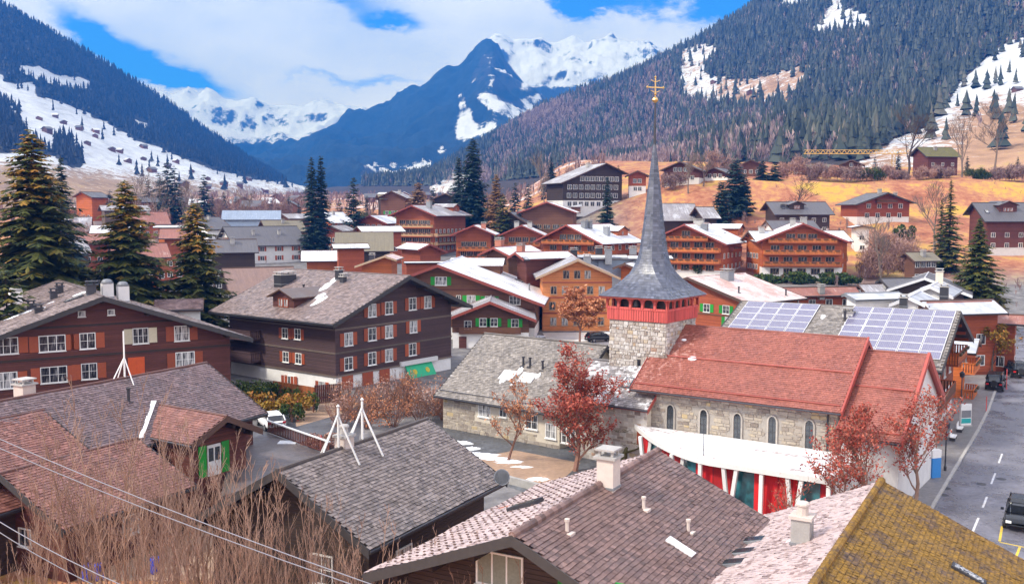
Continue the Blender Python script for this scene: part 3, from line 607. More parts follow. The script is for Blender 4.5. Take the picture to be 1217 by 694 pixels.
fbm(GR_, 260, 16, 5, seed=3.3, weight=wgt)
pxR, pyR = projn(GR_)
clearR = [[(806, 60), (835, 52), (858, 56), (850, 72), (832, 86), (850, 92), (880, 96), (905, 92), (925, 84), (966, 78), (958, 104), (930, 126), (885, 130), (850, 126), (812, 118)], [(966, -30), (990, 0), (972, 28), (960, 40), (1000, 40), (1040, 34), (1028, 16), (1000, 8), (1004, -30)], [(925, -6), (968, -12), (965, 6), (930, 12)],
          [(1000, 215), (1024, 190), (1060, 168), (1100, 152), (1122, 128), (1140, 100), (1180, 62), (1200, 50), (1260, 40), (1400, 30), (1400, 215)], [(500, 230), (540, 205), (575, 213), (560, 230)], [(640, 225), (650, 205), (690, 200), (705, 190), (720, 200), (700, 225)]]
me = npmesh(GR_.reshape(-1, 3), grid_faces(GR_.shape[1], GR_.shape[0]), 'hill_right', smooth=True)
opR = soft(pxR, pyR, clearR, 8, 1); add_attr(me, 'open', opR)
add_attr(me, 'snow', np.where(pxR > 1000, np.clip(.62 - (pyR - 120) * .0022 - np.abs(pxR - 1105 + (pyR - 150) * -.2) * .0 - sstep(1090, 1190, pxR) * sstep(100, 135, pyR) * .22, 0, 1), np.where(pyR < 50, .60, np.where(pxR < 856, .55, .44))))
mkobj('hillside', me, kind='structure')
# left-hand hill
cL = [-1500, -700, 0, 60, 120, 180, 240, 300, 340, 400]
lb = PC([250, 248, 246, 244, 241, 238, 235, 232, 230, 228]); lbd = PC([560, 580, 620, 680, 800, 950, 1150, 1500, 1900, 2500]); lc = PC([-420, -260, 5, 38, 74, 113, 152, 192, 215, 224]); lcd = PC([2100, 2250, 2400, 2500, 2600, 2700, 2800, 2900, 3000, 3000])
def mixl(t, k): return (lb + (lc - lb) * t, lbd + (lcd - lbd) * k)
GL_ = loft(cL, [(lb + 30, lbd * .93), (lb, lbd), mixl(.33, .34), mixl(.6, .68), (lc, lcd), (lc + 30, lcd * 1.25)], 200, [3, 16, 14, 18, 6])
wgt = np.ones(GL_.shape[:2]); wgt[:6] *= .15; wgt[-12:] *= .35
fbm(GL_, 300, 16, 5, seed=9.1, weight=wgt); pxL, pyL = projn(GL_)
forestL = [[(-1600, -600), (0, 0), (60, 33), (120, 68), (180, 108), (240, 147), (300, 188), (345, 216), (300, 212), (262, 203), (232, 192), (205, 182), (188, 172), (160, 166), (150, 158), (138, 150), (118, 143), (104, 134), (84, 126), (62, 118), (40, 112), (20, 100), (0, 94), (-1600, 40)], [(-200, 120), (14, 124), (28, 150), (30, 168), (56, 176), (60, 184), (-200, 170)], [(62, 168), (86, 168), (100, 188), (95, 200), (70, 196)]]
clearL = [[(20, 76), (50, 80), (66, 90), (100, 92), (112, 100), (98, 108), (70, 104), (44, 96), (30, 88)], [(24, 98), (40, 98), (44, 112), (30, 116)], [(158, 142), (178, 146), (176, 154), (160, 150)], [(-10, 82), (6, 86), (4, 96), (-10, 96)]]
inF = soft(pxL, pyL, forestL, 4, 2) * (1 - soft(pxL, pyL, clearL, 3, 3))
me = npmesh(GL_.reshape(-1, 3), grid_faces(GL_.shape[1], GL_.shape[0]), 'hill_left', smooth=True); add_attr(me, 'open', 1 - inF)
add_attr(me, 'snow', np.clip(.68 - sstep(170, 235, pyL + (pxL - 60) * -.10) * .42, 0, 1)); mkobj('hillside', me, kind='structure')
# far mountains
def rock_col(forest, lo, hi, rockc=(.10, .105, .13), thr=.5):
    def fn(N, pos, nrm, b):
        n1 = N.noise(pos, .0016, 8, .66); n2 = N.noise(pos, .007, 8, .74, sc=(1, 1, .55)); sp = N.n('ShaderNodeSeparateXYZ'); N.l(nrm, sp.inputs[0])
        f = N.m('ADD', N.m('ADD', N.m('MULTIPLY', n1, .45), N.m('MULTIPLY', n2, .55)), N.m('MULTIPLY', N.m('SUBTRACT', sp.outputs[2], .7), .38))
        rs = N.mix(N.range(f, thr - .03, thr + .03), rockc, (.80, .82, .87))
        N.bump(n2, 30, b)
        fl = N.ramp(N.noise(pos, .03, 6, .75), [(.3, dk(forest, .6)), (.7, dk(forest, 1.6))])
        sn = N.m('ADD', N.attr('snow').outputs['Fac'], N.m('MULTIPLY', N.m('SUBTRACT', N.noise(pos, .016, 8, .8, sc=(1, 1, .4)), .5), 2.4))
        return N.mix(N.range(sn, .40, .62), fl, rs)
    return fn
attr_mat('mountain_wooded', rock_col((.014, .034, .062), 0, 1, (.045, .055, .08), .535)); attr_mat('mountain_snow', rock_col((.02, .03, .05), 0, 1, (.035, .042, .066), .475))  # wooded base colour leans blue, some distance haze is painted into it
def mountain(cols, rows, nu, seg, fb, snow, mat):
    G = loft(cols, rows, nu, seg); w = np.ones(G.shape[:2]); k = seg[-1]; w[-k - 2:] *= .3; w[:2] *= .3; fbm(G, *fb, weight=w)
    px, py = projn(G); me = npmesh(G.reshape(-1, 3), grid_faces(G.shape[1], G.shape[0]), mat, smooth=True); add_attr(me, 'snow', snow(px, py)); return mkobj('mountain', me, kind='structure')
c1 = [225, 283, 320, 345, 400, 440, 464, 500, 545, 565, 578, 584, 592, 605, 622, 650, 700, 760, 820]
p1_ = PC([200, 184, 182, 172, 154, 137, 128, 110, 86, 65, 57, 56, 62, 78, 94, 112, 130, 150, 170]); n1 = len(c1)
s1 = [[(566, 72), (584, 56), (604, 74), (640, 105), (618, 112), (590, 112), (572, 104), (556, 100)], [(560, 106), (588, 114), (605, 122), (640, 112), (655, 118), (645, 140), (612, 142), (590, 138), (568, 124)], [(544, 140), (556, 128), (566, 150), (590, 144), (586, 156), (560, 166), (538, 168)], [(544, 110), (552, 112), (550, 140), (544, 138)], [(520, 176), (528, 178), (526, 186), (518, 184)], [(430, 195), (470, 205), (510, 190), (512, 205), (480, 216), (430, 215)]]
mountain(c1, [(np.full(n1, 232.), np.full(n1, 2700.)), (p1_ * .45 + 222 * .55, np.full(n1, 3900.)), (p1_, np.full(n1, 5000.)), (p1_ + 40, np.full(n1, 6000.))], 220, [26, 40, 10], (620, 105, 7, True, 2.2), lambda x, y: soft(x, y, s1, 5, 4) * np.where((y < 112) & (x < 660), .60, .92), 'mountain_wooded')
c2 = [540, 575, 592, 610, 625, 643, 655, 668, 680, 690, 697, 710, 724, 745, 760, 771, 781, 800, 860, 920]
p2_ = PC([90, 66, 50, 49, 46, 43, 48, 45, 40, 46, 52, 51, 49, 55, 53, 49, 56, 66, 90, 110]); n2_ = len(c2)
mountain(c2, [(np.full(n2_, 150.), np.full(n2_, 5300.)), (p2_, np.full(n2_, 6500.)), (p2_ + 30, np.full(n2_, 7100.))], 150, [44, 6], (800, 150, 7, True, 5.2), lambda x, y: 1.6 - 1.6 * sstep(88, 112, y), 'mountain_snow')
c3 = [120, 160, 184, 200, 236, 249, 262, 290, 315, 344, 378, 410, 432, 460, 520]
p3_ = PC([140, 126, 116, 118, 117, 112, 118, 123, 125, 122, 128, 127, 132, 150, 175]); n3_ = len(c3)
mountain(c3, [(np.full(n3_, 205.), np.full(n3_, 5600.)), (p3_, np.full(n3_, 7000.)), (p3_ + 30, np.full(n3_, 7600.))], 170, [44, 6], (800, 120, 7, True, 8.4), lambda x, y: 1.6 - 1.6 * sstep(166, 196, y + (x - 300) * -.06), 'mountain_snow')
# ------------------------------------------------------------------ far woods (nobody could count them)
def sample(G, n, g):
    A = G[:-1, :-1]; B = G[:-1, 1:]; C = G[1:, :-1]; ar = np.linalg.norm(np.cross(B - A, C - A), axis=-1).ravel(); k = g.choice(ar.size, n, p=ar / ar.sum())
    j, i = k // (G.shape[1] - 1), k % (G.shape[1] - 1); u, v = g.random(n)[:, None], g.random(n)[:, None]
    return G[j, i] * (1 - u) * (1 - v) + G[j, i + 1] * u * (1 - v) + G[j + 1, i] * (1 - u) * v + G[j + 1, i + 1] * u * v
def conifers_np(P, hgt, g, layers=4, sides=5):
    n = len(P); V = []; Fc = []; T = []; base = 0; rot = g.random(n) * 6.28; tone = np.clip(g.normal(.42, .2, n), 0, 1); rw = hgt * g.uniform(.15, .27, n); lx, ly = g.normal(0, .015, n) * hgt, g.normal(0, .015, n) * hgt
    for l in range(layers):
        z0 = l / layers * .86 + .05; z1 = min(1.0, z0 + .42); r = rw * (1 - l / layers) ** .85
        ap = P + np.stack([lx * z1, ly * z1, hgt * z1], 1); ring = []
        for s in range(sides):
            a = rot + l * .9 + s * 2 * math.pi / sides; rr = r * g.uniform(.65, 1.3, n); ring.append(P + np.stack([np.cos(a) * rr, np.sin(a) * rr, hgt * (z0 + g.normal(0, .025, n))], 1))
        V.append(np.concatenate([ap] + ring)); 
        for s in range(sides):
            q = (s + 1) % sides; Fc.append(np.stack([np.arange(n) + base, np.arange(n) + base + n * (1 + s), np.arange(n) + base + n * (1 + q)], 1)); T.append(np.clip(tone + g.normal(0, .12, n), 0, 1))
        base += n * (1 + sides)
    return np.concatenate(V), np.concatenate(Fc), np.concatenate(T)
def bare_np(P, hgt, g, shards=16):
    n = len(P); V = []; Fc = []; T = []; base = 0; tone = np.clip(g.normal(.5, .22, n), 0, 1)
    for s in range(shards):
        a = g.random(n) * 6.28; t = g.uniform(.15, .75, n); sp = hgt * .20 * g.uniform(.3, 1, n); w = hgt * g.uniform(.025, .06, n); ln = hgt * g.uniform(.2, .38, n)
        p0 = P + np.stack([np.cos(a) * sp * .35, np.sin(a) * sp * .35, hgt * t * .8], 1); p1 = P + np.stack([np.cos(a) * sp, np.sin(a) * sp, hgt * t * .8 + ln], 1); sd_ = np.stack([np.sin(a + 1.0) * w + .02 * hgt, np.cos(a + 1.0) * w, w * .3], 1)
        V.append(np.concatenate([p0, p1, (p0 + p1) / 2 + sd_])); Fc.append(np.stack([np.arange(n) + base, np.arange(n) + base + n, np.arange(n) + base + 2 * n], 1)); T.append(np.clip(tone + g.normal(0, .15, n), 0, 1)); base += 3 * n
    return np.concatenate(V), np.concatenate(Fc), np.concatenate(T)
g = np.random.default_rng(77); P = sample(GR_[4:-2], 58000, g); px, py = projn(P)
ok = (px > 430) & (px < 1420) & (py < 235) & (py > -60) & ~(np.any([inpoly(px + g.normal(0, 3, px.size), py + g.normal(0, 2, px.size), p) for p in clearR], axis=0) & (g.random(px.size) > .035)); P, px, py = P[ok], px[ok], py[ok]
woodsB = [[(480, 235), (570, 190), (600, 150), (700, 108), (790, 66), (812, 118), (850, 136), (905, 140), (960, 160), (1010, 190), (990, 210), (800, 215)]]
pb = np.where(inpoly(px, py, woodsB[0]), .70, .10); pb = np.where(inpoly(px, py, woodsB[0]) & (px > 800), .55, pb); isb = g.random(px.size) < pb
clump = np.array([noise.noise(Vector((p[0] / 160, p[1] / 160, 0))) for p in P]); isb = np.where(clump > .22, inpoly(px, py, woodsB[0]) | (g.random(px.size) < .25), isb & (clump > -.28))
Pc = P[~isb]; Pb = P[isb]
v, f, t = conifers_np(Pc, g.triangular(7, 18, 26, len(Pc)), g); tag_ = mkobj('forest', npmesh(v, f, 'forest_dark', t), kind='stuff'); tag(tag_, 'dark conifer forest covering the steep right hillside', 'forest')
v, f, t = bare_np(Pb, g.uniform(12, 21, len(Pb)), g); tag_ = mkobj('forest', npmesh(v, f, 'forest_bare', t), kind='stuff'); tag(tag_, 'leafless purple-grey wood on the lower right hillside', 'forest')
P = sample(GL_[6:-2, 55:], 30000, g); px, py = projn(P); k = np.any([inpoly(px + g.normal(0, 3, px.size), py + g.normal(0, 2, px.size), p) for p in forestL], axis=0) & ~np.any([inpoly(px, py, p) for p in clearL], axis=0) | (g.random(px.size) < .012)
k &= (px > -330) & (px < 420); P = P[k]; v, f, t = conifers_np(P, g.uniform(13, 25, len(P)), g, 3, 4); tag_ = mkobj('forest', npmesh(v, f, 'forest_left', t), kind='stuff'); tag(tag_, 'dark blue conifer forest on the left mountainside above snowy meadows', 'forest')

# leafless copses on the valley floor and scrub on the brown bank
n = 2600; q = np.stack([g.uniform(-520, 60, n), g.uniform(400, 1250, n)], 1); q = q[np.array([noise.noise(Vector((a / 90, b / 90, 2))) for a, b in q]) > .08]; P = np.column_stack([q, Hn(q[:, 0], q[:, 1])])
v, f, t = bare_np(P, g.uniform(6, 13, len(P)), g, 22); o = mkobj('copse', npmesh(v, f, 'twig_far', t), kind='stuff'); tag(o, 'leafless grey copses spread along the valley floor at left', 'copse')
n = 1500; q = np.stack([g.uniform(40, 260, n), g.uniform(240, 350, n)], 1); q = q[np.array([noise.noise(Vector((a / 26, b / 26, 5))) for a, b in q]) > .12]; P = np.column_stack([q, Hn(q[:, 0], q[:, 1])])
v, f, t = bare_np(P, g.uniform(.8, 2.2, len(P)), g, 12); o = mkobj('scrub', npmesh(v, f, 'twig_pink', t), kind='stuff'); tag(o, 'dry brown scrub dotted over the bank below the terrace', 'scrub')
n = 900; q = np.stack([g.uniform(-110, 120, n), g.uniform(165, 330, n)], 1); q = q[np.array([noise.noise(Vector((a / 22, b / 22, 9))) for a, b in q]) > .1]; P = np.column_stack([q, Hn(q[:, 0], q[:, 1])])
v, f, t = bare_np(P, g.uniform(1.5, 4.5, len(P)), g, 22); o = mkobj('scrub', npmesh(v, f, 'twig_far', t), kind='stuff'); tag(o, 'grey garden scrub between the village houses', 'scrub')
# ------------------------------------------------------------------ church
CPH = -54.0
def face_frame(root, name, me, loc, rz, kind='stuff'): return mkobj(name, me, root, loc, rz, kind)
TB = at(792, 380, 77.0); cph = R(-54)
# tower: near corner is at TB; front runs left-back, side runs right-back
ax = Vector((math.sin(cph), math.cos(cph), 0)); bx = Vector((math.cos(cph), -math.sin(cph), 0)); S = 5.15
tower = thing('church_tower', 'square rubble stone church tower with red belfry and tall slate spire', 'church tower', (TB.x, TB.y, 0), -cph)
# local: x = bx (right-back), y = ax (left-back)
bz0, bz1 = at(792, 384, 77.0).z, at(792, 355, 77.0).z     # belfry band
b = MB(); b.box(0, S, 0, S, -2, bz0); tw_ = b.obj('tower_wall', 'stone_mortar', tower)
# stones: front face (x=0 plane, facing -x) and side face (y=0 plane, facing -y)
slit = (2.55, 2.95, bz0 - 4.6, bz0 - 3.0)
o = mkobj('stones', stone_mesh(S, bz0, 'stone', (.15, .34), (.18, .55), .07, 3, holes=[slit]), tower, (0, S, 0), -math.pi / 2, 'stuff')
o = mkobj('stones', stone_mesh(S, bz0, 'stone', (.15, .34), (.18, .55), .07, 4, holes=[]), tower, (0, 0, 0), 0, 'stuff')
b = MB(); b.box(-.03, .02, S - 2.9, S - 2.6, bz0 - 4.5, bz0 - 3.1); b.obj('slit_window', 'glass_dark', tower)
# belfry
bf = MB(); e = .16; hb_ = (bz1 - bz0) * .52; bf.box(-e, S + e, -e, S + e, bz0 + .002, bz0 + hb_)
bfo = bf.obj('belfry', 'board_red', tower)
bd_ = MB(); n_ = 24
for i in range(n_):
    p = -e + (S + 2 * e) * (i + .5) / n_; bd_.box(p - .045, p + .045, -e - .03, -e, bz0 + .05, bz0 + hb_); bd_.box(-e - .03, -e, p - .045, p + .045, bz0 + .05, bz0 + hb_)
bd_.box(-e - .06, S + e + .06, -e - .06, -e, bz0 + hb_ - .1, bz0 + hb_ + .08); bd_.box(-e - .06, -e, -e, S + e + .06, bz0 + hb_ - .1, bz0 + hb_ + .08)
bd_.obj('belfry_battens', 'board_red', bfo)
core = MB(); core.box(.35, S - .35, .35, S - .35, bz0 + hb_, bz1); core.obj('belfry_shade', 'fascia_dark', tower)  # dark box painted as the shade behind the arches
def arcade(nb):
    a = MB(); z0, z1 = bz0 + hb_, bz1; w = (S + 2 * e) / nb; oz = z0 + .04
    for i in range(nb):
        x0 = i * w; hw = w * .39; c = x0 + w / 2; sp = z0 + (z1 - z0) * .42; N_ = 8; r_ = hw
        a.box(x0, c - hw, -.09, .09, z0, z1); a.box(c + hw, x0 + w, -.09, .09, z0, z1)
        ar = [(c - math.cos(math.pi * k / N_) * hw, sp + math.sin(math.pi * k / N_) * (z1 - sp) * .72) for k in range(N_ + 1)]
        for k in range(N_):
            (xa, za), (xb, zb) = ar[k], ar[k + 1]
            for yy in (-.09, .09): a.quad([(xa, yy, za), (xb, yy, zb), (xb, yy, z1), (xa, yy, z1)])
            a.quad([(xa, -.09, za), (xa, .09, za), (xb, .09, zb), (xb, -.09, zb)])
    return a.mesh(['board_red'])
am = arcade(5)
for k, (lx, ly, rz_) in enumerate(((-e, -e, 0), (-e, S + e, -math.pi / 2), (S + e, S + e, math.pi), (S + e, -e, math.pi / 2))): mkobj('belfry_arcade', am, tower, (lx, ly, 0), rz_)
bell = MB(); bell.lathe([(.02, .62), (.16, .60), (.2, .45), (.24, .22), (.36, .02), (.36, 0), (.02, .02)], n=14); bm_ = bell.mesh(['dark_metal'], True)
for i in range(3): mkobj('bell', bm_, tower, (-.0 + .12, 1.15 + i * 1.6, bz0 + hb_ + .12))
# spire: flared square to octagon, laid in courses of slate
ez = bz1; ch_ = S / 2
ztop = at(781, 168, 80.6).z
prof = [(z_ * .9, r_ * .9) for z_, r_ in ((0, 3.65), (.25, 3.35), (.7, 2.78), (1.3, 2.25), (2.0, 1.78), (2.9, 1.42), (4.2, 1.13), (6, .90))] + [(ztop - ez, .065)]
pz, pr = [q[0] for q in prof], [q[1] for q in prof]
V = []; Fc = []; T = []; gg = random.Random(8); zc = 0; course = .2
def ring(z, out):
    r = float(np.interp(z, pz, pr)) + out; c = 1 - (1 - .414) * float(sstep(.0, 3.2, np.float64(z))); c = min(c, .985)
    return [(r, -c * r), (r, c * r), (c * r, r), (-c * r, r), (-r, c * r), (-r, -c * r), (-c * r, -r), (c * r, -r)]
while zc < ztop - ez - .02:
    z1 = min(zc + course, ztop - ez); A_ = ring(zc, .03); B_ = ring(z1 + .04, .004)
    for k in range(8):
        p0, p1, q0, q1 = A_[k], A_[(k + 1) % 8], B_[k], B_[(k + 1) % 8]; ln = math.hypot(p1[0] - p0[0], p1[1] - p0[1]); n = max(1, int(ln / .24))
        off = gg.random() * .5
        cuts = [0] + [min(1, max(0, (i + off) / n)) for i in range(1, n)] + [1]
        for i in range(len(cuts) - 1):
            a, c = cuts[i], cuts[i + 1]
            if c - a < .02: continue
            n0 = len(V); j = gg.uniform(-.006, .010); L_ = lambda P, Q, t: (P[0] + (Q[0] - P[0]) * t, P[1] + (Q[1] - P[1]) * t)
            for (xy, z) in ((L_(p0, p1, a), zc + j), (L_(p0, p1, c), zc + j), (L_(q0, q1, c), z1 + .04), (L_(q0, q1, a), z1 + .04)): V.append((S / 2 + xy[0] * (1 + j * .4), S / 2 + xy[1] * (1 + j * .4), ez + z))
            Fc.append((n0, n0 + 1, n0 + 2, n0 + 3)); T.append(min(1, max(0, gg.gauss(.5, .2))))
    zc = z1
spo = mkobj('spire', npmesh(V, Fc, 'slate_spire', T), tower, kind='stuff')
b = MB(); r0 = 3.65 * .9; b.box(S / 2 - r0 + .05, S / 2 + r0 - .05, S / 2 - r0 + .05, S / 2 + r0 - .05, ez - .14, ez - .001); b.obj('spire_eave', 'copper_red', tower)
f = MB(); c2_ = (S / 2, S / 2, 0); zt = ztop; ztip = at(781, 92, 80.6).z; f.lathe([(.13, zt - .3), (.10, zt + .6), (.055, zt + 3.3)], c2_, 8); f.obj('finial_rod', 'dark_metal', tower)
f = MB(); q = zt + 3.3; f.lathe([(.02, q - .28), (.22, q - .12), (.26, q), (.22, q + .12), (.05, q + .28), (.05, ztip - .1), (.01, ztip)], c2_, 10)
arm = q + (ztip - q) * .55; f.bar((S / 2 - .55, S / 2 + .4, arm), (S / 2 + .55, S / 2 - .4, arm), .09, .09)
for sx in (-1, 1):
    f.lathe([(.01, -.14), (.11, 0), (.01, .14)], (S / 2 + sx * .58, S / 2 - sx * .42, arm), 8)
    for t_ in (.32, .78): f.bar((S / 2, S / 2, q + (ztip - q) * t_), (S / 2 + sx * .32, S / 2 - sx * .23, q + (ztip - q) * t_ + .16), .05, .05)
f.lathe([(.01, -.12), (.12, 0), (.01, .12)], (S / 2, S / 2, ztip), 8); f.lathe([(.02, -.1), (.15, 0), (.02, .1)], (S / 2, S / 2, q + (ztip - q) * .25), 8)
f.obj('cross', 'gold', tower, smooth=False)
# nave
nave = Chalet('stone church nave with long red tiled roof and arched slit windows', 26.0, 71.3, -55, 16.2, 6.2, 6.2, 10.64, .72, base=0, wall='stone_mortar', roofl='tile_church', fascia='copper_red', og=.35, oe=.7, th=.16, name='church_nave', cat='church', group=None, near=True, tl='tile_church', tr='tile_church', tw=.2, te=.2)
nl = nave.y1 - nave.y0; wx = [797, 836.5, 876.5, 918, 962]; holes = []; wpos = []
for px in wx:
    q = nave.hit('left', px, {797: 500, 836.5: 506, 876.5: 511, 918: 515, 962: 520}[px]); t = nave.y1 - q.y; holes.append((t - .42, t + .42, q.z - 1.5, q.z + 1.35)); wpos.append((q.y, q.z))
mkobj('stones', stone_mesh(nl, nave.zl - .05, 'stone_tan', (.16, .32), (.22, .75), .05, 9, holes=holes), nave.root, (nave.xl, nave.y1, 0), -math.pi / 2, 'stuff')
aw = MB(); hw, hh, sp = .34, 1.4, .85; N_ = 8
poly = [(-hw, -hh), (hw, -hh)] + [(math.cos(math.pi * k / N_) * hw, sp + math.sin(math.pi * k / N_) * .45) for k in range(N_ + 1)]
aw.prism(poly, -.03, .02, 0); fr = MB()
for k in range(len(poly)):
    (xa, za), (xb, zb) = poly[k], poly[(k + 1) % len(poly)]; fr.bar((xa, -.06, za), (xb, -.06, zb), .12, .10)
ld = MB()
for i in range(6): ld.box(-hw, hw, -.045, -.03, -hh + .3 + i * .4, -hh + .325 + i * .4)
ld.box(-.012, .012, -.043, -.031, -hh, sp + .4)
am_, fm_, lm_ = aw.mesh(['glass_dark']), fr.mesh(['stone_mortar']), ld.mesh(['dark_metal'])
for y_, z_ in wpos:
    w_ = mkobj('arched_window', fm_, nave.root, (nave.xl, y_, z_), -math.pi / 2); mkobj('pane', am_, w_); mkobj('leading', lm_, w_)
nave.rail(-1, .5, 'copper_red', .06); nave.rail(-1, .93, 'copper_red', .06)
dp = MB(); dp.tube([(nave.xl - .15, nave.y0 + .7, 0), (nave.xl - .15, nave.y0 + .7, nave.zl)], [.06, .06], 6); dp.obj('downpipe', 'dark_metal', nave.root)
for (px, py, r_) in ((823, 427, .35), (813, 405, .2)):
    q = nave.hit('roofl', px, py); sp_ = MB(); sp_.lathe([(r_, -.05), (r_ * .9, .06), (r_ * .4, .1), (.01, .11)], n=9); o = sp_.obj('snow_patch', 'snow', nave.roof, loc=(q.x, q.y, nave.rz(q.x) + .05)); o.rotation_euler = (0, nave.slopeframe(-1), 0); o.scale = (.7, 1.2, 1)
# chancel: lower, at the right end
cp = nave.world((0, -4.2, 0)); zc_ = 10.64 - .85
chan = Chalet('lower red roofed church chancel with white plastered gable end', cp.x, cp.y, -55, 4.3, 7.1, 5.6, zc_, .70, base=0, wall='white_plaster', roofl='tile_church', fascia='copper_red', og=.3, oe=.7, th=.16, name='church_chancel', cat='church', group=None, near=True, tl='tile_church', tr='tile_church', tw=.2, te=.2)
chan.rail(-1, .45, 'copper_red', .06); chan.rail(-1, .93, 'copper_red', .06)
b = MB(); 
for sg, wd in ((-1, 7.1), (1, 5.6)): b.hexa([(0, -.12, chan.h - .3), (sg * wd, -.12, chan.h - wd * .7 - .35), (sg * wd, .06, chan.h - wd * .7 - .35), (0, .06, chan.h - .3)], [(0, -.12, chan.h + .22), (sg * wd, -.12, chan.h - wd * .7 + .2), (sg * wd, .06, chan.h - wd * .7 + .2), (0, .06, chan.h + .22)])
b.obj('gable_coping', 'copper_red', chan.roof)
b = MB(); b.hexa([(0, -.1, nave.h - .4), (-6.2, -.1, nave.h - 6.2 * .72 - .3), (-6.2, .05, nave.h - 6.2 * .72 - .3), (0, .05, nave.h - .4)], [(0, -.1, nave.h + .16), (-6.2, -.1, nave.h - 6.2 * .72 + .14), (-6.2, .05, nave.h - 6.2 * .72 + .14), (0, .05, nave.h + .16)]); b.obj('gable_coping', 'copper_red', nave.roof)
# parish annexe with the snow covered flat roof and slanted white columns
rt = thing('annexe', 'low curved annexe with snowy white roof and red doors before the church', 'annexe', nave.world((nave.xl, 0, 0)), R(55))
Ln = nave.L + 1.0
def annexe_edge(t): return .9 + 7.2 * (1 - max(0, (t - .45) / .55) ** 1.6)
a = MB(); n = 24; zt0, zt1 = 3.3, 3.55; P0 = []; P1 = []
for i in range(n + 1):
    t = i / n; y = -1.5 + t * Ln; P0.append((-.05, y)); P1.append((-annexe_edge(t), y))
for i in range(n):
    lo = [(P1[i][0], P1[i][1], zt1), (P0[i][0], P0[i][1], zt0), (P0[i + 1][0], P0[i + 1][1], zt0), (P1[i + 1][0], P1[i + 1][1], zt1)]
    a.hexa([(x, y, z - .35) for x, y, z in lo], lo, 1, mtop=0)
tiles('snow_roof', (.36, .27, .25), frost=.90, frostcol=(.86, .87, .90), rough=.6, brick=1, frsc=.22)
a.obj('flat_roof', ['snow_roof', 'white_paint'], rt)
w = MB(); dr = []
for i in range(n):
    x0, y0, x1, y1 = P1[i][0] + .8, P1[i][1], P1[i + 1][0] + .8, P1[i + 1][1]
    q = MB(); q.hexa([(x0, y0, -.5), (x0 + .15, y0, -.5), (x1 + .15, y1, -.5), (x1, y1, -.5)], [(x0, y0, zt1 - .37), (x0 + .15, y0, zt1 - .37), (x1 + .15, y1, zt1 - .37), (x1, y1, zt1 - .37)])
    red = i % 6 not in (1, 2); q.obj('door_panel' if red else 'glazed_panel', 'board_door' if red else 'glass_teal', rt)
    if i % 3 == 0:
        for sg in ((0,), (-.5, .5))[i % 2]: c = MB(); c.bar((P1[i][0] + .35, P1[i][1] + .1, -.4), (P1[i][0] + .2, P1[i][1] + sg * .9, zt1 - .34), .24, .24); c.obj('column', 'white_paint', rt)
for y_ in (-1.45,): b = MB(); b.box(-6.4, -.1, y_, y_ + .15, -.5, zt1 - .36); b.obj('end_wall', 'white_plaster', rt)
b = MB(); b.tube([(-7.0, Ln * .42, zt1), (-7.0, Ln * .42, zt1 + 2.2)], [.03, .02], 5); b.obj('roof_mast', 'dark_metal', rt)
# ------------------------------------------------------------------ long grey parish house left of the tower
gr = Chalet('low stone parish house under a big grey slate roof with skylights', 8.4, 85.9, -51, 14.2, 7.2, 6.5, 8.1, .70, base=0, wall='cream_plaster', roofl='tile_grey', fascia='fascia_dark', og=.5, oe=.8, th=.18, name='parish_house', cat='house', group=None, near=True, tl='tile_grey', tr='tile_grey', tw=.27, te=.2)
mkobj('stones', stone_mesh(gr.y1 - gr.y0, gr.zl - .05, 'stone_tan', (.22, .4), (.3, .9), .03, 19, holes=[(gr.y1 - gr.hit('left', px, py).y - .9, gr.y1 - gr.hit('left', px, py).y + .9, gr.hit('left', px, py).z - .8, gr.hit('left', px, py).z + .8) for px, py in ((576, 487), (598, 487), (632, 501), (676, 518), (655, 512))]), gr.root, (gr.xl, gr.y1, 0), -math.pi / 2, 'stuff')
for px, py, w_, c_ in ((576, 487, 1.3, 3), (598, 487, .7, 2), (632, 501, 1.2, 2), (655, 512, 1.0, 2), (676, 518, 1.3, 3)): gr.winpx('left', px, py, w_, 1.15, cols=c_, rows=2)
gr.skyl(-1, 604, 447, 1.5, 1.2, pane='white_paint', frame='white_trim'); gr.skyl(-1, 627, 450, 1.5, 1.2, pane='white_paint', frame='white_trim'); gr.skyl(-1, 683, 462, .5, .9, pane='white_paint', frame='white_trim')
for px, py in ((622, 435), (630, 436), (645, 440)): gr.pipe(-1, px, py, .1, .75, 'dark_metal')
gr.rail(-1, .93, 'dark_metal', .04)
# snow slid off round the skylights
def snow_patches(c, side, pts, seed, size=.9):
    g_ = random.Random(seed)
    for px, py in pts:
        q = c.hit('roofl' if side < 0 else 'roofr', px, py); k = 11; m_ = MB(); ring_ = [(math.cos(6.283 * i / k) * g_.uniform(.5, 1.1), math.sin(6.283 * i / k) * g_.uniform(.5, 1.1)) for i in range(k)]
        for i in range(k): a_, b_ = ring_[i], ring_[(i + 1) % k]; m_.quad([(a_[0], a_[1], 0), (b_[0], b_[1], 0), (b_[0] * .6, b_[1] * .6, .07), (a_[0] * .6, a_[1] * .6, .07)])
        m_.quad([(x * .6, y * .6, .07) for x, y in ring_]); o = m_.obj('snow_patch', 'snow', c.roof, loc=(q.x, q.y, c.rz(q.x) + .045)); o.rotation_euler = (0, c.slopeframe(side), 0); s_ = size * g_.uniform(.6, 1.3); o.scale = (s_ * 1.2, s_ * .6, 1)
snow_patches(gr, -1, [(598, 452), (640, 447), (618, 441), (610, 456)], 4, .6)
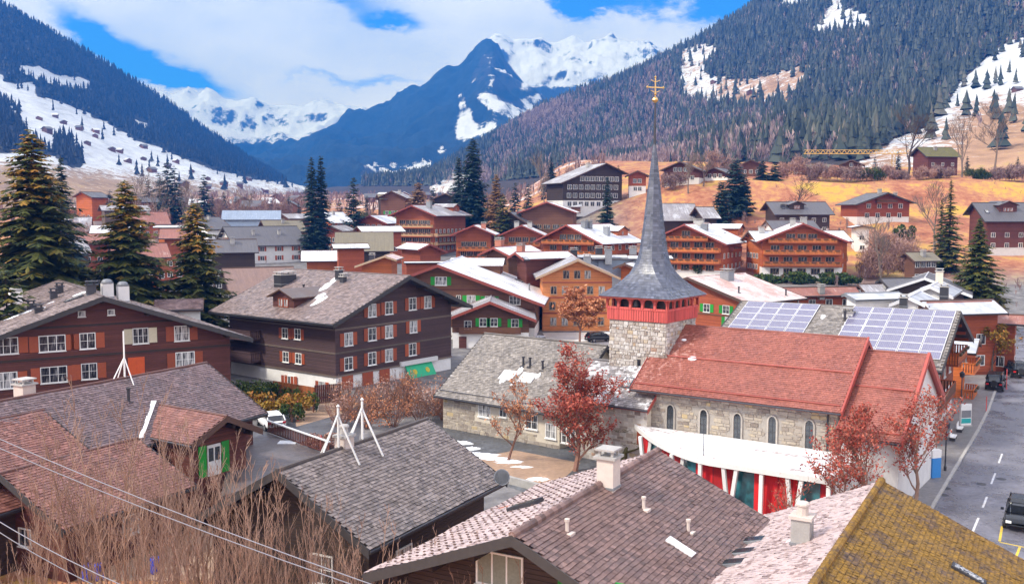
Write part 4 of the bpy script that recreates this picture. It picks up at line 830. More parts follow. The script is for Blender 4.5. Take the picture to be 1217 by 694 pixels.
# wing of the parish house between it and the nave
wg = Chalet('snow dusted slate roofed wing joining parish house to church tower', 12.6, 76.8, -51, 7.4, 3.6, 1.5, 7.6, .78, base=0, wall='cream_plaster', roofl='tile_frosty', fascia='copper_red', og=.4, oe=.6, th=.18, name='parish_wing', cat='house', group=None, near=True, tl='tile_frosty', tr='tile_grey', tw=.27, te=.2)
wg.skyl(-1, 747, 456, .8, 1.1); wg.winpx('left', 768, 521, .7, 1.0, sh='shutter_red', detail=True)
mkobj('stones', stone_mesh(wg.y1 - wg.y0, wg.zl - .05, 'stone', (.22, .4), (.3, .9), .03, 29), wg.root, (wg.xl, wg.y1, 0), -math.pi / 2, 'stuff')
# ------------------------------------------------------------------ big timber chalets of the middle ground
lc = Chalet('wide dark red-brown timber chalet at left with low grey roof', -37.4, 89.7, -33, 25.8, 14.6, 13.8, 12.1, .35, base=0, wall='wood_redbrown', roofl='tile_chalet', fascia='fascia_dark', og=1.6, oe=1.8, th=.28, name='timber_chalet', near=True, tl='tile_chalet', tr='tile_chalet', tw=.34, te=.3)
SR = 'shutter_red'
for px, py, w, c_, sh in ((8, 411, 1.7, 3, SR), (62, 408, 2.1, 3, SR), (104, 405, 1.25, 2, SR), (167, 399, 1.3, 3, 'shutter_cream'), (216, 396, 1.3, 2, SR), (64, 445, 2.1, 3, SR), (106, 441, 1.25, 2, SR), (220, 427, 1.7, 3, SR), (8, 452, 1.6, 3, SR)):
    lc.winpx('front', px, py, w, 1.35, cols=c_, sh=sh, shw=.75, rows=2)
q = lc.hit('front', 162, 435); b = MB(); b.box(-.75, .75, -.09, .02, -.85, .85, 0)
for k in range(2): b.box(-.62 + k * .66, -.04 + k * .66, -.115, -.09, -.7, .7, 0)
b.obj('door', 'door_orange', lc.root, loc=(q.x, lc.y0, q.z))
for px, py in ((97, 373), (132, 371)): lc.winpx('front', px, py, .5, .4, cols=1)
qa = lc.hit('front', 100, 424).z; qb = lc.hit('front', 100, 388).z
lc.belts((qa, qb), 'wood_dark', ('front',))
lc.chimpx(-1, 19, 362, w=1.2, d=1.2, h=1.5, mat='white_plaster', cap='dome'); lc.chim(2.6, 4.5, 1.0, 1.0, 1.6, 'white_plaster', 'dome', 'grey_metal'); lc.chim(1.2, 4.6, 1.0, 1.0, 1.4, 'white_plaster', 'dome', 'grey_metal'); lc.chim(-.3, 4.4, .8, .8, 1.0, 'dark_metal', 'slab', 'dark_metal')
for px, py, h_ in ((64, 356, .8), (71, 349, .8), (37, 367, .5), (46, 372, .5)): q = lc.hit('roofl', px, py); chimney_obj(lc.roof, (q.x, q.y, lc.rz(q.x) - .1), .65, .65, h_, 'dark_metal', 'slab', 'dark_metal')
lc.skyl(-1, 88, 356, 1.0, 1.8)
snow_patches(lc, -1, [(4, 372), (15, 378), (60, 361), (95, 350), (30, 372), (48, 368)], 14, .8)
dc = Chalet('dark plum timber chalet with white base and long brown roof, mid left', -11.9, 114.7, -52, 22.5, 11.9, 11.2, 12.36, .39, base=-.4, wall='wood_plum', baseh=2.05, roofl='tile_chalet', fascia='fascia_dark', og=1.9, oe=1.9, th=.28, name='timber_chalet', near=True, tl='tile_chalet', tr='tile_chalet', tw=.34, te=.3)
for px, py in ((442, 369), (462, 366), (490, 361), (508, 359), (414, 403), (442, 397), (462, 394), (491, 388), (414, 432), (442, 426), (462, 422), (490, 415)): dc.winpx('front', px, py, 1.15, 1.35, sh=SR, shw=.6, rows=2)
for px, py in ((413, 463), (437, 455), (457, 450)):
    q = dc.hit('front', px, py); b = MB(); b.box(-.8, .8, -.08, .02, -1.0, .9); b.box(-.04, .04, -.1, -.08, -1, .9); b.obj('garage_door', 'shutter_red', dc.root, loc=(q.x, dc.y0, max(q.z, 1.0)))
for px, py in ((339, 396), (354, 397), (340, 424), (355, 426)): dc.winpx('left', px, py, .95, 1.1, sh=SR, shw=.5, rows=2)
for px, py in ((342, 452), (346, 452), (383, 459)): dc.winpx('left', px, py, 1.0, 1.0, sh=SR, shw=.5)
dc.belts([dc.hit('front', 415, y_).z for y_ in (391, 419, 446)], 'wood_grey', ('front', 'left'))
q = dc.hit('left', 320, 408); 
for z_ in (5.2, 2.6): dc.balc('left', dc.y1 - 3.2, z_, 5.6, 1.5, flowers=False)
dc.dormer(-1, 337, 366, 3.8, 7.5, 1.3, roof='tile_chalet', wall='wood_redbrown', wins=2)
dc.chimpx(-1, 339, 337, w=2.4, d=1.4, h=1.2, mat='dark_metal', cap='slab'); dc.chimpx(-1, 403, 332, w=.7, d=.7, h=1.2, mat='dark_metal', cap='slab'); dc.chimpx(-1, 408, 336, w=.6, d=.6, h=.8, mat='dark_metal', cap='slab'); dc.pipe(-1, 361, 346, .12, .7, 'dark_metal')
snow_patches(dc, -1, [(398, 332), (391, 338), (381, 352), (381, 357), (385, 343)], 24, 1.1)
q = dc.hit('front', 497, 441); b = MB(); aw_ = 2.3
b.hexa([(-aw_, -.95, -.8), (aw_, -.95, -.8), (aw_, -.05, .85), (-aw_, -.05, .85)], [(-aw_, -1.02, -.74), (aw_, -1.02, -.74), (aw_, -.05, .97), (-aw_, -.05, .97)]); b.box(-aw_, aw_, -1.03, -.97, -1.15, -.82)
aw = b.obj('awning', 'awning_green', dc.root, loc=(q.x, dc.y0, q.z))
for sx in (-1, 1): b = MB(); b.lathe([(.01, -.02), (.34, -.02), (.34, .02), (.01, .02)], n=12); o = b.obj('awning_medallion', 'brass_yellow', aw, loc=(sx * 1.1, -.55, .12)); o.rotation_euler = (R(61), 0, 0)
b = MB(); b.box(-3.2, 3.2, -.35, .0, .99, 1.5); b.obj('shop_fascia', 'white_paint', dc.root, loc=(q.x, dc.y0, q.z))
gc = Chalet('red-brown chalet with green shutters and wide snowy roof', -11.4, 150.5, 5, 28, 11.5, 16.4, 11.7, .37, base=-.3, wall='wood_brown', baseh=2.2, roofl='far_snow', fascia='fascia_red', og=1.6, oe=1.6, th=.3, name='timber_chalet', near=True, tl=None)
GS = 'shutter_green'
for px, py, w, sh in ((524, 334, 1.7, GS), (560, 356, 1.2, GS), (582, 357, 1.3, GS), (612, 357, 1.6, None), (545, 356, .6, None)): gc.winpx('front', px, py, w, 1.2, cols=3 if w > 1.5 else 2, sh=sh, shw=.65, rows=2)
gc.belts([gc.hit('front', 560, y_).z for y_ in (345, 368)], 'wood_redbrown', ('front',))
gc.dormer(1, 596, 325, 5.0, 9, 1.5, roof='far_snow', wall='wood_brown', wins=1); gc.skyl(1, 617, 334, 1.0, 1.6); gc.pipe(1, 629, 345, .12, 1.0, 'grey_metal')
po = Chalet('gabled porch with grey roof and green shutters below the snowy roof', -3.2, 141.0, 0, 10.5, 6.5, 6.7, 6.9, .40, base=-.3, wall='wood_brown', baseh=2.6, roofl='far_frost', fascia='fascia_red', og=1.2, oe=1.0, th=.25, name='gabled_porch', cat='porch', group=None, near=True)
for px, py, sh in ((556, 386, None), (574, 383, GS), (587, 383, GS), (612, 384, GS)): po.winpx('front', px, py, .95, 1.1, sh=sh, shw=.5, rows=2)
q = po.hit('front', 550, 408); b = MB(); b.box(-.55, .55, -.06, .02, -1, 1); b.obj('door', 'wood_redbrown', po.root, loc=(q.x, po.y0, q.z))
po.balc('front', 0, 2.6, 9.0, .5, .7, flowers=False)
rb = Chalet('orange-red chalet with green shutters and pale frosted roof behind tower', 26.0, 145.6, 50, 14.1, 11.1, 11.2, 10.1, .28, base=0, wall='wood_rust', roofl='far_pink', fascia='fascia_brown', og=1.0, oe=1.2, th=.25, name='timber_chalet', near=True)
for px, py in ((863, 368), (840, 366), (866, 382)): rb.winpx('front', px, py, 1.1, 1.1, sh=GS, shw=.6, rows=2)
rb.belts([rb.hit('front', 860, 376).z], 'wood_brown', ('front',)); rb.chimpx(1, 864, 332, w=1.6, d=1.4, h=1.3, mat='grey_metal', cap='slab'); rb.pipe(1, 878, 348, .12, .8, 'dark_metal'); rb.pipe(1, 934, 351, .12, .8, 'dark_metal')
# ------------------------------------------------------------------ building with the solar roof beside the street
sb = Chalet('street building with solar panels on its long grey roof', 40.7, 88.7, -59, 20.4, 11.5, 11.3, 10.8, .33, base=0, wall='wood_rust', baseh=2.9, roofl='tile_grey', fascia='fascia_dark', og=1.6, oe=1.5, th=.3, name='solar_building', cat='building', group=None, near=True, tl='tile_grey', tw=.34, te=.3)
pm = MB(); pw, pl = 1.78, 1.42; pm.box(-pl / 2 + .02, pl / 2 - .02, -pw / 2 + .02, pw / 2 - .02, 0, .05, 0); pm.box(-pl / 2 + .07, pl / 2 - .07, -pw / 2 + .07, pw / 2 - .07, .051, .056, 1); pmesh = pm.mesh(['white_trim', 'solar_cell'])
sf = sb.slopeframe(-1); cs = math.cos(math.atan(sb.sl))
def panel(x, y): o = mkobj('solar_panel', pmesh, sb.roof, (x, y, sb.rz(x) + .14)); o.rotation_euler = (0, sf, 0)
qa = sb.hit('roofl', 1060, 371)
for i in range(7):
    for j in range(5):
        x = -.9 - i * pl * 1.02 * cs; y = .35 + pw / 2 + j * pw * 1.01
        if x > -sb.wl + .9: panel(x, y)
for i in range(6):
    for j in range(4):
        x = -.9 - i * pl * 1.02 * cs; y = sb.L - .8 - pw / 2 - j * pw * 1.01; panel(x, y)
sb.rail(-1, .965, 'dark_metal', .06)
sb.skyl(-1, 1035, 387, 1.6, 1.6, pane='snow', frame='white_trim'); sb.pipe(-1, 1004, 381, .12, .8, 'dark_metal'); sb.chimpx(-1, 1008, 376, w=.9, d=.9, h=.5, mat='white_plaster', cap='slab'); snow_patches(sb, -1, [(1008, 384), (1004, 390), (1030, 390), (978, 377)], 31, .8)
for px, py in ((1094, 470), (1108, 459)): sb.winpx('front', px, py, 1.2, 1.4, sh=SR, shw=.5)
for t in (-7.5, -4.5, -1.0, 3.0, 6.5): sb.win('front', t, 1.5, 1.3, 1.5, sh=SR, shw=.5); sb.win('front', t, 5.0, 1.2, 1.3, sh=SR, shw=.5)
sb.balc('front', -4.4, 3.3, 10.5, 1.3, 1.0, railmat='wood_brown', flowers=False); sb.balc('front', 4.5, 5.8, 7, 1.4, 1.0, railmat='wood_orange')
for t in (3, 6, 9): sb.win('left', t, 4.6, 1.2, 1.3, sh=SR, shw=.5)
# ------------------------------------------------------------------ orange timber chalets further back
def pxch(label, px, py, d, ph, wpx_l, wpx_r, L, s=.42, base=None, **k):
    p = at(px, py, d); return Chalet(label, p.x, p.y, ph, L, wpx_l * d / F, wpx_r * d / F, p.z, s, base=base, **k)
HO = dict(wall='wood_amber', fascia='fascia_red', roofl='far_snow', og=2.0, oe=1.5)
c = Chalet('large four storey orange chalet with three balconies, right of spire', 67.4, 227.9, 7, 16, 10.5, 10.9, 17.0, .41, baseh=2.4, **HO); auto_front(c, 4, 5, 1.4, 2.7, 1.9, 1.3, frame='fascia_tan', cols=3); auto_balc(c, (0, 1, 2), 2.75, 2.7, 'wood_rail'); c.chim(.8, 5, 1.4, 1.2, 1.5); c.chim(-1.5, 6, 1.2, 1, 1.5); auto_side(c, 'right', 3, 4); c.pipe(1, 985, 285, .2, 1.2, 'grey_metal')
c = Chalet('frosted low roofed annexe wing behind the four storey orange chalet', 57.5, 240, 85, 24, 6, 6, 15.0, .40, wall='wood_orange', roofl='far_snow', name='chalet_wing', cat='chalet'); c.chim(1, 3, 1.2, 1.2, 1.2); c.chim(1, 14, 1.2, 1.2, 1.2)
c = Chalet('orange chalet with three flowered balconies directly right of the spire', 40.8, 234, 27, 22, 10.4, 10.3, 16.7, .45, baseh=1.0, **HO); auto_front(c, 4, 5, 1.5, 2.7, 1.9, 1.3, frame='fascia_tan', cols=3); auto_balc(c, (0, 1, 2), 2.6, 2.7, 'wood_rail'); auto_side(c, 'right', 3, 5); c.chim(3, 7, 1.6, 1.3, 1.4, 'grey_metal'); c.chim(1, 9, 2.4, 1.2, 1.4); c.dormer(1, 880, 277, 5, 8, 1.2, roof='far_snow'); c.balc('right', 12, 5.2, 8, 1.2)
c = Chalet('orange chalet with balconies and chimneys left of the spire', 13.2, 240.7, 38, 20, 10, 10.6, 16.5, .43, baseh=.8, **HO); auto_front(c, 4, 4, 1.5, 2.7, 1.9, 1.3, frame='fascia_tan', cols=3); auto_balc(c, (0, 1, 2), 2.6, 2.7, 'wood_rail'); auto_side(c, 'right', 3, 5); c.chim(2, 5, 1.2, 1.2, 1.8, 'grey_metal'); c.chim(2, 7, 1.4, 1.2, 1.8, 'grey_metal'); c.chim(6, 9, 1.3, 1.3, 2, 'grey_metal'); c.dormer(1, 740, 280, 5, 8, 1.2, roof='far_snow'); c.balc('right', 13, 4.6, 8, 1.2)
c = Chalet('orange chalet, middle of the three in a row, rightmost gable overlapped', 2.6, 274.2, 6, 14, 6.8, 6.8, 15.9, .44, **HO); auto_front(c, 3, 4, 1.5, 2.7, 1.6, 1.3, frame='fascia_tan', cols=3); auto_balc(c, (0, 1), 2.4, 2.7, 'wood_rail'); c.chim(2, 4, 1.3, 1.2, 1.6); c.chim(-2, 7, 1.3, 1.2, 1.6)
c = Chalet('orange chalet, leftmost of the three in a row', -10.7, 271, 4, 14, 6.5, 6.2, 15.9, .42, **HO); auto_front(c, 3, 4, 1.5, 2.7, 1.6, 1.3, frame='fascia_tan', cols=3); auto_balc(c, (0, 1), 2.4, 2.7, 'wood_rail'); c.chim(2.5, 4, 1.3, 1.2, 1.6, 'terracotta')
c = pxch('big orange hotel chalet with long flowered balconies, upper centre', 489, 244, 315, 24, 33, 33, 26, .38, wall='wood_amber', fascia='fascia_red', roofl='far_frost', og=2.2, oe=1.9); auto_front(c, 4, 6, 1.5, 2.8, 2.0, 1.4, frame='fascia_tan', cols=3); auto_side(c, 'right', 3, 8)
for k in (0, 1, 2): z_ = 2.7 + k * 2.8; half = min(min(-c.xl, c.xr), (c.h - z_ - 1.3) / c.sl) * .95; c.balc('front', 0, z_, 2 * half, 1.3, railmat='rail_pale')
c.balc('right', 12, 2.7, 20, 1.3, railmat='rail_pale'); c.balc('right', 12, 5.5, 20, 1.3, railmat='rail_pale'); c.chim(2, 8, 1.6, 1.3, 2, 'grey_metal'); c.dormer(1, 542, 251, 5, 8, 1.3, roof='far_frost')
c = Chalet('ornate honey coloured chalet with tan eaves behind the round orange tree', 10.8, 161.2, -1, 14, 6.9, 7.0, 12.0, .44, base=0, wall='wood_honey', fascia='fascia_tan', roofl='far_frost', og=1.4, oe=1.2, near=True); auto_front(c, 4, 7, 1.6, 2.6, .95, 1.25, frame='fascia_tan', margin=.7); c.belts((2.9, 5.5, 8.0), 'fascia_red', ('front',)); c.chim(2, 5, 1.2, 1.0, 1.2, 'grey_metal')
c = pxch('orange chalet with pale balcony at left end of the upper row', 439, 256, 335, 20, 24, 23, 14, .42, wall='wood_rust', fascia='fascia_red', roofl='far_snow'); auto_front(c, 3, 4); auto_balc(c, (0, 1), 2.6, 2.7, 'rail_pale')
c = pxch('small brown chalet with bright green shutters beside the larch', 465, 227, 400, 10, 18, 19, 12, .45, wall='wood_brown', roofl='far_frost', baseh=2); auto_front(c, 3, 3, 1.6, 2.6, 1.4, 1.3, sh='shutter_green'); c.chim(2, 5, 1, 1, 1.2)
c = pxch('low dark chalet wing left of the green shuttered chalet', 448, 231, 405, 70, 14, 14, 10, .42, wall='wood_dark', roofl='far_olive', name='chalet_wing'); auto_front(c, 2, 3)
c = pxch('dark gabled chalet with teal windows behind the hotel chalet', 529, 230, 390, 0, 17, 14, 12, .42, wall='wood_dark', roofl='far_frost'); auto_front(c, 2, 3, pane='glass_teal', sh='shutter_green')
c = pxch('pinkish brown chalet with flowered balcony above the orange row', 650, 240, 300, 8, 36, 35, 18, .36, wall='wood_brown', fascia='fascia_red', roofl='far_snow', og=1.6); auto_front(c, 3, 5, 1.5, 2.7, 1.9, 1.3, frame='fascia_tan', cols=3); auto_balc(c, (1,), 2.5, 2.7, 'wood_brown'); c.dormer(1, 690, 250, 5, 8, 1.2, roof='far_snow')
c = pxch('brown barn with broad olive roof beside the street lamp', 398, 276, 255, 82, 20, 30, 15, .72, wall='wood_dark', roofl='far_olive', name='barn', cat='barn', oe=.8)
c = pxch('small white roofed chalet with gable facing right, below hotel chalet', 511, 290, 225, -32, 16, 24, 12, .42, wall='wood_rust', roofl='far_snow', fascia='fascia_red'); auto_front(c, 2, 3)
c = pxch('small orange house with pink frosted roof in the centre left', 457, 304, 195, 2, 36, 14, 10, .35, wall='wood_orange', roofl='far_pink', fascia='fascia_tan'); auto_front(c, 2, 3, 1.4); c.chim(-3, 3, 1, 1, 1.2, 'dark_metal')
c = pxch('low shed with a flat white roof in the centre left', 480, 311, 190, 80, 8, 8, 13, .12, wall='wood_rust', roofl='far_snow', name='shed', cat='shed', og=.4, oe=.5)
c = pxch('snow roofed house with red chimney behind the green shuttered chalet', 586, 294, 180, 30, 22, 24, 14, .42, wall='wood_brown', roofl='far_snow', fascia='fascia_red'); auto_front(c, 2, 3); c.chim(-1, 4, 1.3, 1.3, 1.8, 'terracotta'); c.chim(3, 5, 1.2, 1.2, 1.6, 'terracotta')
c = pxch('house with white roof and skylight left of the honey chalet', 612, 300, 172, 60, 18, 20, 11, .36, wall='wood_redbrown', roofl='far_snow', fascia='fascia_red'); auto_side(c, 'right', 2, 4); c.skyl(1, 625, 308, 1, 1.4)
c = pxch('low white roofed block with blue trim behind the honey chalet, left', 655, 303, 182, 88, 13, 13, 14, .2, wall='blue_paint', roofl='far_snow', name='house', cat='house'); c.chim(2, 4, 1.3, 1.2, 1.5, 'dark_metal'); c.chim(-1, 9, 1.3, 1.2, 1.5, 'dark_metal')
c = pxch('low white roofed block with grey flues behind the honey chalet, right', 702, 304, 182, 88, 14, 14, 15, .2, wall='blue_paint', roofl='far_snow', name='house', cat='house'); c.chim(2, 3, 1.3, 1.2, 1.8, 'grey_metal'); c.chim(-1, 8, 1.3, 1.2, 1.6, 'grey_metal')
c = pxch('orange house with white roof squeezed between honey chalet and spire', 742, 313, 175, 20, 14, 16, 12, .4, wall='wood_orange', roofl='far_snow'); auto_front(c, 2, 2)
# left back: white house, blue-grey house, roofs round the spruces
c = Chalet('white plastered house with dark slate roof and red shutters', -86.4, 294.2, 56, 23.3, 8.8, 9.2, 15.1, .60, base=4.2, wall='white_plaster', roofl='far_dark', og=1.2, oe=1.2, fascia='fascia_dark', name='white_house', cat='house'); auto_side(c, 'right', 2, 4, 1.6, 2.7, 1.2, 1.3, sh='shutter_red'); auto_front(c, 3, 3, 1.6, 2.7, sh='shutter_red'); c.balc('front', 0, 2.8, 10, 1.1, mat='wood_dark', railmat='wood_dark'); c.chim(4, 8, .8, .8, 1.2); c.chim(4, 16, .8, .8, 1.2)
c = pxch('pale blue-grey house with rusty roof behind the white house', 264, 250, 360, 78, 12, 20, 21, .55, wall='blue_paint', roofl='far_blue', name='house', cat='house'); auto_side(c, 'right', 1, 5)
c = pxch('low house with white roof and orange wall right of the white house', 358, 298, 225, 80, 9, 21, 11, .55, wall='wood_orange', roofl='far_snow', name='house', cat='house'); auto_side(c, 'right', 1, 4)
c = pxch('brown roofed barn behind the left end of the plum chalet', 264, 319, 165, 64, 14, 46, 12, .62, wall='wood_dark', roofl='far_rustbrown', name='barn', cat='barn', oe=.8)
c = pxch('small outbuilding with brown tiled roof between red-brown and plum chalets', 184, 357, 118, 75, 4, 22, 5.6, .45, base=0, wall='white_plaster', roofl='tile_brown', name='outbuilding', cat='house', near=True, tr='tile_brown', og=.5, oe=.6)
c = pxch('rusty roofed house partly hidden between the two left spruces', 77, 278, 260, 70, 18, 22, 14, .5, wall='wood_rust', roofl='far_rust'); auto_side(c, 'right', 2, 4)
c = pxch('reddish roofed chalet showing between second and third spruce', 190, 272, 250, 75, 18, 22, 9, .5, wall='wood_rust', roofl='far_rust'); auto_side(c, 'right', 2, 3)
c = pxch('curved white roofed hall above the spruces', 183, 268, 275, 80, 9, 9, 11, .25, wall='wood_orange', roofl='far_snow', name='hall', cat='building')
c = pxch('tan chalet with orange gable behind the tall left spruce', 96, 228, 420, 20, 14, 16, 12, .42, wall='wood_orange', roofl='far_dark', baseh=2.5); auto_front(c, 2, 3)
c = pxch('grey roofed house below the tan chalet at far left', 118, 244, 380, 60, 18, 18, 18, .35, wall='wood_grey', roofl='far_frost'); auto_side(c, 'right', 1, 4)
c = pxch('brown chalet behind the middle spruce', 158, 234, 430, 30, 14, 15, 12, .42, wall='wood_brown', roofl='far_dark'); auto_front(c, 2, 3)
c = pxch('small snow roofed chalet left of the paired spruces', 334, 254, 380, 40, 14, 14, 12, .42, wall='wood_brown', roofl='far_frost'); auto_front(c, 2, 2)
c = pxch('red walled chalet behind the barn roof', 392, 268, 320, 15, 16, 16, 12, .42, wall='wood_rust', roofl='far_frost'); auto_front(c, 2, 3)
c = pxch('white roofed chalet above the barn with small dark gable', 424, 269, 290, 60, 14, 16, 14, .4, wall='wood_rust', roofl='far_snow'); auto_side(c, 'right', 2, 3)
c = pxch('snowy roofed house at left margin of the barn', 394, 290, 215, 70, 10, 12, 8, .4, wall='wood_rust', roofl='far_snow'); auto_side(c, 'right', 1, 2)
# hillside terrace on the right
c = pxch('long dark hotel chalet with white ground floor on the upper terrace', 721, 194, 345, -24, 60, 30, 16, .40, wall='wood_dark', roofl='far_frost', baseh=2.6, name='hillside_chalet', og=1.8, oe=1.6); auto_front(c, 4, 9, 1.4, 2.9, 1.5, 1.5); c.chim(-3, 8, 1.2, 1.2, 1.3)
c = pxch('red gabled wing joined to the long dark hotel chalet', 758, 203, 348, 5, 14, 14, 12, .42, wall='wood_rust', roofl='far_dark', baseh=2.6, name='chalet_wing'); auto_front(c, 3, 3)
c = pxch('dark red chalet behind the spire with white ground floor', 808, 192, 350, 20, 24, 26, 16, .42, wall='wood_redbrown', roofl='far_dark', baseh=1.5, name='hillside_chalet'); auto_front(c, 3, 5, 1.5, 2.9)
c = pxch('low brown chalet right of the spire on the terrace', 848, 199, 355, 30, 18, 20, 14, .42, wall='wood_redbrown', roofl='far_dark', baseh=1.2, name='hillside_chalet'); auto_front(c, 2, 4, 1.5, 2.9)
c = pxch('brown chalet behind the cypress group on the terrace', 893, 190, 385, 10, 19, 19, 14, .42, wall='wood_brown', roofl='far_dark', name='hillside_chalet'); auto_front(c, 2, 3)
c = pxch('long low brown barn behind bare pink trees on the terrace', 945, 195, 400, 75, 14, 16, 16, .4, wall='wood_brown', roofl='far_olive', name='barn', cat='barn')
c = pxch('open barn with frosted roof just right of the spire', 775, 242, 285, 78, 20, 26, 13, .78, wall='wood_dark', roofl='far_frost', name='barn', cat='barn', oe=.8); auto_side(c, 'right', 1, 5)
c = pxch('smaller dark barn with frosted roof right of the open barn', 826, 246, 280, 70, 14, 18, 6, .75, wall='wood_dark', roofl='far_frost', name='barn', cat='barn', oe=.8)
c = pxch('dark slate chalet with centre dormer on the brown slope', 910, 240, 292, 80, 16, 24, 19, .62, wall='wood_dark', roofl='far_dark', baseh=1.8, name='hillside_chalet'); auto_side(c, 'right', 2, 5); c.dormer(1, 947, 249, 4.5, 7, 1.4, roof='far_dark', wins=2); c.chim(3, 4, 1, 1, 1.2, 'dark_metal')
c = pxch('red chalet with white base below the terrace wall', 1056, 229, 305, -4, 39, 34, 16, .36, wall='wood_rust', roofl='far_dark', baseh=1.4, fascia='fascia_dark', name='hillside_chalet', og=1.8); auto_front(c, 3, 4, 1.8, 2.9); c.balc('front', 0, 5.6, 6.5, 1.2, railmat='wood_brown'); c.chim(-1, 4, 1, 1, 1.4); c.chim(4, 4, 1, 1, 1.4)
c = pxch('grey slate chalet with green shuttered dormer at right edge', 1155, 241, 268, 84, 18, 28, 22, .78, wall='wood_redbrown', roofl='far_dark', baseh=1.0, name='hillside_chalet', fascia='fascia_dark'); auto_side(c, 'right', 2, 5); d_ = c.dormer(1, 1198, 252, 5, 8, 1.8, roof='far_dark', wins=3); c.chim(2, 8, 1, 1, 1.6); c.skyl(1, 1173, 252, 1, 1.3)
c = pxch('old chalet with bright mossy roof beside tall bare trees', 1089, 175, 395, 78, 16, 20, 16, .6, wall='wood_redbrown', roofl='far_moss', fascia='fascia_dark', name='hillside_chalet', og=1.6); auto_side(c, 'right', 2, 3); c.chim(2, 7, 1, 1, 1.2)
c = pxch('low brown house among shrubs at the terrace edge', 1012, 190, 380, 20, 14, 15, 12, .42, wall='wood_brown', roofl='far_olive', name='hillside_chalet'); auto_front(c, 2, 3)
c = pxch('white cabin with flat roof beneath the red hillside chalet', 1025, 268, 262, 10, 12, 14, 9, .2, wall='white_plaster', roofl='far_snow', name='cabin', cat='house'); auto_front(c, 1, 3)
# right, behind the solar roof
c = pxch('dark slate house with broad gable and pale chimney behind solar roof', 1099, 330, 152, 25, 42, 52, 15, .38, base=1, wall='wood_dark', roofl='far_dark', fascia='white_trim', og=1.0); c.chimpx(1, 1116, 343, w=1.0, d=1.0, h=2.6, mat='cream_plaster', cap='slab'); auto_front(c, 2, 4)
c = pxch('slate roofed house end left of the broad dark gable', 1046, 331, 162, 80, 10, 20, 9, .5, base=1, wall='wood_dark', roofl='far_dark', fascia='fascia_dark')
c = pxch('pale metal roofed house, its snowy gable before the dark slate house', 1105, 340, 134, 30, 24, 26, 12, .45, base=.5, wall='white_plaster', roofl='metal_roof', fascia='white_trim', og=.6); c.chimpx(1, 1122, 352, w=1, d=1, h=1.3, mat='dark_metal', cap='slab')
c = pxch('small metal roofed gable in front of the pale metal roofs', 1080, 353, 118, 30, 22, 22, 10, .45, base=.5, wall='white_plaster', roofl='metal_roof', fascia='white_trim', og=.6); c.chimpx(-1, 1074, 357, w=.8, d=.8, h=1.0, mat='dark_metal', cap='slab')
c = pxch('house with flat bright sheet metal roof left of the small gables', 1004, 349, 124, 74, 6, 22, 8, .25, base=.5, wall='white_plaster', roofl='metal_roof', fascia='grey_metal', og=.4, oe=.5)
c = pxch('long house with dull grey metal roof ending by the street', 1094, 358, 118, 78, 8, 27, 10, .5, base=.5, wall='wood_rust', roofl='metal_roof', fascia='fascia_brown', og=.6)
c = pxch('orange timber shop with flower balcony beside the parked off-roader', 1164, 404, 104, -59, 34, 24, 12, .35, base=0, wall='wood_orange', roofl='metal_roof', fascia='fascia_brown', near=True, og=1.4, name='timber_shop', cat='shop', group=None); c.balc('front', 0, 3.0, 5, 1.3); c.balc('front', 0, .1, 4, 1.2); c.win('front', -1.5, 4.2, 1.1, 1.2); c.win('front', 1.2, 4.2, 1.1, 1.2)
c = pxch('low building with red-brown roof at the right frame edge', 1222, 375, 120, -59, 22, 24, 9, .4, base=0, wall='wood_rust', roofl='far_rust', name='house', cat='house'); auto_front(c, 1, 3)
# ------------------------------------------------------------------ foreground roofs
f1 = Chalet('near chalet with weathered slate roof and white ridge braces', -10.9, 44.7, 28, 12.8, 6.2, 5.2, 8.0, .57, base=0, wall='wood_dark', roofl='tile_slate', fascia='fascia_dark', og=1.2, oe=.9, name='foreground_chalet', near=True, tl='tile_slate', tr='tile_slate', tw=.24, te=.2)
f1.win('front', 1.6, 3.2, 1.2, 1.3, rows=2); f1.win('right', 4, 3.2, 1.2, 1.2, rows=2)
b = MB(); 
f1.chim(-.1, 5.2, .7, .7, .8, 'light_soffit', 'pot', 'concrete')
for y_ in (4.6, 6.6):
    b = MB(); b.bar((0, y_, f1.h), (0, y_, f1.h + 2.1), .09, .09); b.bar((-1.3, y_, f1.rz(1.3) + .1), (0, y_, f1.h + 1.7), .07, .07); b.bar((1.3, y_, f1.rz(1.3) + .1), (0, y_, f1.h + 1.7), .07, .07); b.bar((0, y_ - 1.2, f1.h + .1), (0, y_, f1.h + 1.8), .07, .07); b.lathe([(.02, f1.h + 2.1), (.1, f1.h + 2.2), (.02, f1.h + 2.3)], (0, y_, 0), 8); b.obj('ridge_brace', 'white_paint', f1.roof)
b = MB(); b.box(-3.9, .4, f1.y0 - 1.1, f1.y0 - .95, 4.0, 4.9); 
q = f1.hit('roofr', 597, 577); b = MB(); b.lathe([(.02, .0), (.42, .1), (.46, .13), (.40, .13), (.02, .05)], n=14); o = b.obj('satellite_dish', 'grey_metal', f1.roof, loc=(f1.wr, f1.L - .6, f1.rz(f1.wr) + .35)); o.rotation_euler = (R(70), 0, R(40))
f2 = Chalet('near chalet with pale dotted left slope and dark brown right slope', 0.0, 34.0, 29.5, 14.2, 6.6, 7.5, 8.5, .40, base=0, wall='wood_dark', roofl='tile_pale_sheen', roofr='tile_umber', fascia='fascia_dark', og=1.5, oe=1.0, name='foreground_chalet', near=True, tl='tile_pale_sheen', tr='tile_umber', tw=.24, te=.2, slr=.47)
q = f2.hit('front', 594, 677); f2.win('front', q.x, q.z, 1.9, 1.2, cols=3, pane='curtain'); f2.win('front', 2.4, q.z - .2, 1.2, 1.2, cols=2, sh='shutter_green')
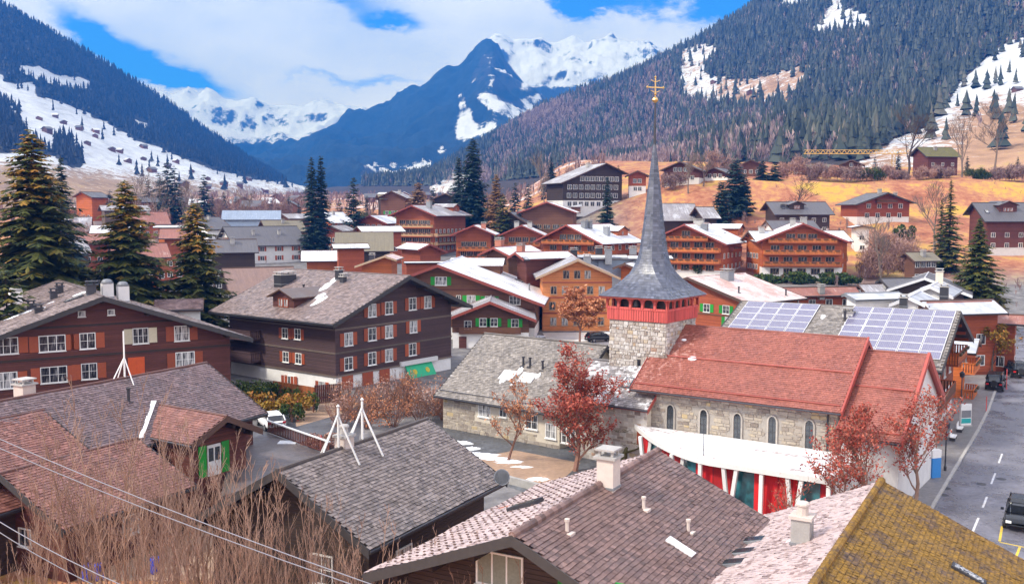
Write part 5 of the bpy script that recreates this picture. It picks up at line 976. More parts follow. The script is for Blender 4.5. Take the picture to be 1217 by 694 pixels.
f2.chimpx(1, 723, 578, w=.75, d=.75, h=1.35, mat='light_soffit', cap='slab', capmat='concrete')
f2.skyl(-1, 625, 603, .75, 1.5, .2, 'glass_dark'); f2.skyl(-1, 594, 606, .2, 1.1, .08, 'terracotta', 'terracotta'); f2.skyl(1, 808, 652, .5, 1.2, .12, 'snow', 'white_trim')
for px, py in ((674, 633), (765, 605), (818, 632)): f2.pipe(1, px, py, .07, .42, 'light_soffit')
sgm = MB(); 
for i in range(12):
    for j in range(28):
        x = -.5 - i * .52; y = .3 + j * .5 + (.25 if i % 2 else 0)
        if -x < f2.wl - .15 and y < f2.L - .1: z = f2.rz(x) + .10; sgm.box(x - .045, x + .045, y - .05, y + .05, z, z + .025)
sgm.obj('snow_guards', 'fascia_brown', f2.roof, kind='stuff')
f3 = Chalet('near chalet at lower right with pale left slope and mossy right slope', 9.3, 30.0, 29, 14.7, 5.7, 8.0, 8.0, .46, base=0, wall='wood_dark', roofl='tile_pale_sheen', roofr='tile_moss', fascia='fascia_brown', og=1.2, oe=.8, name='foreground_chalet', near=True, tl='tile_pale_sheen', tr='tile_moss', tw=.24, te=.2)
b = MB(); n_ = int(f3.L / .33)
for i in range(n_): y_ = (i + .5) * f3.L / n_; b.tube([(0, y_ - .17, f3.h + .03), (0, y_ + .17, f3.h + .055)], [.15, .17], 8, 0, RG.random())
b.obj('ridge_tiles', 'tile_moss', f3.roof, tone=True, kind='stuff')
b = MB(); n_ = int(f2.L / .33)
for i in range(n_): y_ = (i + .5) * f2.L / n_; b.tube([(0, y_ - .17, f2.h + .03), (0, y_ + .17, f2.h + .055)], [.15, .17], 8, 0, RG.random())
b.obj('ridge_tiles', 'tile_umber', f2.roof, tone=True, kind='stuff')
f3.chimpx(-1, 953, 644, w=.72, d=.72, h=1.2, mat='concrete', cap='pot', capmat='light_soffit')
for px, py in ((893, 645), (880, 659), (868, 672)): f3.skyl(-1, px, py, .75, 1.3, .16, 'glass_dark', 'grey_metal', open_=.18)
f3.skyl(1, 1150, 684, .55, 1.3, .12, 'pane_pale', 'dark_metal')
for px, py, s_ in ((893, 636, .4), (946, 642, .3)): snow_patches(f3, -1, [(px, py)], int(px), s_)
va = f3.world((-f3.wl, f3.L, f3.rz(-f3.wl))); vb = f3.world((-f3.wl, 0, f3.rz(-f3.wl))); b = MB(); b.bar((-f3.wl - .25, -.2, f3.rz(f3.wl * -1) - .03), (-f3.wl - .25, f3.L + .2, f3.rz(-f3.wl) - .03), .5, .06); b.obj('valley_gutter', 'white_trim', f3.roof)
f4 = Chalet('long brown tiled roof house in left foreground with stone chimney', -33.8, 58.3, 27.5, 21, 6.1, 6.1, 8.0, .56, base=0, wall='wood_redbrown', roofl='tile_rust', fascia='fascia_dark', og=.8, oe=.9, name='foreground_chalet', near=True, tl='tile_rust', tr='tile_brown', tw=.26, te=.22)
f4.chimpx(-1, 30, 480, w=.95, d=.95, h=1.4, mat='light_soffit', cap='slab'); f4.pipe(1, 153, 478, .1, .9, 'dark_metal')
b = MB(); y_ = f4.L * .62; b.tube([(0, y_, f4.h), (0, y_, f4.h + 3.4)], [.07, .05], 6); 
for k in (-1, 1): b.bar((k * .9, y_, f4.rz(.9) + .05), (0, y_, f4.h + 1.5), .06, .06)
b.bar((0, y_ - 1, f4.h + .05), (0, y_, f4.h + 1.5), .06, .06); b.obj('cable_mast', 'white_paint', f4.roof)
for t in (3, 6): f4.win('right', t, 2.9, 1.2, 1.1)
f4b = Chalet('small gabled wing with green shutters and white door in left foreground', -19.0, 64.7, -56, 8.6, 2.9, 3.0, 6.3, .48, base=1.2, wall='wood_redbrown', roofl='tile_rust', fascia='fascia_brown', og=1.0, oe=.6, name='gabled_wing', cat='house', group=None, near=True, tl='tile_rust', tr='tile_rust', tw=.26, te=.22)
q = f4b.hit('front', 254, 545); b = MB(); b.box(-.55, .55, -.07, .02, -1.1, 1.0)
d_ = b.obj('door', 'white_paint', f4b.root, loc=(q.x, f4b.y0, q.z)); 
for sx in (-1, 1):
    b = MB(); b.box(-.2, .2, -.085, -.072, -.1, .8); b.obj('pane', 'glass_dark', d_, loc=(sx * .26, 0, 0)); mkobj('shutter', shutter_mesh(.62, 2.1, 'shutter_green'), f4b.root, (q.x + sx * .95, f4b.y0, q.z))
b = MB(); b.box(-.06, 0.0, 0, .45, -.0, .32); 
b = MB(); qa = f4.hit('roofr', 183, 478); qb = f4.hit('roofr', 167, 522); b.bar((qa.x, qa.y, f4.rz(qa.x) + .1), (qb.x, qb.y, f4.rz(qb.x) + .1), .35, .06); b.obj('verge_flashing', 'white_trim', f4.roof)
p = at(-60, 500, 58); f5 = Chalet('brown tiled roof at the left frame edge below the stone chimney', -37, 49, 27.5, 15, 6, 7.0, 7.2, .5, base=0, wall='wood_dark', roofl='tile_rust', fascia='fascia_dark', og=.6, oe=.7, name='foreground_chalet', near=True, tl=None, tr='tile_rust', tw=.26, te=.22)
f6 = Chalet('low purplish tiled roof behind the leafless shrubs at lower left', -28.1, 52.9, 27.5, 9.5, 2.2, 5.0, 5.6, .48, base=0, wall='wood_redbrown', roofl='tile_rust', fascia='fascia_dark', og=.7, oe=.7, name='foreground_chalet', near=True, tl='tile_rust', tr='tile_rust', tw=.26, te=.22)
f6.win('right', 5, 2.0, 1.0, 1.0); f6.win('front', 1, 2.0, .9, .9)

# further houses closing the gaps between the rows
FL = [('wood_rust', 'far_rust'), ('wood_brown', 'far_frost'), ('wood_orange', 'far_snow'), ('wood_dark', 'far_dark'), ('white_plaster', 'far_dark'), ('wood_brown', 'far_olive')]
for k, (px, py, d, ph, wl_, wr_, L_, lab) in enumerate([(130, 290, 215, 60, 18, 20, 12, 'rusty roofed house hidden behind the second spruce'), (40, 285, 240, 50, 18, 20, 12, 'frost roofed house glimpsed behind the tallest spruce'), (108, 268, 290, 75, 18, 20, 14, 'snow roofed orange house between first and second spruce'), (246, 285, 225, 70, 16, 18, 11, 'dark roofed house right of the third spruce'), (228, 258, 330, 30, 16, 18, 12, 'white house with dark roof above the reddish roof'), (310, 262, 330, 60, 14, 16, 14, 'olive roofed house behind the white house ridge'), (152, 252, 370, 60, 16, 18, 14, 'dark roofed house left of the reddish chalet'), (60, 258, 360, 70, 18, 20, 14, 'white house with dark roof behind the left spruces'), (378, 252, 370, 40, 14, 16, 12, 'olive roofed house under the paired spruces'), (605, 252, 300, 20, 18, 20, 12, 'rusty chalet behind the orange row, beside the yew'), (910, 262, 265, 78, 12, 14, 14, 'olive roofed shed behind the four storey chalet'), (1075, 300, 225, 70, 10, 12, 8, 'small rusty shed right of the four storey chalet'), (925, 342, 165, 80, 9, 11, 14, 'long low frosted garage roof behind the pale frosted roof'), (1020, 338, 185, 75, 10, 12, 10, 'snow roofed house left of the slate houses')]):
    wm, rm = FL[k % 6]; c = pxch(lab, px, py, d, ph, wl_, wr_ * 1.4, L_, .58, wall=wm, roofl=rm, og=1.0, oe=1.0); auto_front(c, 2, 3); auto_side(c, 'right', 2, 4); c.chim(1.5, L_ * .5, .9, .9, 1.2)

for c in ALL:
    if not c.near and not any(o.name.startswith('window') for o in c.root.children): auto_front(c, 2, 4, 1.4, 2.6, 1.2, 1.1, margin=.7); auto_side(c, 'right', 2, max(2, int(c.L / 3.4)), 1.4, 2.6); auto_side(c, 'left', 1, max(2, int(c.L / 3.4)), 1.4, 2.6)
# ------------------------------------------------------------------ streets, yards and what stands on them
def asphalt(name, c, wet=.35, var=.3):
    m, t, b = newmat(name); N = NT(t); pos = N.n('ShaderNodeNewGeometry').outputs['Position']; n1 = N.noise(pos, .35, 6, .65); n2 = N.noise(pos, 3, 5, .6); n3 = N.noise(pos, 40, 3)
    N.l(N.ramp(N.m('ADD', N.m('MULTIPLY', n1, .6), N.m('MULTIPLY', n2, .4)), [(.36, dk(c, 1 - var)), (.47, dk(c, 1 - var * .4)), (.53, c), (.64, dk(c, 1 + var))]), b.inputs['Base Color']); N.l(N.range(n1, .35, .65, wet, wet + .35), b.inputs['Roughness']); N.bump(n3, .01, b); return m
asphalt('asphalt_wet', (.165, .16, .19), .16, .45); asphalt('asphalt_dark', (.10, .10, .112), .35); asphalt('pavement_grey', (.21, .195, .195), .4); asphalt('gravel_pale', (.55, .50, .47), .7, .2); asphalt('slab_wet', (.10, .105, .115), .3, .6); asphalt('earth_tan', (.38, .25, .17), .8, .3); asphalt('lawn', (.12, .26, .03), .8, .4); asphalt('deck_dark', (.12, .10, .10), .3, .4)
def sheet(name, pts, mat, z=.004, kind='structure', px=True, zz=0.0):
    P = [atz(x, y, zz) for x, y in pts] if px else [Vector((x, y, 0)) for x, y in pts]
    b = MB(); b.quad([(p.x, p.y, z + zz) for p in P]); o = b.obj(name, mat)
    if o.data.polygons[0].normal.z < 0: o.data.flip_normals()
    if kind: o['kind'] = kind
    return o
kerb = [(1072, 690), (1094, 636), (1110, 600), (1126, 573), (1144, 543), (1163, 511), (1175, 487), (1184, 462), (1192, 438), (1198, 415), (1203, 395), (1206, 380)]
K = [atz(x, y) for x, y in kerb]; rd = Vector((16.2, 27.5, 0)).normalized(); rn = Vector((rd.y, -rd.x, 0))
b = MB(); n = len(K)
for i in range(n - 1): a_, c_ = K[i], K[i + 1]; b.quad([(a_.x, a_.y, .004), (a_.x + rn.x * 12, a_.y + rn.y * 12, .004), (c_.x + rn.x * 12, c_.y + rn.y * 12, .004), (c_.x, c_.y, .004)])
o = b.obj('road', 'asphalt_wet', kind='structure')
b = MB()
for i in range(n - 1): a_, c_ = K[i], K[i + 1]; b.hexa([(a_.x, a_.y, -.1), (c_.x, c_.y, -.1), (c_.x - rn.x * 7, c_.y - rn.y * 7, -.1), (a_.x - rn.x * 7, a_.y - rn.y * 7, -.1)], [(a_.x, a_.y, .13), (c_.x, c_.y, .13), (c_.x - rn.x * 7, c_.y - rn.y * 7, .13), (a_.x - rn.x * 7, a_.y - rn.y * 7, .13)])
b.obj('pavement', 'pavement_grey', kind='structure')
b = MB()
for i in range(n - 1):
    a_, c_ = K[i], K[i + 1]; d_ = (c_ - a_); m_ = max(1, int(d_.length / 1.0))
    for k in range(m_): p, q = a_ + d_ * ((k + .02) / m_), a_ + d_ * ((k + .98) / m_); b.bar((p.x, p.y, .06), (q.x, q.y, .06), .22, .18)
b.obj('kerb', 'concrete', kind='structure')
mk = asphalt('paint_white', (.62, .62, .64), .5, .25); asphalt('paint_yellow', (.70, .48, .06), .5, .25)
for k, (x0, y0, x1, y1) in enumerate(((1155, 634, 1163, 615), (1168, 603, 1173, 590), (1178, 575, 1183, 562), (1187, 550, 1191, 539))):
    p, q = atz(x0, y0), atz(x1, y1); b = MB(); d_ = (q - p).normalized(); s_ = Vector((d_.y, -d_.x, 0)) * .07; b.quad([(v.x, v.y, .009) for v in (p - s_, p + s_, q + s_, q - s_)]); b.obj('road_marking', 'paint_white', kind='structure')
for (x0, y0, x1, y1) in ((1188, 643, 1191, 625), (1188, 644, 1217, 650), (1205, 668, 1212, 650), (1180, 690, 1184, 672)):
    p, q = atz(x0, y0), atz(x1, y1); b = MB(); d_ = (q - p).normalized(); s_ = Vector((d_.y, -d_.x, 0)) * .07; b.quad([(v.x, v.y, .009) for v in (p - s_, p + s_, q + s_, q - s_)]); b.obj('road_marking', 'paint_yellow', kind='structure')
for px, py in ((1121, 588), (1124, 580), (1190, 569), (1166, 575)): p = atz(px, py); b = MB(); b.lathe([(.01, .006), (.36, .006), (.36, .014), (.01, .016)], (p.x, p.y, 0), 14); b.obj('manhole_cover', 'dark_metal', kind='structure')
sheet('driveway', [(300, 545), (296, 512), (330, 495), (352, 490), (400, 478), (430, 500), (420, 560), (330, 580)], 'asphalt_dark', .008)
sheet('yard', [(352, 507), (405, 492), (430, 480), (395, 470), (350, 489)], 'earth_tan', .012)
sheet('courtyard', [(520, 488), (560, 500), (640, 520), (790, 540), (800, 575), (660, 600), (560, 560), (500, 520)], 'slab_wet', .008)
sheet('path', [(560, 545), (612, 535), (690, 550), (660, 578), (600, 566)], 'earth_tan', .012)
sheet('plaza', [(655, 412), (640, 388), (740, 385), (745, 400), (720, 415)], 'gravel_pale', .008)
sheet('lawn', [(262, 470), (285, 462), (300, 466), (296, 482), (275, 480)], 'lawn', .010)
sheet('yard', [(60, 690), (250, 690), (330, 640), (300, 560), (120, 600)], 'earth_tan', .006)
# snow left on the ground
g_ = random.Random(3)
def snow_spots(pts, s=1.0):
    for px, py in pts:
        p = ghit(px, py); k = 26; m_ = MB(); ring_ = [(math.cos(6.283 * i / k) * g_.uniform(.45, 1.2), math.sin(6.283 * i / k) * g_.uniform(.4, 1.1)) for i in range(k)]
        for i in range(k): a_, b_ = ring_[i], ring_[(i + 1) % k]; m_.quad([(a_[0], a_[1], -.02), (b_[0], b_[1], -.02), (b_[0] * .6, b_[1] * .6, .10), (a_[0] * .6, a_[1] * .6, .10)])
        m_.quad([(x * .6, y * .6, .10) for x, y in ring_]); o = m_.obj('snow_patch', 'snow', loc=(p.x, p.y, p.z + .02), kind='structure'); o.scale = (s * g_.uniform(.6, 1.6), s * g_.uniform(.5, 1.2), 1)
snow_spots([(548, 527), (560, 534), (574, 541), (592, 546), (606, 549), (620, 556), (640, 570), (565, 540), (580, 545)], 1.0); snow_spots([(715, 402), (690, 405), (725, 396), (640, 400)], 2.0);
# ------------------------------------------------------------------ terrace, fence, hedge wall by the driveway
tr_ = thing('deck_terrace', 'wet dark roof terrace with red-brown slatted balustrade above driveway', 'terrace', (0, 0, 0))
tz = 2.2; TP = [atz(x, y, tz) for x, y in ((262, 590), (270, 556), (300, 520), (318, 514), (392, 541), (365, 556))]
b = MB(); b.quad([(p.x, p.y, tz) for p in TP]); b.quad([(p.x, p.y, tz - .3) for p in reversed(TP)])
for i in range(len(TP)): p, q = TP[i], TP[(i + 1) % len(TP)]; b.quad([(p.x, p.y, tz), (p.x, p.y, -.2), (q.x, q.y, -.2), (q.x, q.y, tz)])
b.obj('deck', 'deck_dark', tr_)
p, q = TP[3], TP[4]; b = MB(); b.bar((p.x, p.y, tz + 1.0), (q.x, q.y, tz + 1.0), .16, .08); b.obj('hand_rail', 'white_trim', tr_); b = MB(); b.bar((p.x, p.y, tz + .12), (q.x, q.y, tz + .12), .08, .1); b.obj('bottom_rail', 'wood_redbrown', tr_)
bal = MB(); bal.box(-.065, .065, -.02, .02, .15, .96); bm2 = bal.mesh(['wood_redbrown']); n_ = int((q - p).length / .26); an = math.atan2(q.y - p.y, q.x - p.x)
for i in range(n_): r = p + (q - p) * ((i + .5) / n_); mkobj('baluster', bm2, tr_, (r.x, r.y, tz), an)
for i, (px, py) in enumerate(((342, 526),)):
    r = atz(px, py, tz); b = MB(); b.box(-.7, .7, -.5, .5, 0, .06); b.obj('snowy_slab', 'snow', tr_, loc=(r.x, r.y, tz + .01))
fe = thing('fence', 'orange-brown board fence beside the white car', 'fence', (0, 0, 0)); FA, FB = atz(325, 478), atz(374, 487); ang = math.atan2(FB.y - FA.y, FB.x - FA.x); ln = (FB - FA).length
b = MB(); b.box(-.105, .105, -.025, .025, .1, 1.7); pk = b.mesh(['fence_wood'])
for i in range(int(ln / .23)): r = FA + (FB - FA) * ((i + .5) / int(ln / .23)); mkobj('board', pk, fe, (r.x, r.y, .6), ang)
for z_ in (.95, 1.95): b = MB(); b.bar((FA.x, FA.y + .06, z_), (FB.x, FB.y + .06, z_), .06, .1); b.obj('rail', 'wood_brown', fe)
gw = MB(); gw.hexa([(FA.x, FA.y - .3, -.5), (FB.x + .4, FB.y - .3, -.5), (FB.x + .4, FB.y + .05, -.5), (FA.x, FA.y + .05, -.5)], [(FA.x, FA.y - .3, .62), (FB.x + .4, FB.y - .3, .62), (FB.x + .4, FB.y + .05, .62), (FA.x, FA.y + .05, .62)]); tag(gw.obj('garden_wall', 'white_plaster'), 'low white garden wall under the board fence', 'wall')
gf = thing('gate', 'dark brown wooden gate at the corner of the plum chalet', 'gate', (FB.x, FB.y, .6), R(25)); b = MB(); b.box(-.09, .09, -.02, .02, 0, 1.9); pk2 = b.mesh(['wood_redbrown'])
for i in range(13): mkobj('board', pk2, gf, (.1 + i * .21, 0, 0))
b = MB(); b.box(0, 2.7, .02, .08, .5, .65); b.obj('rail', 'wood_dark', gf)
# low courtyard wall
wl_ = [atz(x, y) for x, y in ((538, 556), (600, 573), (650, 586), (690, 592))]; b = MB()
for i in range(3): p, q = wl_[i], wl_[i + 1]; b.bar((p.x, p.y, .25), (q.x, q.y, .25), .3, .6)
tag(b.obj('courtyard_wall', 'concrete'), 'low stone edging wall of the parish courtyard', 'wall')
def bench(px, py, rz, mat, label, l=2.0):
    p = atz(px, py); t = thing('bench', label, 'bench', (p.x, p.y, .02), rz); b = MB(); b.box(-l / 2, l / 2, -.22, .22, .4, .46); b.obj('seat', mat, t); b = MB(); b.box(-l / 2, l / 2, .2, .26, .5, .9); b.obj('backrest', mat, t)
    for sx in (-1, 1): b = MB(); b.box(sx * l * .4 - .05, sx * l * .4 + .05, -.2, .26, 0, .4); b.obj('leg', 'dark_metal', t)
bench(570, 510, R(-40), 'door_orange', 'red wooden bench against the parish house wall', 2.4)
bench(1133, 524, R(60), 'white_paint', 'white street bench nearer the blue column', 1.4); bench(1141, 514, R(60), 'white_paint', 'white street bench nearer the standing sign', 1.4)
# standing advertising board
p = atz(1147, 508); t = thing('advertising_board', 'tall white and teal advertising board on the pavement', 'sign', (p.x, p.y, .13), R(12)); b = MB(); b.box(-.55, .55, -.1, .1, 0, 2.1, 0); b.obj('board', 'white_paint', t); b = MB(); b.box(-.5, .5, -.112, -.101, .3, .75); b.obj('teal_band', 'sign_teal', t); b = MB(); b.box(-.5, .5, -.112, -.101, .82, 1.5); b.obj('picture_panel', 'grey_metal', t)
b = MB(); b.box(-.6, .6, -.2, .2, -.02, .12); b.obj('foot', 'concrete', t)
p = atz(1111, 569); t = thing('advertising_column', 'blue and white advertising pillar near the red leaved tree', 'sign', (p.x, p.y, .13), R(20)); b = MB(); b.box(-.4, .4, -.16, .16, 0, 1.5); b.obj('blue_panel', 'sign_blue', t); b = MB(); b.box(-.4, .4, -.16, .16, 1.502, 2.1); b.obj('white_panel', 'white_paint', t)
def lamp(px, py, h, label, dark=True, arm=0.0):
    p = ghit(px, py); t = thing('street_lamp', label, 'street lamp', p); mt = 'dark_metal' if dark else 'grey_metal'; b = MB(); b.lathe([(.11, 0), (.11, .5), (.06, .6), (.05, h)], n=8); b.obj('post', mt, t); b = MB()
    if arm: b.bar((0, 0, h), (arm, -.2, h + .12), .08, .06); b.box(arm - .45, arm + .15, -.32, -.08, h + .08, h + .2); b.obj('lamp_head', mt, t)
    else: b.lathe([(.05, h), (.22, h + .1), (.26, h + .5), (.12, h + .62), (.01, h + .7)], n=8); b.obj('lamp_head', mt, t)
lamp(1123, 562, 3.4, 'black lantern street lamp by the kerb below the solar building'); lamp(1142, 486, 3.2, 'black street lamp beside the timber shop'); lamp(412, 299, 8.5, 'tall grey street lamp beside the barn', False, -1.0); lamp(518, 312, 8.0, 'tall thin grey street lamp in front of the hotel chalet', False, .8); lamp(737, 303, 7, 'white lamp post left of the spire', False, .6); lamp(1108, 328, 8, 'grey lamp post on the grassy slope by the spruce', False, .9); lamp(325, 300, 8, 'tall white flagpole lamp in front of the white house', False, .5); lamp(204, 318, 8, 'white lamp post between the left spruces', False, .5); lamp(859, 320, 9, 'grey lamp post in front of the right orange chalets', False, .6)
for px, py, h_, m_, lab in ((1172, 490, 1.6, 'pole_pink', 'slim red marker post at the pavement corner'), (1196, 462, 2.2, 'pole_pink', 'red marker post beside the parked off-roader'), (354, 500, 1.9, 'pole_pink', 'red snow pole behind the white car'), (382, 545, 1.9, 'pole_pink', 'red snow pole at the driveway bend')):
    p = atz(px, py); b = MB(); b.lathe([(.05, 0), (.045, h_ * .5), (.04, h_), (.01, h_ + .04)], n=7); b.box(-.1, .1, -.1, .1, -.05, .05); o = b.obj('marker_post', m_, loc=(p.x, p.y, 0)); tag(o, lab, 'post')
# cars
def rsec(x, hw, z0, z1, rnd=.25, n=12):
    pts = []
    for k in range(n):
        a = 2 * math.pi * (k + .5) / n; c, s = math.cos(a), math.sin(a); c = math.copysign(abs(c) ** .42, c); s = math.copysign(abs(s) ** .42, s); pts.append((x, c * hw, (z0 + z1) / 2 + s * (z1 - z0) / 2))
    return pts
def loftmesh(secs, m=0):
    b = MB(); n = len(secs[0])
    for s in secs: b.v += s
    for i in range(len(secs) - 1):
        for k in range(n): b.f.append((i * n + k, i * n + (k + 1) % n, (i + 1) * n + (k + 1) % n, (i + 1) * n + k)); b.m.append(m); b.t.append(.5)
    b.f.append(tuple(range(n))); b.f.append(tuple(reversed(range((len(secs) - 1) * n, len(secs) * n)))); b.m += [m, m]; b.t += [.5, .5]
    return b
def car(label, px, py, heading, paint, boxy=False, z=0.0, L=4.5, Wd=1.85, Hh=1.55):
    p = ghit(px, py); t = thing('parked_car', label, 'car', (p.x, p.y, p.z + .01), heading, None); hl = L / 2; w = Wd / 2
    if boxy: st = [(-hl, .9, .45, 1.05), (-hl + .15, 1, .38, 1.12), (-hl * .3, 1, .36, 1.12), (hl * .35, 1, .36, 1.12), (hl * .5, .99, .36, 1.1), (hl - .12, .97, .38, 1.05), (hl, .9, .45, .98)]; gh = [(-hl + .12, .93, 1.08, 1.12), (-hl + .2, .90, 1.08, Hh - .03), (hl * .12, .88, 1.08, Hh), (hl * .26, .88, 1.08, Hh - .05), (hl * .40, .92, 1.08, 1.12)]
    else: st = [(-hl, .82, .48, .88), (-hl + .12, .94, .36, 1.0), (-hl + .6, .99, .3, 1.02), (0, 1, .28, .98), (hl * .45, .99, .3, .95), (hl - .35, .95, .32, .84), (hl - .05, .85, .38, .72), (hl, .75, .42, .62)]; gh = [(-hl + .12, .84, .95, 1.0), (-hl + .55, .80, .95, Hh - .12), (-hl * .45, .78, .95, Hh), (hl * .02, .77, .95, Hh - .02), (hl * .22, .78, .95, Hh - .16), (hl * .50, .86, .93, .98)]
    o = loftmesh([rsec(x, w * a, z0, z1) for x, a, z0, z1 in st]).obj('body', paint, t, smooth=True)
    loftmesh([rsec(x, w * a, z0 - .1, z1) for x, a, z0, z1 in gh]).obj('windows', 'car_glass', t, smooth=True)
    i0 = 1; r = MB(); rs = [g for g in gh[1:-1]]
    for i in range(len(rs) - 1):
        (x0, a0, _, z0), (x1, a1, _, z1) = rs[i], rs[i + 1]; w0, w1 = w * a0 * .92, w * a1 * .92; r.hexa([(x0, -w0, z0 - .05), (x1, -w1, z1 - .05), (x1, w1, z1 - .05), (x0, w0, z0 - .05)], [(x0, -w0 * .9, z0 + .025), (x1, -w1 * .9, z1 + .025), (x1, w1 * .9, z1 + .025), (x0, w0 * .9, z0 + .025)])
    for sy in (-1, 1):
        for k in range(len(gh) - 1): x0, a0, _, z0 = gh[k]; x1, a1, _, z1 = gh[k + 1]
        for xx, xt, zt in ((gh[0][0] + .05, gh[1][0], gh[1][3]), (gh[-1][0], gh[-2][0], gh[-2][3])): r.bar((xx, sy * w * .86, 1.0), (xt, sy * w * .78, zt), .08, .1)
        r.bar((0, sy * w * .90, 1.0), (-.05, sy * w * .79, Hh - .04), .07, .12)
    r.obj('roof', paint, t)
    wm_ = MB(); wm_.tube([(0, -.11, 0), (0, -.08, 0), (0, .08, 0), (0, .11, 0)], [.26, .335, .335, .26], 16); wme = wm_.mesh(['tyre'], False); rm = MB(); rm.tube([(0, -.12, 0), (0, .12, 0)], [.2, .2], 10); rme = rm.mesh(['rim'])
    for sx in (-1, 1):
        for sy in (-1, 1): o = mkobj('wheel', wme, t, (sx * hl * .62, sy * (w - .08), .335)); mkobj('rim', rme, o)
    for sy in (-1, 1):
        b = MB(); b.box(-hl - .02, -hl + .14, sy * w * .72 - .14, sy * w * .72 + .14, .78, .95); b.obj('tail_light', 'lamp_red', t); b = MB(); b.box(hl - .16, hl + .01, sy * w * .62 - .16, sy * w * .62 + .16, .58, .72); b.obj('headlight', 'lamp_white', t); b = MB(); b.box(hl * .3, hl * .36, sy * (w + .12) - .09, sy * (w + .12) + .09, .98, 1.12); b.obj('wing_mirror', paint, t)
    b = MB(); b.box(-hl - .03, -hl + .05, -.26, .26, .6, .72); b.obj('number_plate', 'white_paint', t); b = MB(); b.box(-hl - .01, -hl + .2, -w * .8, w * .8, .34, .5); b.obj('bumper', 'tyre', t)
    if boxy: b = MB(); b.tube([(-hl - .22, 0, .95), (-hl - .02, 0, .95)], [.36, .36], 14); b.obj('spare_wheel', 'tyre', t)
    return t
rh = math.atan2(rd.y, rd.x)
car('white hatchback parked with its tail to the driveway', 322, 508, R(118), 'car_white'); car('black boxy off-roader parked further up the street', 1183, 462, rh, 'car_black', True, Hh=1.95, L=4.6); car('black car cut by the right frame edge beside yellow parking lines', 1213, 622, rh + math.pi, 'car_black', Hh=1.6, L=4.6); car('black car half hidden on the pale plaza left of the tower', 713, 406, R(20), 'car_black'); car('dark van under the trees at the far right street end', 1207, 447, rh + .3, 'car_black', True, Hh=1.9, L=4.4)
# crane over the terrace
cp = at(1062, 186, 430); cr = thing('crane', 'yellow lattice crane jib reaching left above the terrace', 'crane', (cp.x, cp.y, H(cp.x, cp.y))); jz = at(990, 183, 430).z - cr.location.z; x0 = at(956, 183, 430).x - cp.x
def lattice(p, q, w, n):
    b = MB(); p, q = Vector(p), Vector(q); d = (q - p).normalized(); s = d.cross(Vector((0, 0, 1)) if abs(d.z) < .9 else Vector((0, 1, 0))).normalized(); u = s.cross(d); c = [s * -w / 2, s * w / 2, u * w]
    for k in c: b.bar(p + k, q + k, .22, .22)
    for i in range(n):
        a_, e_2 = p + (q - p) * (i / n), p + (q - p) * ((i + 1) / n); m_ = (a_ + e_2) / 2
        for k in (0, 1): b.bar(a_ + c[k], m_ + c[2], .12, .12); b.bar(m_ + c[2], e_2 + c[k], .12, .12)
        b.bar(a_ + c[0], a_ + c[1], .1, .1)
    return b
lattice((x0, 0, jz), (12, 0, jz), 1.6, 22).obj('jib', 'crane_yellow', cr); lattice((0, 0, 0), (0, 0, jz), 1.5, 5).obj('mast', 'crane_yellow', cr); b = MB(); b.box(8, 11, -1, 1, jz - 1.5, jz - .1); b.obj('counterweight', 'concrete', cr)
# overhead wires with the poles that carry them, out of frame
for k, (a_, c_, lab) in enumerate((((-15, 516, 40), (455, 700, 30), 'upper of the two long overhead wires crossing lower left'), ((-15, 527, 40), (440, 703, 30), 'lower of the two long overhead wires crossing lower left'), ((-15, 612, 38), (190, 715, 33), 'upper of the two short wires in the bottom left corner'), ((-15, 624, 38), (170, 722, 33), 'lower of the two short wires in the bottom left corner'))):
    p, q = at(*a_), at(*c_); d_ = q - p; p, q = p - d_ * .6, q + d_ * .6; b = MB(); pts = [p + (q - p) * (i / 14) + Vector((0, 0, -.9 * (1 - (2 * i / 14 - 1) ** 2) + .75)) for i in range(15)]; b.tube(pts, [.019] * 15, 5); tag(b.obj('overhead_wire', 'cable'), lab, 'wire', 'overhead wires')
    if k == 0: ends = (p, q)
for p, lab in ((ends[0], 'wooden pole carrying the wires, out of frame at left'), (ends[1], 'wooden pole carrying the wires, out of frame below')):
    b = MB(); z0 = H(p.x, p.y); b.lathe([(.16, z0 - p.z - 1), (.12, 1.2), (.02, 1.25)], n=8); b.bar((-.9, 0, .8), (.9, 0, .8), .1, .1); tag(b.obj('wire_pole', 'wood_grey', loc=p), lab, 'pole')
# bits in the yard among the shrubs
def barrel(px, py, d, label):
    p = at(px, py, d); z = max(H(p.x, p.y), 0); b = MB(); b.lathe([(.01, 0), (.28, 0), (.3, .1), (.28, .3), (.3, .45), (.28, .62), (.3, .8), (.29, .88), (.01, .9)], n=14); tag(b.obj('barrel', 'barrel_blue', loc=(p.x, p.y, z), smooth=True), label, 'barrel')
barrel(182, 566, 53, 'blue plastic barrel standing by the yard wall'); barrel(100, 572, 52, 'left of two blue barrels beside the low brown roof'); barrel(113, 574, 52, 'right of two blue barrels beside the low brown roof')
q = atz(199, 584); t = thing('garden_chair', 'yellow garden chair in the yard behind the shrubs', 'chair', (q.x, q.y, 0), .4); b = MB(); b.box(-.4, .4, -.4, .4, .4, .48); b.obj('seat', 'brass_yellow', t); b = MB(); b.box(-.4, .4, .36, .42, .5, 1.1); b.obj('backrest', 'brass_yellow', t)
for sx in (-1, 1):
    for sy in (-1, 1): b = MB(); b.box(sx * .36 - .03, sx * .36 + .03, sy * .36 - .03, sy * .36 + .03, 0, .4); b.obj('leg', 'brass_yellow', t)
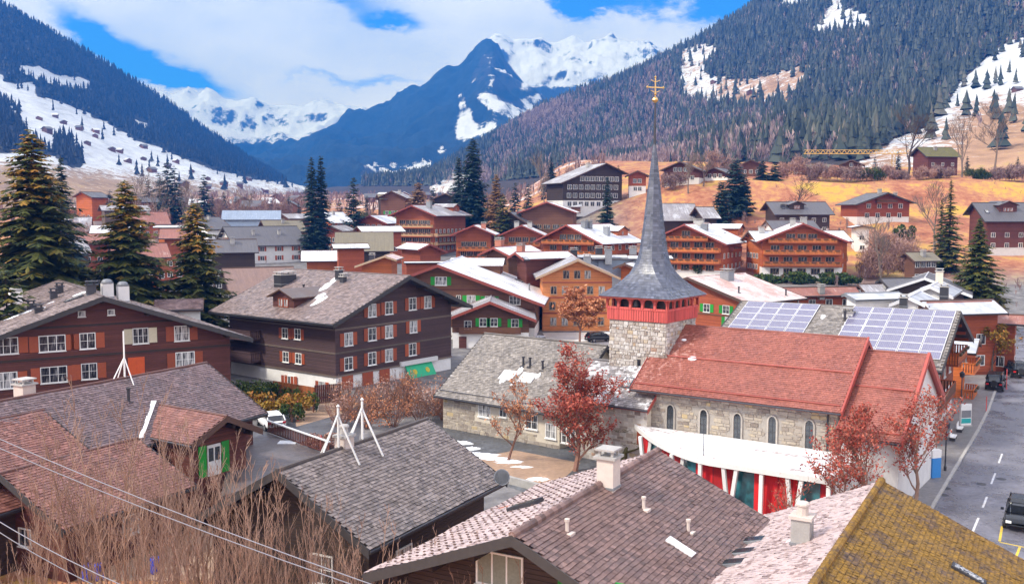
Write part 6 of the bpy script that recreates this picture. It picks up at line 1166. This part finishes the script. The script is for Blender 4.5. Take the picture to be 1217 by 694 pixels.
# tiny farmsteads on the snowy left hillside
w = MB(); w.box(-5, 5, -4, 4, -3, 4.2, 0); w.prism([(-5, 4.2), (5, 4.2), (0, 6.8)], -4, 4, 0); wme = w.mesh(['wood_brown']); r = MB()
for sg in (-1, 1): r.hexa([(0, -5, 6.8), (sg * 6.2, -5, 3.7), (sg * 6.2, 5, 3.7), (0, 5, 6.8)], [(0, -5, 7.2), (sg * 6.2, -5, 4.1), (sg * 6.2, 5, 4.1), (0, 5, 7.2)])
rme_ = r.mesh(['far_dark']); rme2 = r.mesh(['far_snow'])
def farm(p, k, sc, label, grp):
    t = thing('farmhouse', label, 'farmhouse', p, k * .8, grp); t.scale = (sc, sc, sc); mkobj('wall', wme, t); mkobj('roof', rme_ if k % 3 else rme2, t)
for k, (px, py) in enumerate([(45, 145), (74, 147), (92, 156), (118, 158), (100, 172), (128, 178), (140, 184), (168, 176), (172, 188), (150, 192), (195, 200), (180, 204), (230, 206), (265, 220), (285, 224), (310, 229), (243, 214), (215, 222), (66, 138), (58, 160), (112, 165), (205, 193), (250, 226), (296, 215)]):
    i = np.argmin((pxL - px) ** 2 + (pyL - py) ** 2 + (np.arange(pxL.shape[0])[:, None] < 4) * 1e6); farm(GL_.reshape(-1, 3)[i], k, .8 + (k % 4) * .12, 'tiny dark farmhouse scattered over the snowy left hillside', 'farmhouses on the snowy hillside')
for k, (px, py, d) in enumerate([(262, 240, 640), (285, 238, 700), (300, 243, 560), (318, 240, 640), (344, 243, 560), (352, 237, 760), (236, 243, 600), (215, 240, 660), (330, 232, 900), (455, 218, 1000), (440, 222, 900), (505, 214, 1100), (480, 217, 1100)]): p = at(px, py, d); farm((p.x, p.y, H(p.x, p.y) - .3), k, 1.15, 'small distant valley house between the bare trees left of centre', 'distant valley houses')
for k, (px, py) in enumerate([(888, 114), (1131, 100), (1205, 112), (846, 100)]):
    i = np.argmin((pxR - px) ** 2 + (pyR - py) ** 2 + (np.arange(pxR.shape[0])[:, None] < 4) * 1e6); farm(GR_.reshape(-1, 3)[i], k, .8, 'lone dark hut in a clearing of the right hillside', 'huts in the hillside clearings')
# ------------------------------------------------------------------ trees and shrubs
def conifer_meshes(h, r, seed, mat='needles', whorl=.55, nb=8, steps=7, bark='bark_dark', cones=0.0, droop=.30, narrow=1.0, bare_low=.06, gap=.05, fat=1.35):
    g = random.Random(seed); tk = MB(); tk.tube([(0, 0, -.5), (0, 0, h * .3), (0, 0, h * .7), (0, 0, h)], [h * .017, h * .013, h * .007, .01], 7); c = MB(); z = h * bare_low
    while z < h * .985:
        f = 1 - (z / h - bare_low) / (1 - bare_low); ln0 = r * (f ** narrow) * (1.0 if f < .93 else .8) + .12
        n = max(4, int(nb * (.55 + .45 * f)))
        a0 = g.random() * 6.28
        for k in range(n):
            if g.random() < gap: continue
            a = a0 + 6.283 * k / n + g.uniform(-.25, .25); ln = ln0 * g.uniform(.5, 1.22); zz = z + g.uniform(-.6, .6) * whorl; dr = droop * g.uniform(.6, 1.3) * (.5 + .7 * f); ca, sa = math.cos(a), math.sin(a); st = max(3, int(steps * (.4 + .6 * f)))
            for i in range(st):
                t = .18 + .82 * (i + g.random() * .7) / st; x = ln * t; zc = zz - dr * ln * t ** 1.3 + .12 * ln * t ** 3; w = (ln * .22 * (1.15 - t) + .16) * fat; le = (ln * .26 + .22) * fat
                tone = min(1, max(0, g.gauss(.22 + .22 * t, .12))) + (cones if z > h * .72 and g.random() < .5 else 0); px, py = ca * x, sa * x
                for sg in (-1, 1, 0):
                    b_ = a + sg * g.uniform(.5, 1.1); d = le * g.uniform(.7, 1.2) * (1 - .25 * t); ex, ey = px + math.cos(b_) * d, py + math.sin(b_) * d; ez = zc - d * g.uniform(.15, .55); nx, ny = -math.sin(b_) * w * .5, math.cos(b_) * w * .5
                    c.quad([(px, py, zc + .03), ((px + ex) / 2 + nx, (py + ey) / 2 + ny, (zc + ez) / 2 - .05), (ex, ey, ez), ((px + ex) / 2 - nx, (py + ey) / 2 - ny, (zc + ez) / 2 - .05)], 0, min(1, tone + g.uniform(-.08, .08)))
        z += whorl * g.uniform(.75, 1.2) * (.55 + .5 * f)
    return tk.mesh([bark]), c.mesh([mat], tone=True)
def put_tree(name, label, cat, loc, meshes, rz=0, sc=1.0, group=None, parts=('trunk', 'crown')):
    t = thing(name, label, cat, loc, rz, group); t.scale = (sc, sc, sc) if not isinstance(sc, tuple) else sc
    for n, me in zip(parts, meshes): mkobj(n, me, t, kind='stuff' if n in ('twigs', 'leaves', 'foliage') else None)
    return t
def con_at(px, ytop, d, r, seed, label, name='spruce_tree', zb=None, group=None, **k):
    p = at(px, ytop, d); z = H(p.x, p.y) if zb is None else zb; h = p.z - z
    return put_tree(name, label, 'tree', (p.x, p.y, z), conifer_meshes(h, r, seed, **k), group=group)
GT = 'tall conifers of the village'
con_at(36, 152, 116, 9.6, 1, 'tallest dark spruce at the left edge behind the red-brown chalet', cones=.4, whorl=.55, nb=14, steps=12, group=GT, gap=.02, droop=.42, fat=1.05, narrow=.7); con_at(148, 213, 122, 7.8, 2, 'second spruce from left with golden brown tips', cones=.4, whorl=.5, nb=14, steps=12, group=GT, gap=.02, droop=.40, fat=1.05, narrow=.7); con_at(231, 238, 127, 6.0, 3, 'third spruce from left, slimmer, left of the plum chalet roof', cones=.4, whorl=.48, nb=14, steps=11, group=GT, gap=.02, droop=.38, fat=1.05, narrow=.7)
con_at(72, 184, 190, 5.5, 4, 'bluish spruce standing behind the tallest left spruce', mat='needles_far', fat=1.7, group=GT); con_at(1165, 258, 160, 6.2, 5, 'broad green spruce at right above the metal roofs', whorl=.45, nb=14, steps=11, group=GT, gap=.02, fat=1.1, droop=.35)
con_at(1131, 213, 240, 4.2, 6, 'brownish spruce right of the red hillside chalet', group=GT); con_at(562, 163, 345, 7.2, 7, 'large dark fir behind the hotel chalet', mat='needles_far', fat=1.7, narrow=.6, droop=.12, group=GT); con_at(545, 186, 352, 4.5, 17, 'lower fir leaning against the large dark fir', mat='needles_far', fat=1.7, narrow=.6, group=GT)
con_at(370, 186, 300, 3.6, 8, 'left tree of the paired dark spruces', mat='needles_far', fat=1.7, narrow=.6, group=GT); con_at(381, 183, 302, 3.4, 9, 'right tree of the paired dark spruces', mat='needles_far', fat=1.7, narrow=.6, group=GT); con_at(722, 209, 285, 4.0, 10, 'solitary green spruce below the dark hotel chalet', mat='needles_far', fat=1.7, group=GT)
con_at(874, 189, 318, 5.0, 11, 'tallest of the blue-green cypress group on the slope', mat='needles_far', fat=1.7, narrow=.5, droop=.1, group=GT); con_at(858, 216, 300, 3.6, 12, 'lower left tree of the blue-green cypress group', mat='needles_far', fat=1.7, narrow=.5, droop=.1, group=GT); con_at(885, 207, 322, 3.2, 13, 'right hand tree of the blue-green cypress group', mat='needles_far', fat=1.7, narrow=.5, droop=.1, group=GT)
con_at(906, 191, 356, 2.8, 14, 'small dark conifer on the terrace, left of two', mat='needles_far', fat=1.7, narrow=.5, group=GT); con_at(921, 194, 358, 2.8, 15, 'small conifer on the terrace, right of two', mat='needles_far', fat=1.7, narrow=.5, group=GT)
con_at(590, 206, 325, 5.0, 16, 'golden brown larch beside the large dark fir', name='larch_tree', mat='larch', fat=1.7, droop=.1, narrow=.7, group=GT); con_at(497, 216, 385, 5.4, 18, 'small rounded golden larch beside the green shuttered chalet', name='larch_tree', mat='larch', fat=1.7, droop=.05, narrow=.55, group=GT)
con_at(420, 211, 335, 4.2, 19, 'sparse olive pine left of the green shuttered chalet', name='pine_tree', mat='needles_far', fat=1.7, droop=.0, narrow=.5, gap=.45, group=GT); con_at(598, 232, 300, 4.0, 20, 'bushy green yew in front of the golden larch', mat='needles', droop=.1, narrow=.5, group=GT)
con_at(1120, 235, 245, 3.2, 21, 'smaller spruce left of the brownish spruce', group=GT); con_at(655, 186, 560, 5, 22, 'bluish spruce at the forest foot behind the hillside hotel', mat='needles_far', fat=1.7, group=GT); con_at(6, 318, 95, 4.0, 24, 'green yew bush at the left edge beside the spruce', mat='needles', narrow=.5, droop=.1, group=GT)
# distant single conifers share two meshes
protos = [conifer_meshes(18, 4.2, 50 + i, fat=1.9, mat='needles_far', whorl=1.0, nb=7, steps=4, narrow=.7) for i in range(3)]
g = random.Random(12)
for k, (px, yt, d) in enumerate([(198, 191, 430), (207, 197, 440), (189, 205, 450), (242, 206, 470), (215, 221, 430), (266, 228, 500), (252, 231, 520), (176, 212, 470), (300, 236, 560), (343, 232, 520), (355, 240, 430), (404, 236, 420), (436, 232, 450), (60, 215, 380), (130, 225, 420), (228, 232, 440), (280, 233, 560), (322, 236, 560), (515, 222, 430), (535, 222, 470), (612, 216, 430), (628, 218, 430), (646, 212, 520), (680, 205, 480), (735, 196, 420), (780, 195, 420), (935, 192, 420), (957, 190, 430), (973, 192, 420), (1150, 185, 430), (1210, 186, 430), (1068, 178, 440), (1040, 186, 420)]):
    p = at(px, yt, d); z = H(p.x, p.y); hh = max(5, min(26, p.z - z)); put_tree('conifer_tree', 'distant dark conifer among the houses at the valley edge', 'tree', (p.x, p.y, p.z - hh), protos[k % 3], g.random() * 6, hh / 18, 'distant conifers')
def bare_meshes(h, spread, seed, levels=4, nb=5, bark='bark_grey', r0=None, leaf=None, nleaf=0, up=.5, leafs=.16, fork=.28, tw=1.0, trunk_frac=.45):
    g = random.Random(seed); tk, tw_ = MB(), MB(); tips = []
    def br(p, d, ln, r, lv):
        k = 5 if lv == 0 else 4; pts = [p]; dd = d.copy()
        for i in range(k):
            dd = (dd + Vector((g.gauss(0, .13), g.gauss(0, .13), g.gauss(.03, .08) + (.06 if lv else 0)))).normalized(); pts.append(pts[-1] + dd * (ln / k))
        rs = [r * (1 - .75 * i / k) for i in range(k + 1)]; (tk if lv < 2 else tw_).tube(pts, [max(x, .010 * tw) for x in rs], 6 if lv == 0 else (4 if lv == 1 else 3), 0, .5, cap=lv == 0)
        if lv >= 2: tips.extend(pts[1:])
        if lv + 1 >= levels: return
        n = nb + (2 if lv == 0 else 0)
        for i in range(n):
            t = fork + (1 - fork) * (i + g.random()) / n; q = t * k; i0 = min(int(q), k - 1); pp = pts[i0].lerp(pts[i0 + 1], q - i0); a = g.random() * 6.283; side = Vector((math.cos(a), math.sin(a), g.uniform(-.1, .5))); nd = (dd * up + side * spread).normalized(); br(pp, nd, ln * g.uniform(.42, .68) * (1.15 - .4 * t), max(r * (1 - .7 * t) * .62, .008), lv + 1)
    br(Vector((0, 0, -.2)), Vector((0, 0, 1)), h * .72, r0 or h * .02, 0)
    out = [tk.mesh([bark]), tw_.mesh([bark])]
    if leaf:
        lf = MB()
        for i in range(nleaf):
            p = g.choice(tips) + Vector((g.gauss(0, .12), g.gauss(0, .12), g.gauss(0, .12))); u = Vector((g.gauss(0, 1), g.gauss(0, 1), g.gauss(0, 1))).normalized() * leafs * g.uniform(.6, 1.3); v = u.cross(Vector((g.gauss(0, 1), g.gauss(0, 1), g.gauss(0, 1)))).normalized() * leafs * .6; lf.quad([p - u, p + v, p + u, p - v], 0, g.random())
        out.append(lf.mesh([leaf], tone=True))
    return out
def bare_at(px, pyb, ytop, label, seed, name='bare_tree', d=None, group=None, sq=1.0, **k):
    p = ghit(px, pyb) if d is None else at(px, pyb, d)
    if d is not None: p.z = H(p.x, p.y)
    top = at(px, ytop, p.y); h = top.z - p.z; ms = bare_meshes(h, k.pop('spread', .7), seed, **k); return put_tree(name, label, 'tree', p, ms, parts=('trunk', 'branches', 'leaves'), group=group, sc=(sq, sq, 1))
bare_at(683, 560, 424, 'tree with dense dark red leaves before the parish house', 1, 'red_leaved_tree', bark='bark_red', leaf='leaf_red', nleaf=7000, levels=4, nb=8, spread=.7, up=.7, leafs=.10, fork=.12, sq=1.25)
bare_at(603, 548, 456, 'slender young tree with pale reddish twigs in the courtyard', 2, 'bare_tree', bark='bark_red', leaf='leaf_orange', nleaf=900, levels=4, nb=6, spread=.6, up=.8, leafs=.10, fork=.25); bare_at(741, 556, 486, 'low mossy gnarled tree at the courtyard corner', 3, 'bare_tree', bark='bark_moss', levels=4, nb=5, spread=1.1, up=.35, r0=.22, sq=1.3, fork=.35)
bare_at(689, 409, 343, 'round orange twigged tree on the pale plaza', 4, 'bare_tree', bark='bark_red', leaf='leaf_orange', nleaf=6500, levels=4, nb=8, spread=1.15, up=.4, leafs=.22, fork=.3, sq=1.15)
bare_at(1040, 606, 470, 'red leaved tree before the chancel gable, left of two', 5, 'red_leaved_tree', bark='bark_red', leaf='leaf_red', nleaf=2600, levels=4, nb=7, spread=.7, up=.7, leafs=.10, d=62); bare_at(1085, 602, 470, 'tall red leaved street tree with yellowish trunk', 6, 'red_leaved_tree', bark='bark_shrub', leaf='leaf_red', nleaf=2400, levels=4, nb=7, spread=.7, up=.7, leafs=.10, d=64); bare_at(1003, 610, 520, 'small red leaved bush in front of the white annexe roof', 7, 'red_leaved_tree', bark='bark_red', leaf='leaf_red', nleaf=1600, levels=4, nb=7, spread=.9, up=.6, leafs=.10, d=58, fork=.1); bare_at(935, 612, 563, 'small red twigged sapling beside the annexe doors', 8, 'red_leaved_tree', bark='bark_red', leaf='leaf_red', nleaf=300, levels=3, nb=8, spread=.6, up=.7, leafs=.08, d=56, fork=.1)
bare_at(1181, 420, 378, 'small tree with yellow foliage at the end of the street', 9, 'street_tree', bark='bark_dark', leaf='hedge_gold', nleaf=1500, levels=4, nb=6, spread=.9, up=.5, leafs=.18, d=118)
BT = 'bare trees on the terrace'
bare_at(1078, 214, 122, 'tall dark gnarled bare tree left of the mossy roof', 20, bark='bark_dark', levels=5, nb=5, spread=.75, up=.7, d=372, tw=4, group=BT, r0=.55); bare_at(1143, 214, 138, 'slim pale bare tree right of the mossy roof', 21, bark='bark_grey', levels=4, nb=6, spread=.5, up=.9, d=380, tw=4, group=BT, r0=.4); bare_at(1181, 212, 128, 'tall pale bare tree near the right frame edge', 22, bark='bark_grey', levels=5, nb=5, spread=.6, up=.8, d=380, tw=4, group=BT, r0=.45); bare_at(938, 252, 200, 'dark forked bare tree above the slate chalet', 23, bark='bark_dark', levels=4, nb=5, spread=.9, up=.5, d=300, tw=4, group=BT, r0=.3)
for k, (px, yb, yt, d, lab) in enumerate([(165, 262, 196, 400, 'grey bare tree behind the middle spruce'), (186, 262, 212, 380, 'pale bare tree right of the middle spruce'), (222, 258, 215, 400, 'grey bare tree above the reddish roof'), (290, 258, 226, 420, 'bare tree right of the third spruce'), (648, 225, 185, 430, 'bare tree left of the dark hotel chalet'), (818, 226, 178, 340, 'bare tree in front of the dark red hillside chalet'), (836, 222, 182, 345, 'bare tree right of the dark red hillside chalet'), (1113, 262, 214, 270, 'thin bare tree left of the brownish spruce'), (1048, 300, 262, 230, 'twiggy bare tree right of the four storey chalet')]): bare_at(px, yb, yt, lab, 40 + k, bark='bark_grey', levels=4, nb=6, spread=.6, up=.8, d=d, tw=3.5, group='bare trees round the village', r0=.3)
# twiggy bushes and hedges: leaf or twig sized faces spread through an uneven volume
def bush_mesh(rx, ry, h, n, mat, seed, size=.3, upright=.5):
    if upright > .6: n = int(n * 1.8); size *= 1.35
    g = random.Random(seed); b = MB(); cl = [(g.uniform(-.7, .7), g.uniform(-.7, .7), g.uniform(.25, .85), g.uniform(.25, .5)) for _ in range(9)]
    for i in range(n):
        cx, cy, cz, cr = g.choice(cl); d = Vector((g.gauss(0, 1), g.gauss(0, 1), g.gauss(0, 1))).normalized() * cr * g.random() ** .4; p = Vector(((cx + d.x) * rx, (cy + d.y) * ry, max(.02, (cz + d.z * .8) * h)))
        u = Vector((g.gauss(0, .6), g.gauss(0, .6), g.gauss(upright, .5))).normalized() * size * g.uniform(.5, 1.3); v = u.cross(Vector((g.gauss(0, 1), g.gauss(0, 1), g.gauss(0, 1)))).normalized() * size * (.09 if upright > .6 else .55); b.quad([p - u, p + v, p + u, p - v], 0, min(1, max(0, g.gauss(.35 + .35 * p.z / h, .2))))
    return b.mesh([mat], tone=True)
def stem_mesh(n, h, bark, seed):
    g = random.Random(seed); b = MB()
    for i in range(n): a = g.random() * 6.28; r = g.uniform(.1, .6); b.tube([(0, 0, -.2), (math.cos(a) * r * .4, math.sin(a) * r * .4, h * .4), (math.cos(a) * r, math.sin(a) * r, h * .8)], [.05, .035, .015], 4)
    return b.mesh([bark])
def bush(px, py, rx, ry, h, n, mat, label, seed, size=.3, upright=.5, d=None, group='shrubs and hedges', name='bush', bark='bark_red'):
    p = ghit(px, py) if d is None else at(px, py, d)
    if d is not None: p.z = H(p.x, p.y)
    return put_tree(name, label, 'bush', p, (stem_mesh(7, h, bark, seed), bush_mesh(rx, ry, h, n, mat, seed, size, upright)), parts=('stems', 'foliage'), group=group, rz=0)
bush(322, 492, 4.5, 1.8, 2.4, 2600, 'hedge_gold', 'golden green shrubs below the board fence', 4, .2, .2, d=94); bush(296, 476, 3.5, 1.8, 2.4, 1800, 'hedge', 'dark green garden shrubs above the golden shrubs', 5, .2, .2, d=100); bush(347, 498, 1.3, 1.2, 1.8, 900, 'hedge', 'rounded green shrub behind the white car', 6, .14, .2, d=92); bush(388, 545, 2.2, 1.2, 1.3, 900, 'twig_pink', 'low dry rockery shrub at the driveway bend', 7, .2, .4, d=82)
for k in range(6): bush(330 + k * 8.5, 472 + k * 1.6, .9, .7, 1.9, 420, 'hedge', 'clipped dark green hedge shrub in the row behind the board fence', 60 + k, .13, .6, d=101 - k * .9, group='hedge row behind the fence')
for k, (px, py, rx, h, mt, lab) in enumerate([(1062, 322, 8, 9, 'twig_pink', 'large beige leafless shrub mass left of the big spruce'), (1040, 330, 6, 6, 'twig_pink', 'beige leafless shrubs below the four storey chalet'), (1085, 330, 6, 8, 'twig_pink', 'beige leafless shrubs at the foot of the grassy slope'), (930, 338, 7, 3, 'hedge', 'dark hedge in front of the four storey chalet, left half'), (985, 338, 7, 3, 'hedge', 'dark hedge in front of the four storey chalet, right half'), (835, 330, 6, 4, 'hedge', 'dark hedge below the balconied chalet right of the spire'), (1075, 285, 3, 4, 'hedge', 'green conical shrub beneath the red hillside chalet')]): bush(px, py, rx, 3, h, 2200, mt, lab, 80 + k, .5, .8 if mt == 'twig_pink' else .3)
for k, (px, d, rx, h, mt) in enumerate([(960, 372, 7, 9, 'twig_pink'), (978, 368, 6, 6, 'twig_far'), (995, 365, 6, 5, 'twig_pink'), (1012, 362, 6, 5, 'twig_far'), (1030, 362, 6, 5, 'hedge'), (1046, 362, 6, 5, 'twig_pink'), (1064, 362, 5, 4, 'twig_far'), (1098, 362, 5, 5, 'twig_pink'), (1122, 362, 5, 5, 'twig_far'), (1160, 362, 6, 4, 'hedge'), (1195, 362, 6, 5, 'twig_far'), (843, 372, 8, 10, 'twig_pink'), (865, 372, 6, 7, 'twig_far'), (935, 368, 5, 7, 'twig_pink'), (800, 345, 5, 6, 'twig_far'), (1215, 362, 6, 6, 'twig_far')]): p = at(px, 214, d); put_tree('bush', 'leafless or evergreen shrub in the row along the terrace edge', 'bush', (p.x, p.y, H(p.x, p.y)), (stem_mesh(5, h, 'bark_grey', k), bush_mesh(rx, 3.5, h, 900, mt, 200 + k, .75, .7)), parts=('stems', 'foliage'), group='shrubs along the terrace edge')
for k, (px, py, d, rx, h, mt) in enumerate([(105, 250, 330, 9, 9, 'twig_pink'), (80, 240, 400, 8, 9, 'leaf_orange'), (205, 262, 340, 8, 8, 'twig_far'), (235, 262, 340, 8, 9, 'twig_far'), (272, 244, 450, 9, 9, 'twig_far'), (300, 246, 460, 9, 9, 'twig_far'), (330, 246, 460, 9, 9, 'twig_far'), (400, 252, 330, 5, 7, 'larch'), (630, 238, 330, 6, 5, 'hedge'), (580, 262, 300, 5, 4, 'hedge'), (350, 240, 600, 12, 10, 'twig_far'), (250, 240, 600, 12, 10, 'twig_far'), (180, 250, 420, 9, 9, 'twig_pink'), (430, 243, 420, 8, 6, 'hedge'), (700, 240, 315, 6, 3, 'hedge')]): p = at(px, py, d); put_tree('bush', 'hazy twiggy shrub clump between the far houses', 'bush', (p.x, p.y, H(p.x, p.y)), (stem_mesh(5, h, 'bark_grey', k), bush_mesh(rx, 4, h, 900, mt, 300 + k, .8, .8)), parts=('stems', 'foliage'), group='shrub clumps between far houses')
# leafless multi-stemmed shrubs in the near left foreground
def shrub_meshes(h, n, seed, spread=.28, bark='bark_shrub', thick=1.0):
    g = random.Random(seed); s, w = MB(), MB()
    for i in range(n):
        a = g.random() * 6.283; ln = h * g.uniform(.55, 1.05); tilt = g.uniform(.02, spread); d = Vector((math.cos(a) * tilt, math.sin(a) * tilt, 1)).normalized(); p = Vector((math.cos(a), math.sin(a), 0)) * g.uniform(.05, .45); pts = [p]; k = 7
        for q in range(k): d = (d + Vector((g.gauss(0, .05), g.gauss(0, .05), .02))).normalized(); pts.append(pts[-1] + d * (ln / k))
        r = g.uniform(.018, .040) * thick * h / 7; s.tube(pts, [r * (1 - .8 * q / k) for q in range(k + 1)], 4, cap=False)
        for q in range(16):
            t = g.uniform(.22, .98) * k; i0 = min(int(t), k - 1); pp = pts[i0].lerp(pts[i0 + 1], t - i0); a2 = g.random() * 6.283; dd = (d * 1.0 + Vector((math.cos(a2), math.sin(a2), .35)) * .75).normalized(); l2 = ln * g.uniform(.10, .26) * (1.25 - t / k); r2 = r * .42
            p2 = pp + dd * l2 * .5; d3 = (dd + Vector((0, 0, .35))).normalized(); p3 = p2 + d3 * l2 * .5; w.tube([pp, p2, p3], [r2, r2 * .7, r2 * .3], 3, cap=False)
            for z in range(3):
                a3 = g.random() * 6.283; d4 = (d3 + Vector((math.cos(a3), math.sin(a3), .3)) * .7).normalized(); st = pp.lerp(p3, g.uniform(.3, .9)); w.tube([st, st + d4 * l2 * g.uniform(.3, .55)], [r2 * .5, r2 * .2], 3, cap=False)
    return s.mesh([bark]), w.mesh([bark])
shp = [shrub_meshes(7.0, 11, 400 + i, .22 + .05 * (i % 3)) for i in range(5)]; g = random.Random(4)
SL = 'leafless foreground shrubs'
shq = [shrub_meshes(4.2, 30, 450 + i, .75, 'bark_red', 1.5) for i in range(3)]
for k, (px, d, h) in enumerate([(404, 90, 3.2), (420, 93, 3.8), (436, 89, 3.6), (452, 94, 4.2), (468, 90, 4.0), (484, 95, 4.4), (500, 92, 4.2), (516, 95, 4.0), (528, 93, 3.4), (410, 97, 3.6), (445, 98, 3.8), (478, 99, 4.0)]):
    p = at(px, 510, d); t_ = put_tree('bare_shrub', 'red-brown leafless shrub in the row between plum chalet and near slate roof', 'shrub', (p.x, p.y, H(p.x, p.y)), shq[k % 3], g.random() * 6, (h / 4.2 * 1.15, h / 4.2 * 1.15, h / 4.2), 'leafless shrubs by the driveway', ('stems', 'twigs')); mkobj('foliage', bush_mesh(1.9, 1.7, 3.6, 500, 'leaf_orange' if k % 3 else 'twig_pink', 500 + k % 3, .10, .3), t_, kind='stuff')
for k, (px, yt, d) in enumerate([(52, 500, 47), (86, 470, 46), (112, 452, 48), (140, 480, 46), (165, 505, 45), (190, 462, 47), (216, 500, 44), (244, 520, 45), (232, 470, 49), (268, 530, 43), (296, 545, 42), (322, 560, 42), (350, 552, 43), (385, 570, 42), (415, 575, 43), (205, 555, 40), (262, 575, 39), (440, 610, 39), (480, 606, 38.5), (520, 640, 37), (555, 640, 36.5), (590, 628, 37), (380, 615, 37), (30, 590, 42), (180, 590, 39)]):
    p = at(px, yt, d); z = H(p.x, p.y); h = p.z - z; put_tree('bare_shrub', 'leafless multi-stemmed brown shrub in the lower left foreground thicket', 'shrub', (p.x, p.y, z), shp[k % 5], g.random() * 6, (h / 7 * g.uniform(.8, 1.0), h / 7 * g.uniform(.8, 1.0), h / 7), SL, ('stems', 'twigs'))
# leaf litter and dry grass under the shrubs
g = np.random.default_rng(9); n = 16000; P = np.stack([g.uniform(-34, 6, n), g.uniform(31, 52, n), np.zeros(n)], 1); P[:, 2] = Hn(P[:, 0], P[:, 1]); a = g.random(n) * 6.28; s = g.uniform(.05, .13, n); lift = g.uniform(0, .12, n)
u = np.stack([np.cos(a) * s, np.sin(a) * s, lift], 1); v = np.stack([-np.sin(a) * s * .6, np.cos(a) * s * .6, lift * .3], 1); V = np.stack([P - u * .6, P + v, P + u, P - v], 1).reshape(-1, 3); V[:, 2] += .02; Fq = np.arange(n * 4).reshape(n, 4)
o = mkobj('leaf_litter', npmesh(V, Fq, 'litter', g.random(n)), kind='stuff'); tag(o, 'brown fallen leaves on the ground under the bare shrubs', 'leaves')
n = 14000; c_ = np.stack([g.uniform(-34, 0, n), g.uniform(30, 50, n)], 1); keep = np.sin(c_[:, 0] * .7) * np.cos(c_[:, 1] * .6) > .25; c_ = c_[keep]; n = len(c_); z = Hn(c_[:, 0], c_[:, 1]); h = g.uniform(.15, .5, n); a = g.random(n) * 6.28; P = np.stack([c_[:, 0], c_[:, 1], z], 1); w_ = np.stack([np.cos(a) * .03, np.sin(a) * .03, np.zeros(n)], 1); tp = P + np.stack([g.normal(0, .12, n), g.normal(0, .12, n), h], 1)
V = np.stack([P - w_, P + w_, tp], 1).reshape(-1, 3); o = mkobj('grass', npmesh(V, np.arange(n * 3).reshape(n, 3), 'grass', g.random(n)), kind='stuff'); tag(o, 'yellow-green dry grass tufts in the lower left foreground', 'grass')

# ------------------------------------------------------------------ labels of look-alikes: counted along the row, from the left of the photograph
ONES = 'first second third fourth fifth sixth seventh eighth ninth tenth eleventh twelfth thirteenth fourteenth fifteenth sixteenth seventeenth eighteenth nineteenth'.split()
def ordn(i): return ONES[i] if i < 19 else ('twentieth' if i == 19 else 'thirtieth' if i == 29 else ('twenty-' if i < 29 else 'thirty-') + ONES[(i - 20) % 10])
same = {}
for o in COL.objects:
    if o.parent is None and 'label' in o: same.setdefault(o['label'], []).append(o)
for lab, os_ in same.items():
    if len(os_) > 1:
        os_.sort(key=lambda o: proj(*o.location)[0])
        for i, o in enumerate(os_): o['label'] = ('leftmost ' if i == 0 else 'rightmost ' if i == len(os_) - 1 else ordn(i) + ' from left, ') + lab
# ------------------------------------------------------------------ the air: blue valley haze round the whole scene
hm = bpy.data.materials.new('valley_air'); hm.use_nodes = True; ht = hm.node_tree; ht.nodes.clear()
pv = ht.nodes.new('ShaderNodeVolumePrincipled'); pv.inputs['Color'].default_value = (.03, .24, 1.0, 1); pv.inputs['Absorption Color'].default_value = (.16, .2, 1, 1); pv.inputs['Density'].default_value = HAZE; pv.inputs['Anisotropy'].default_value = .15
ht.links.new(pv.outputs[0], ht.nodes.new('ShaderNodeOutputMaterial').inputs['Volume']); MATS['valley_air'] = hm
hb = MB(); hb.box(-5600, 5600, -160, 8000, -8, 1500); hz = hb.obj('haze', 'valley_air', kind='stuff'); tag(hz, 'thin blue valley haze between the village and the mountains', 'haze')
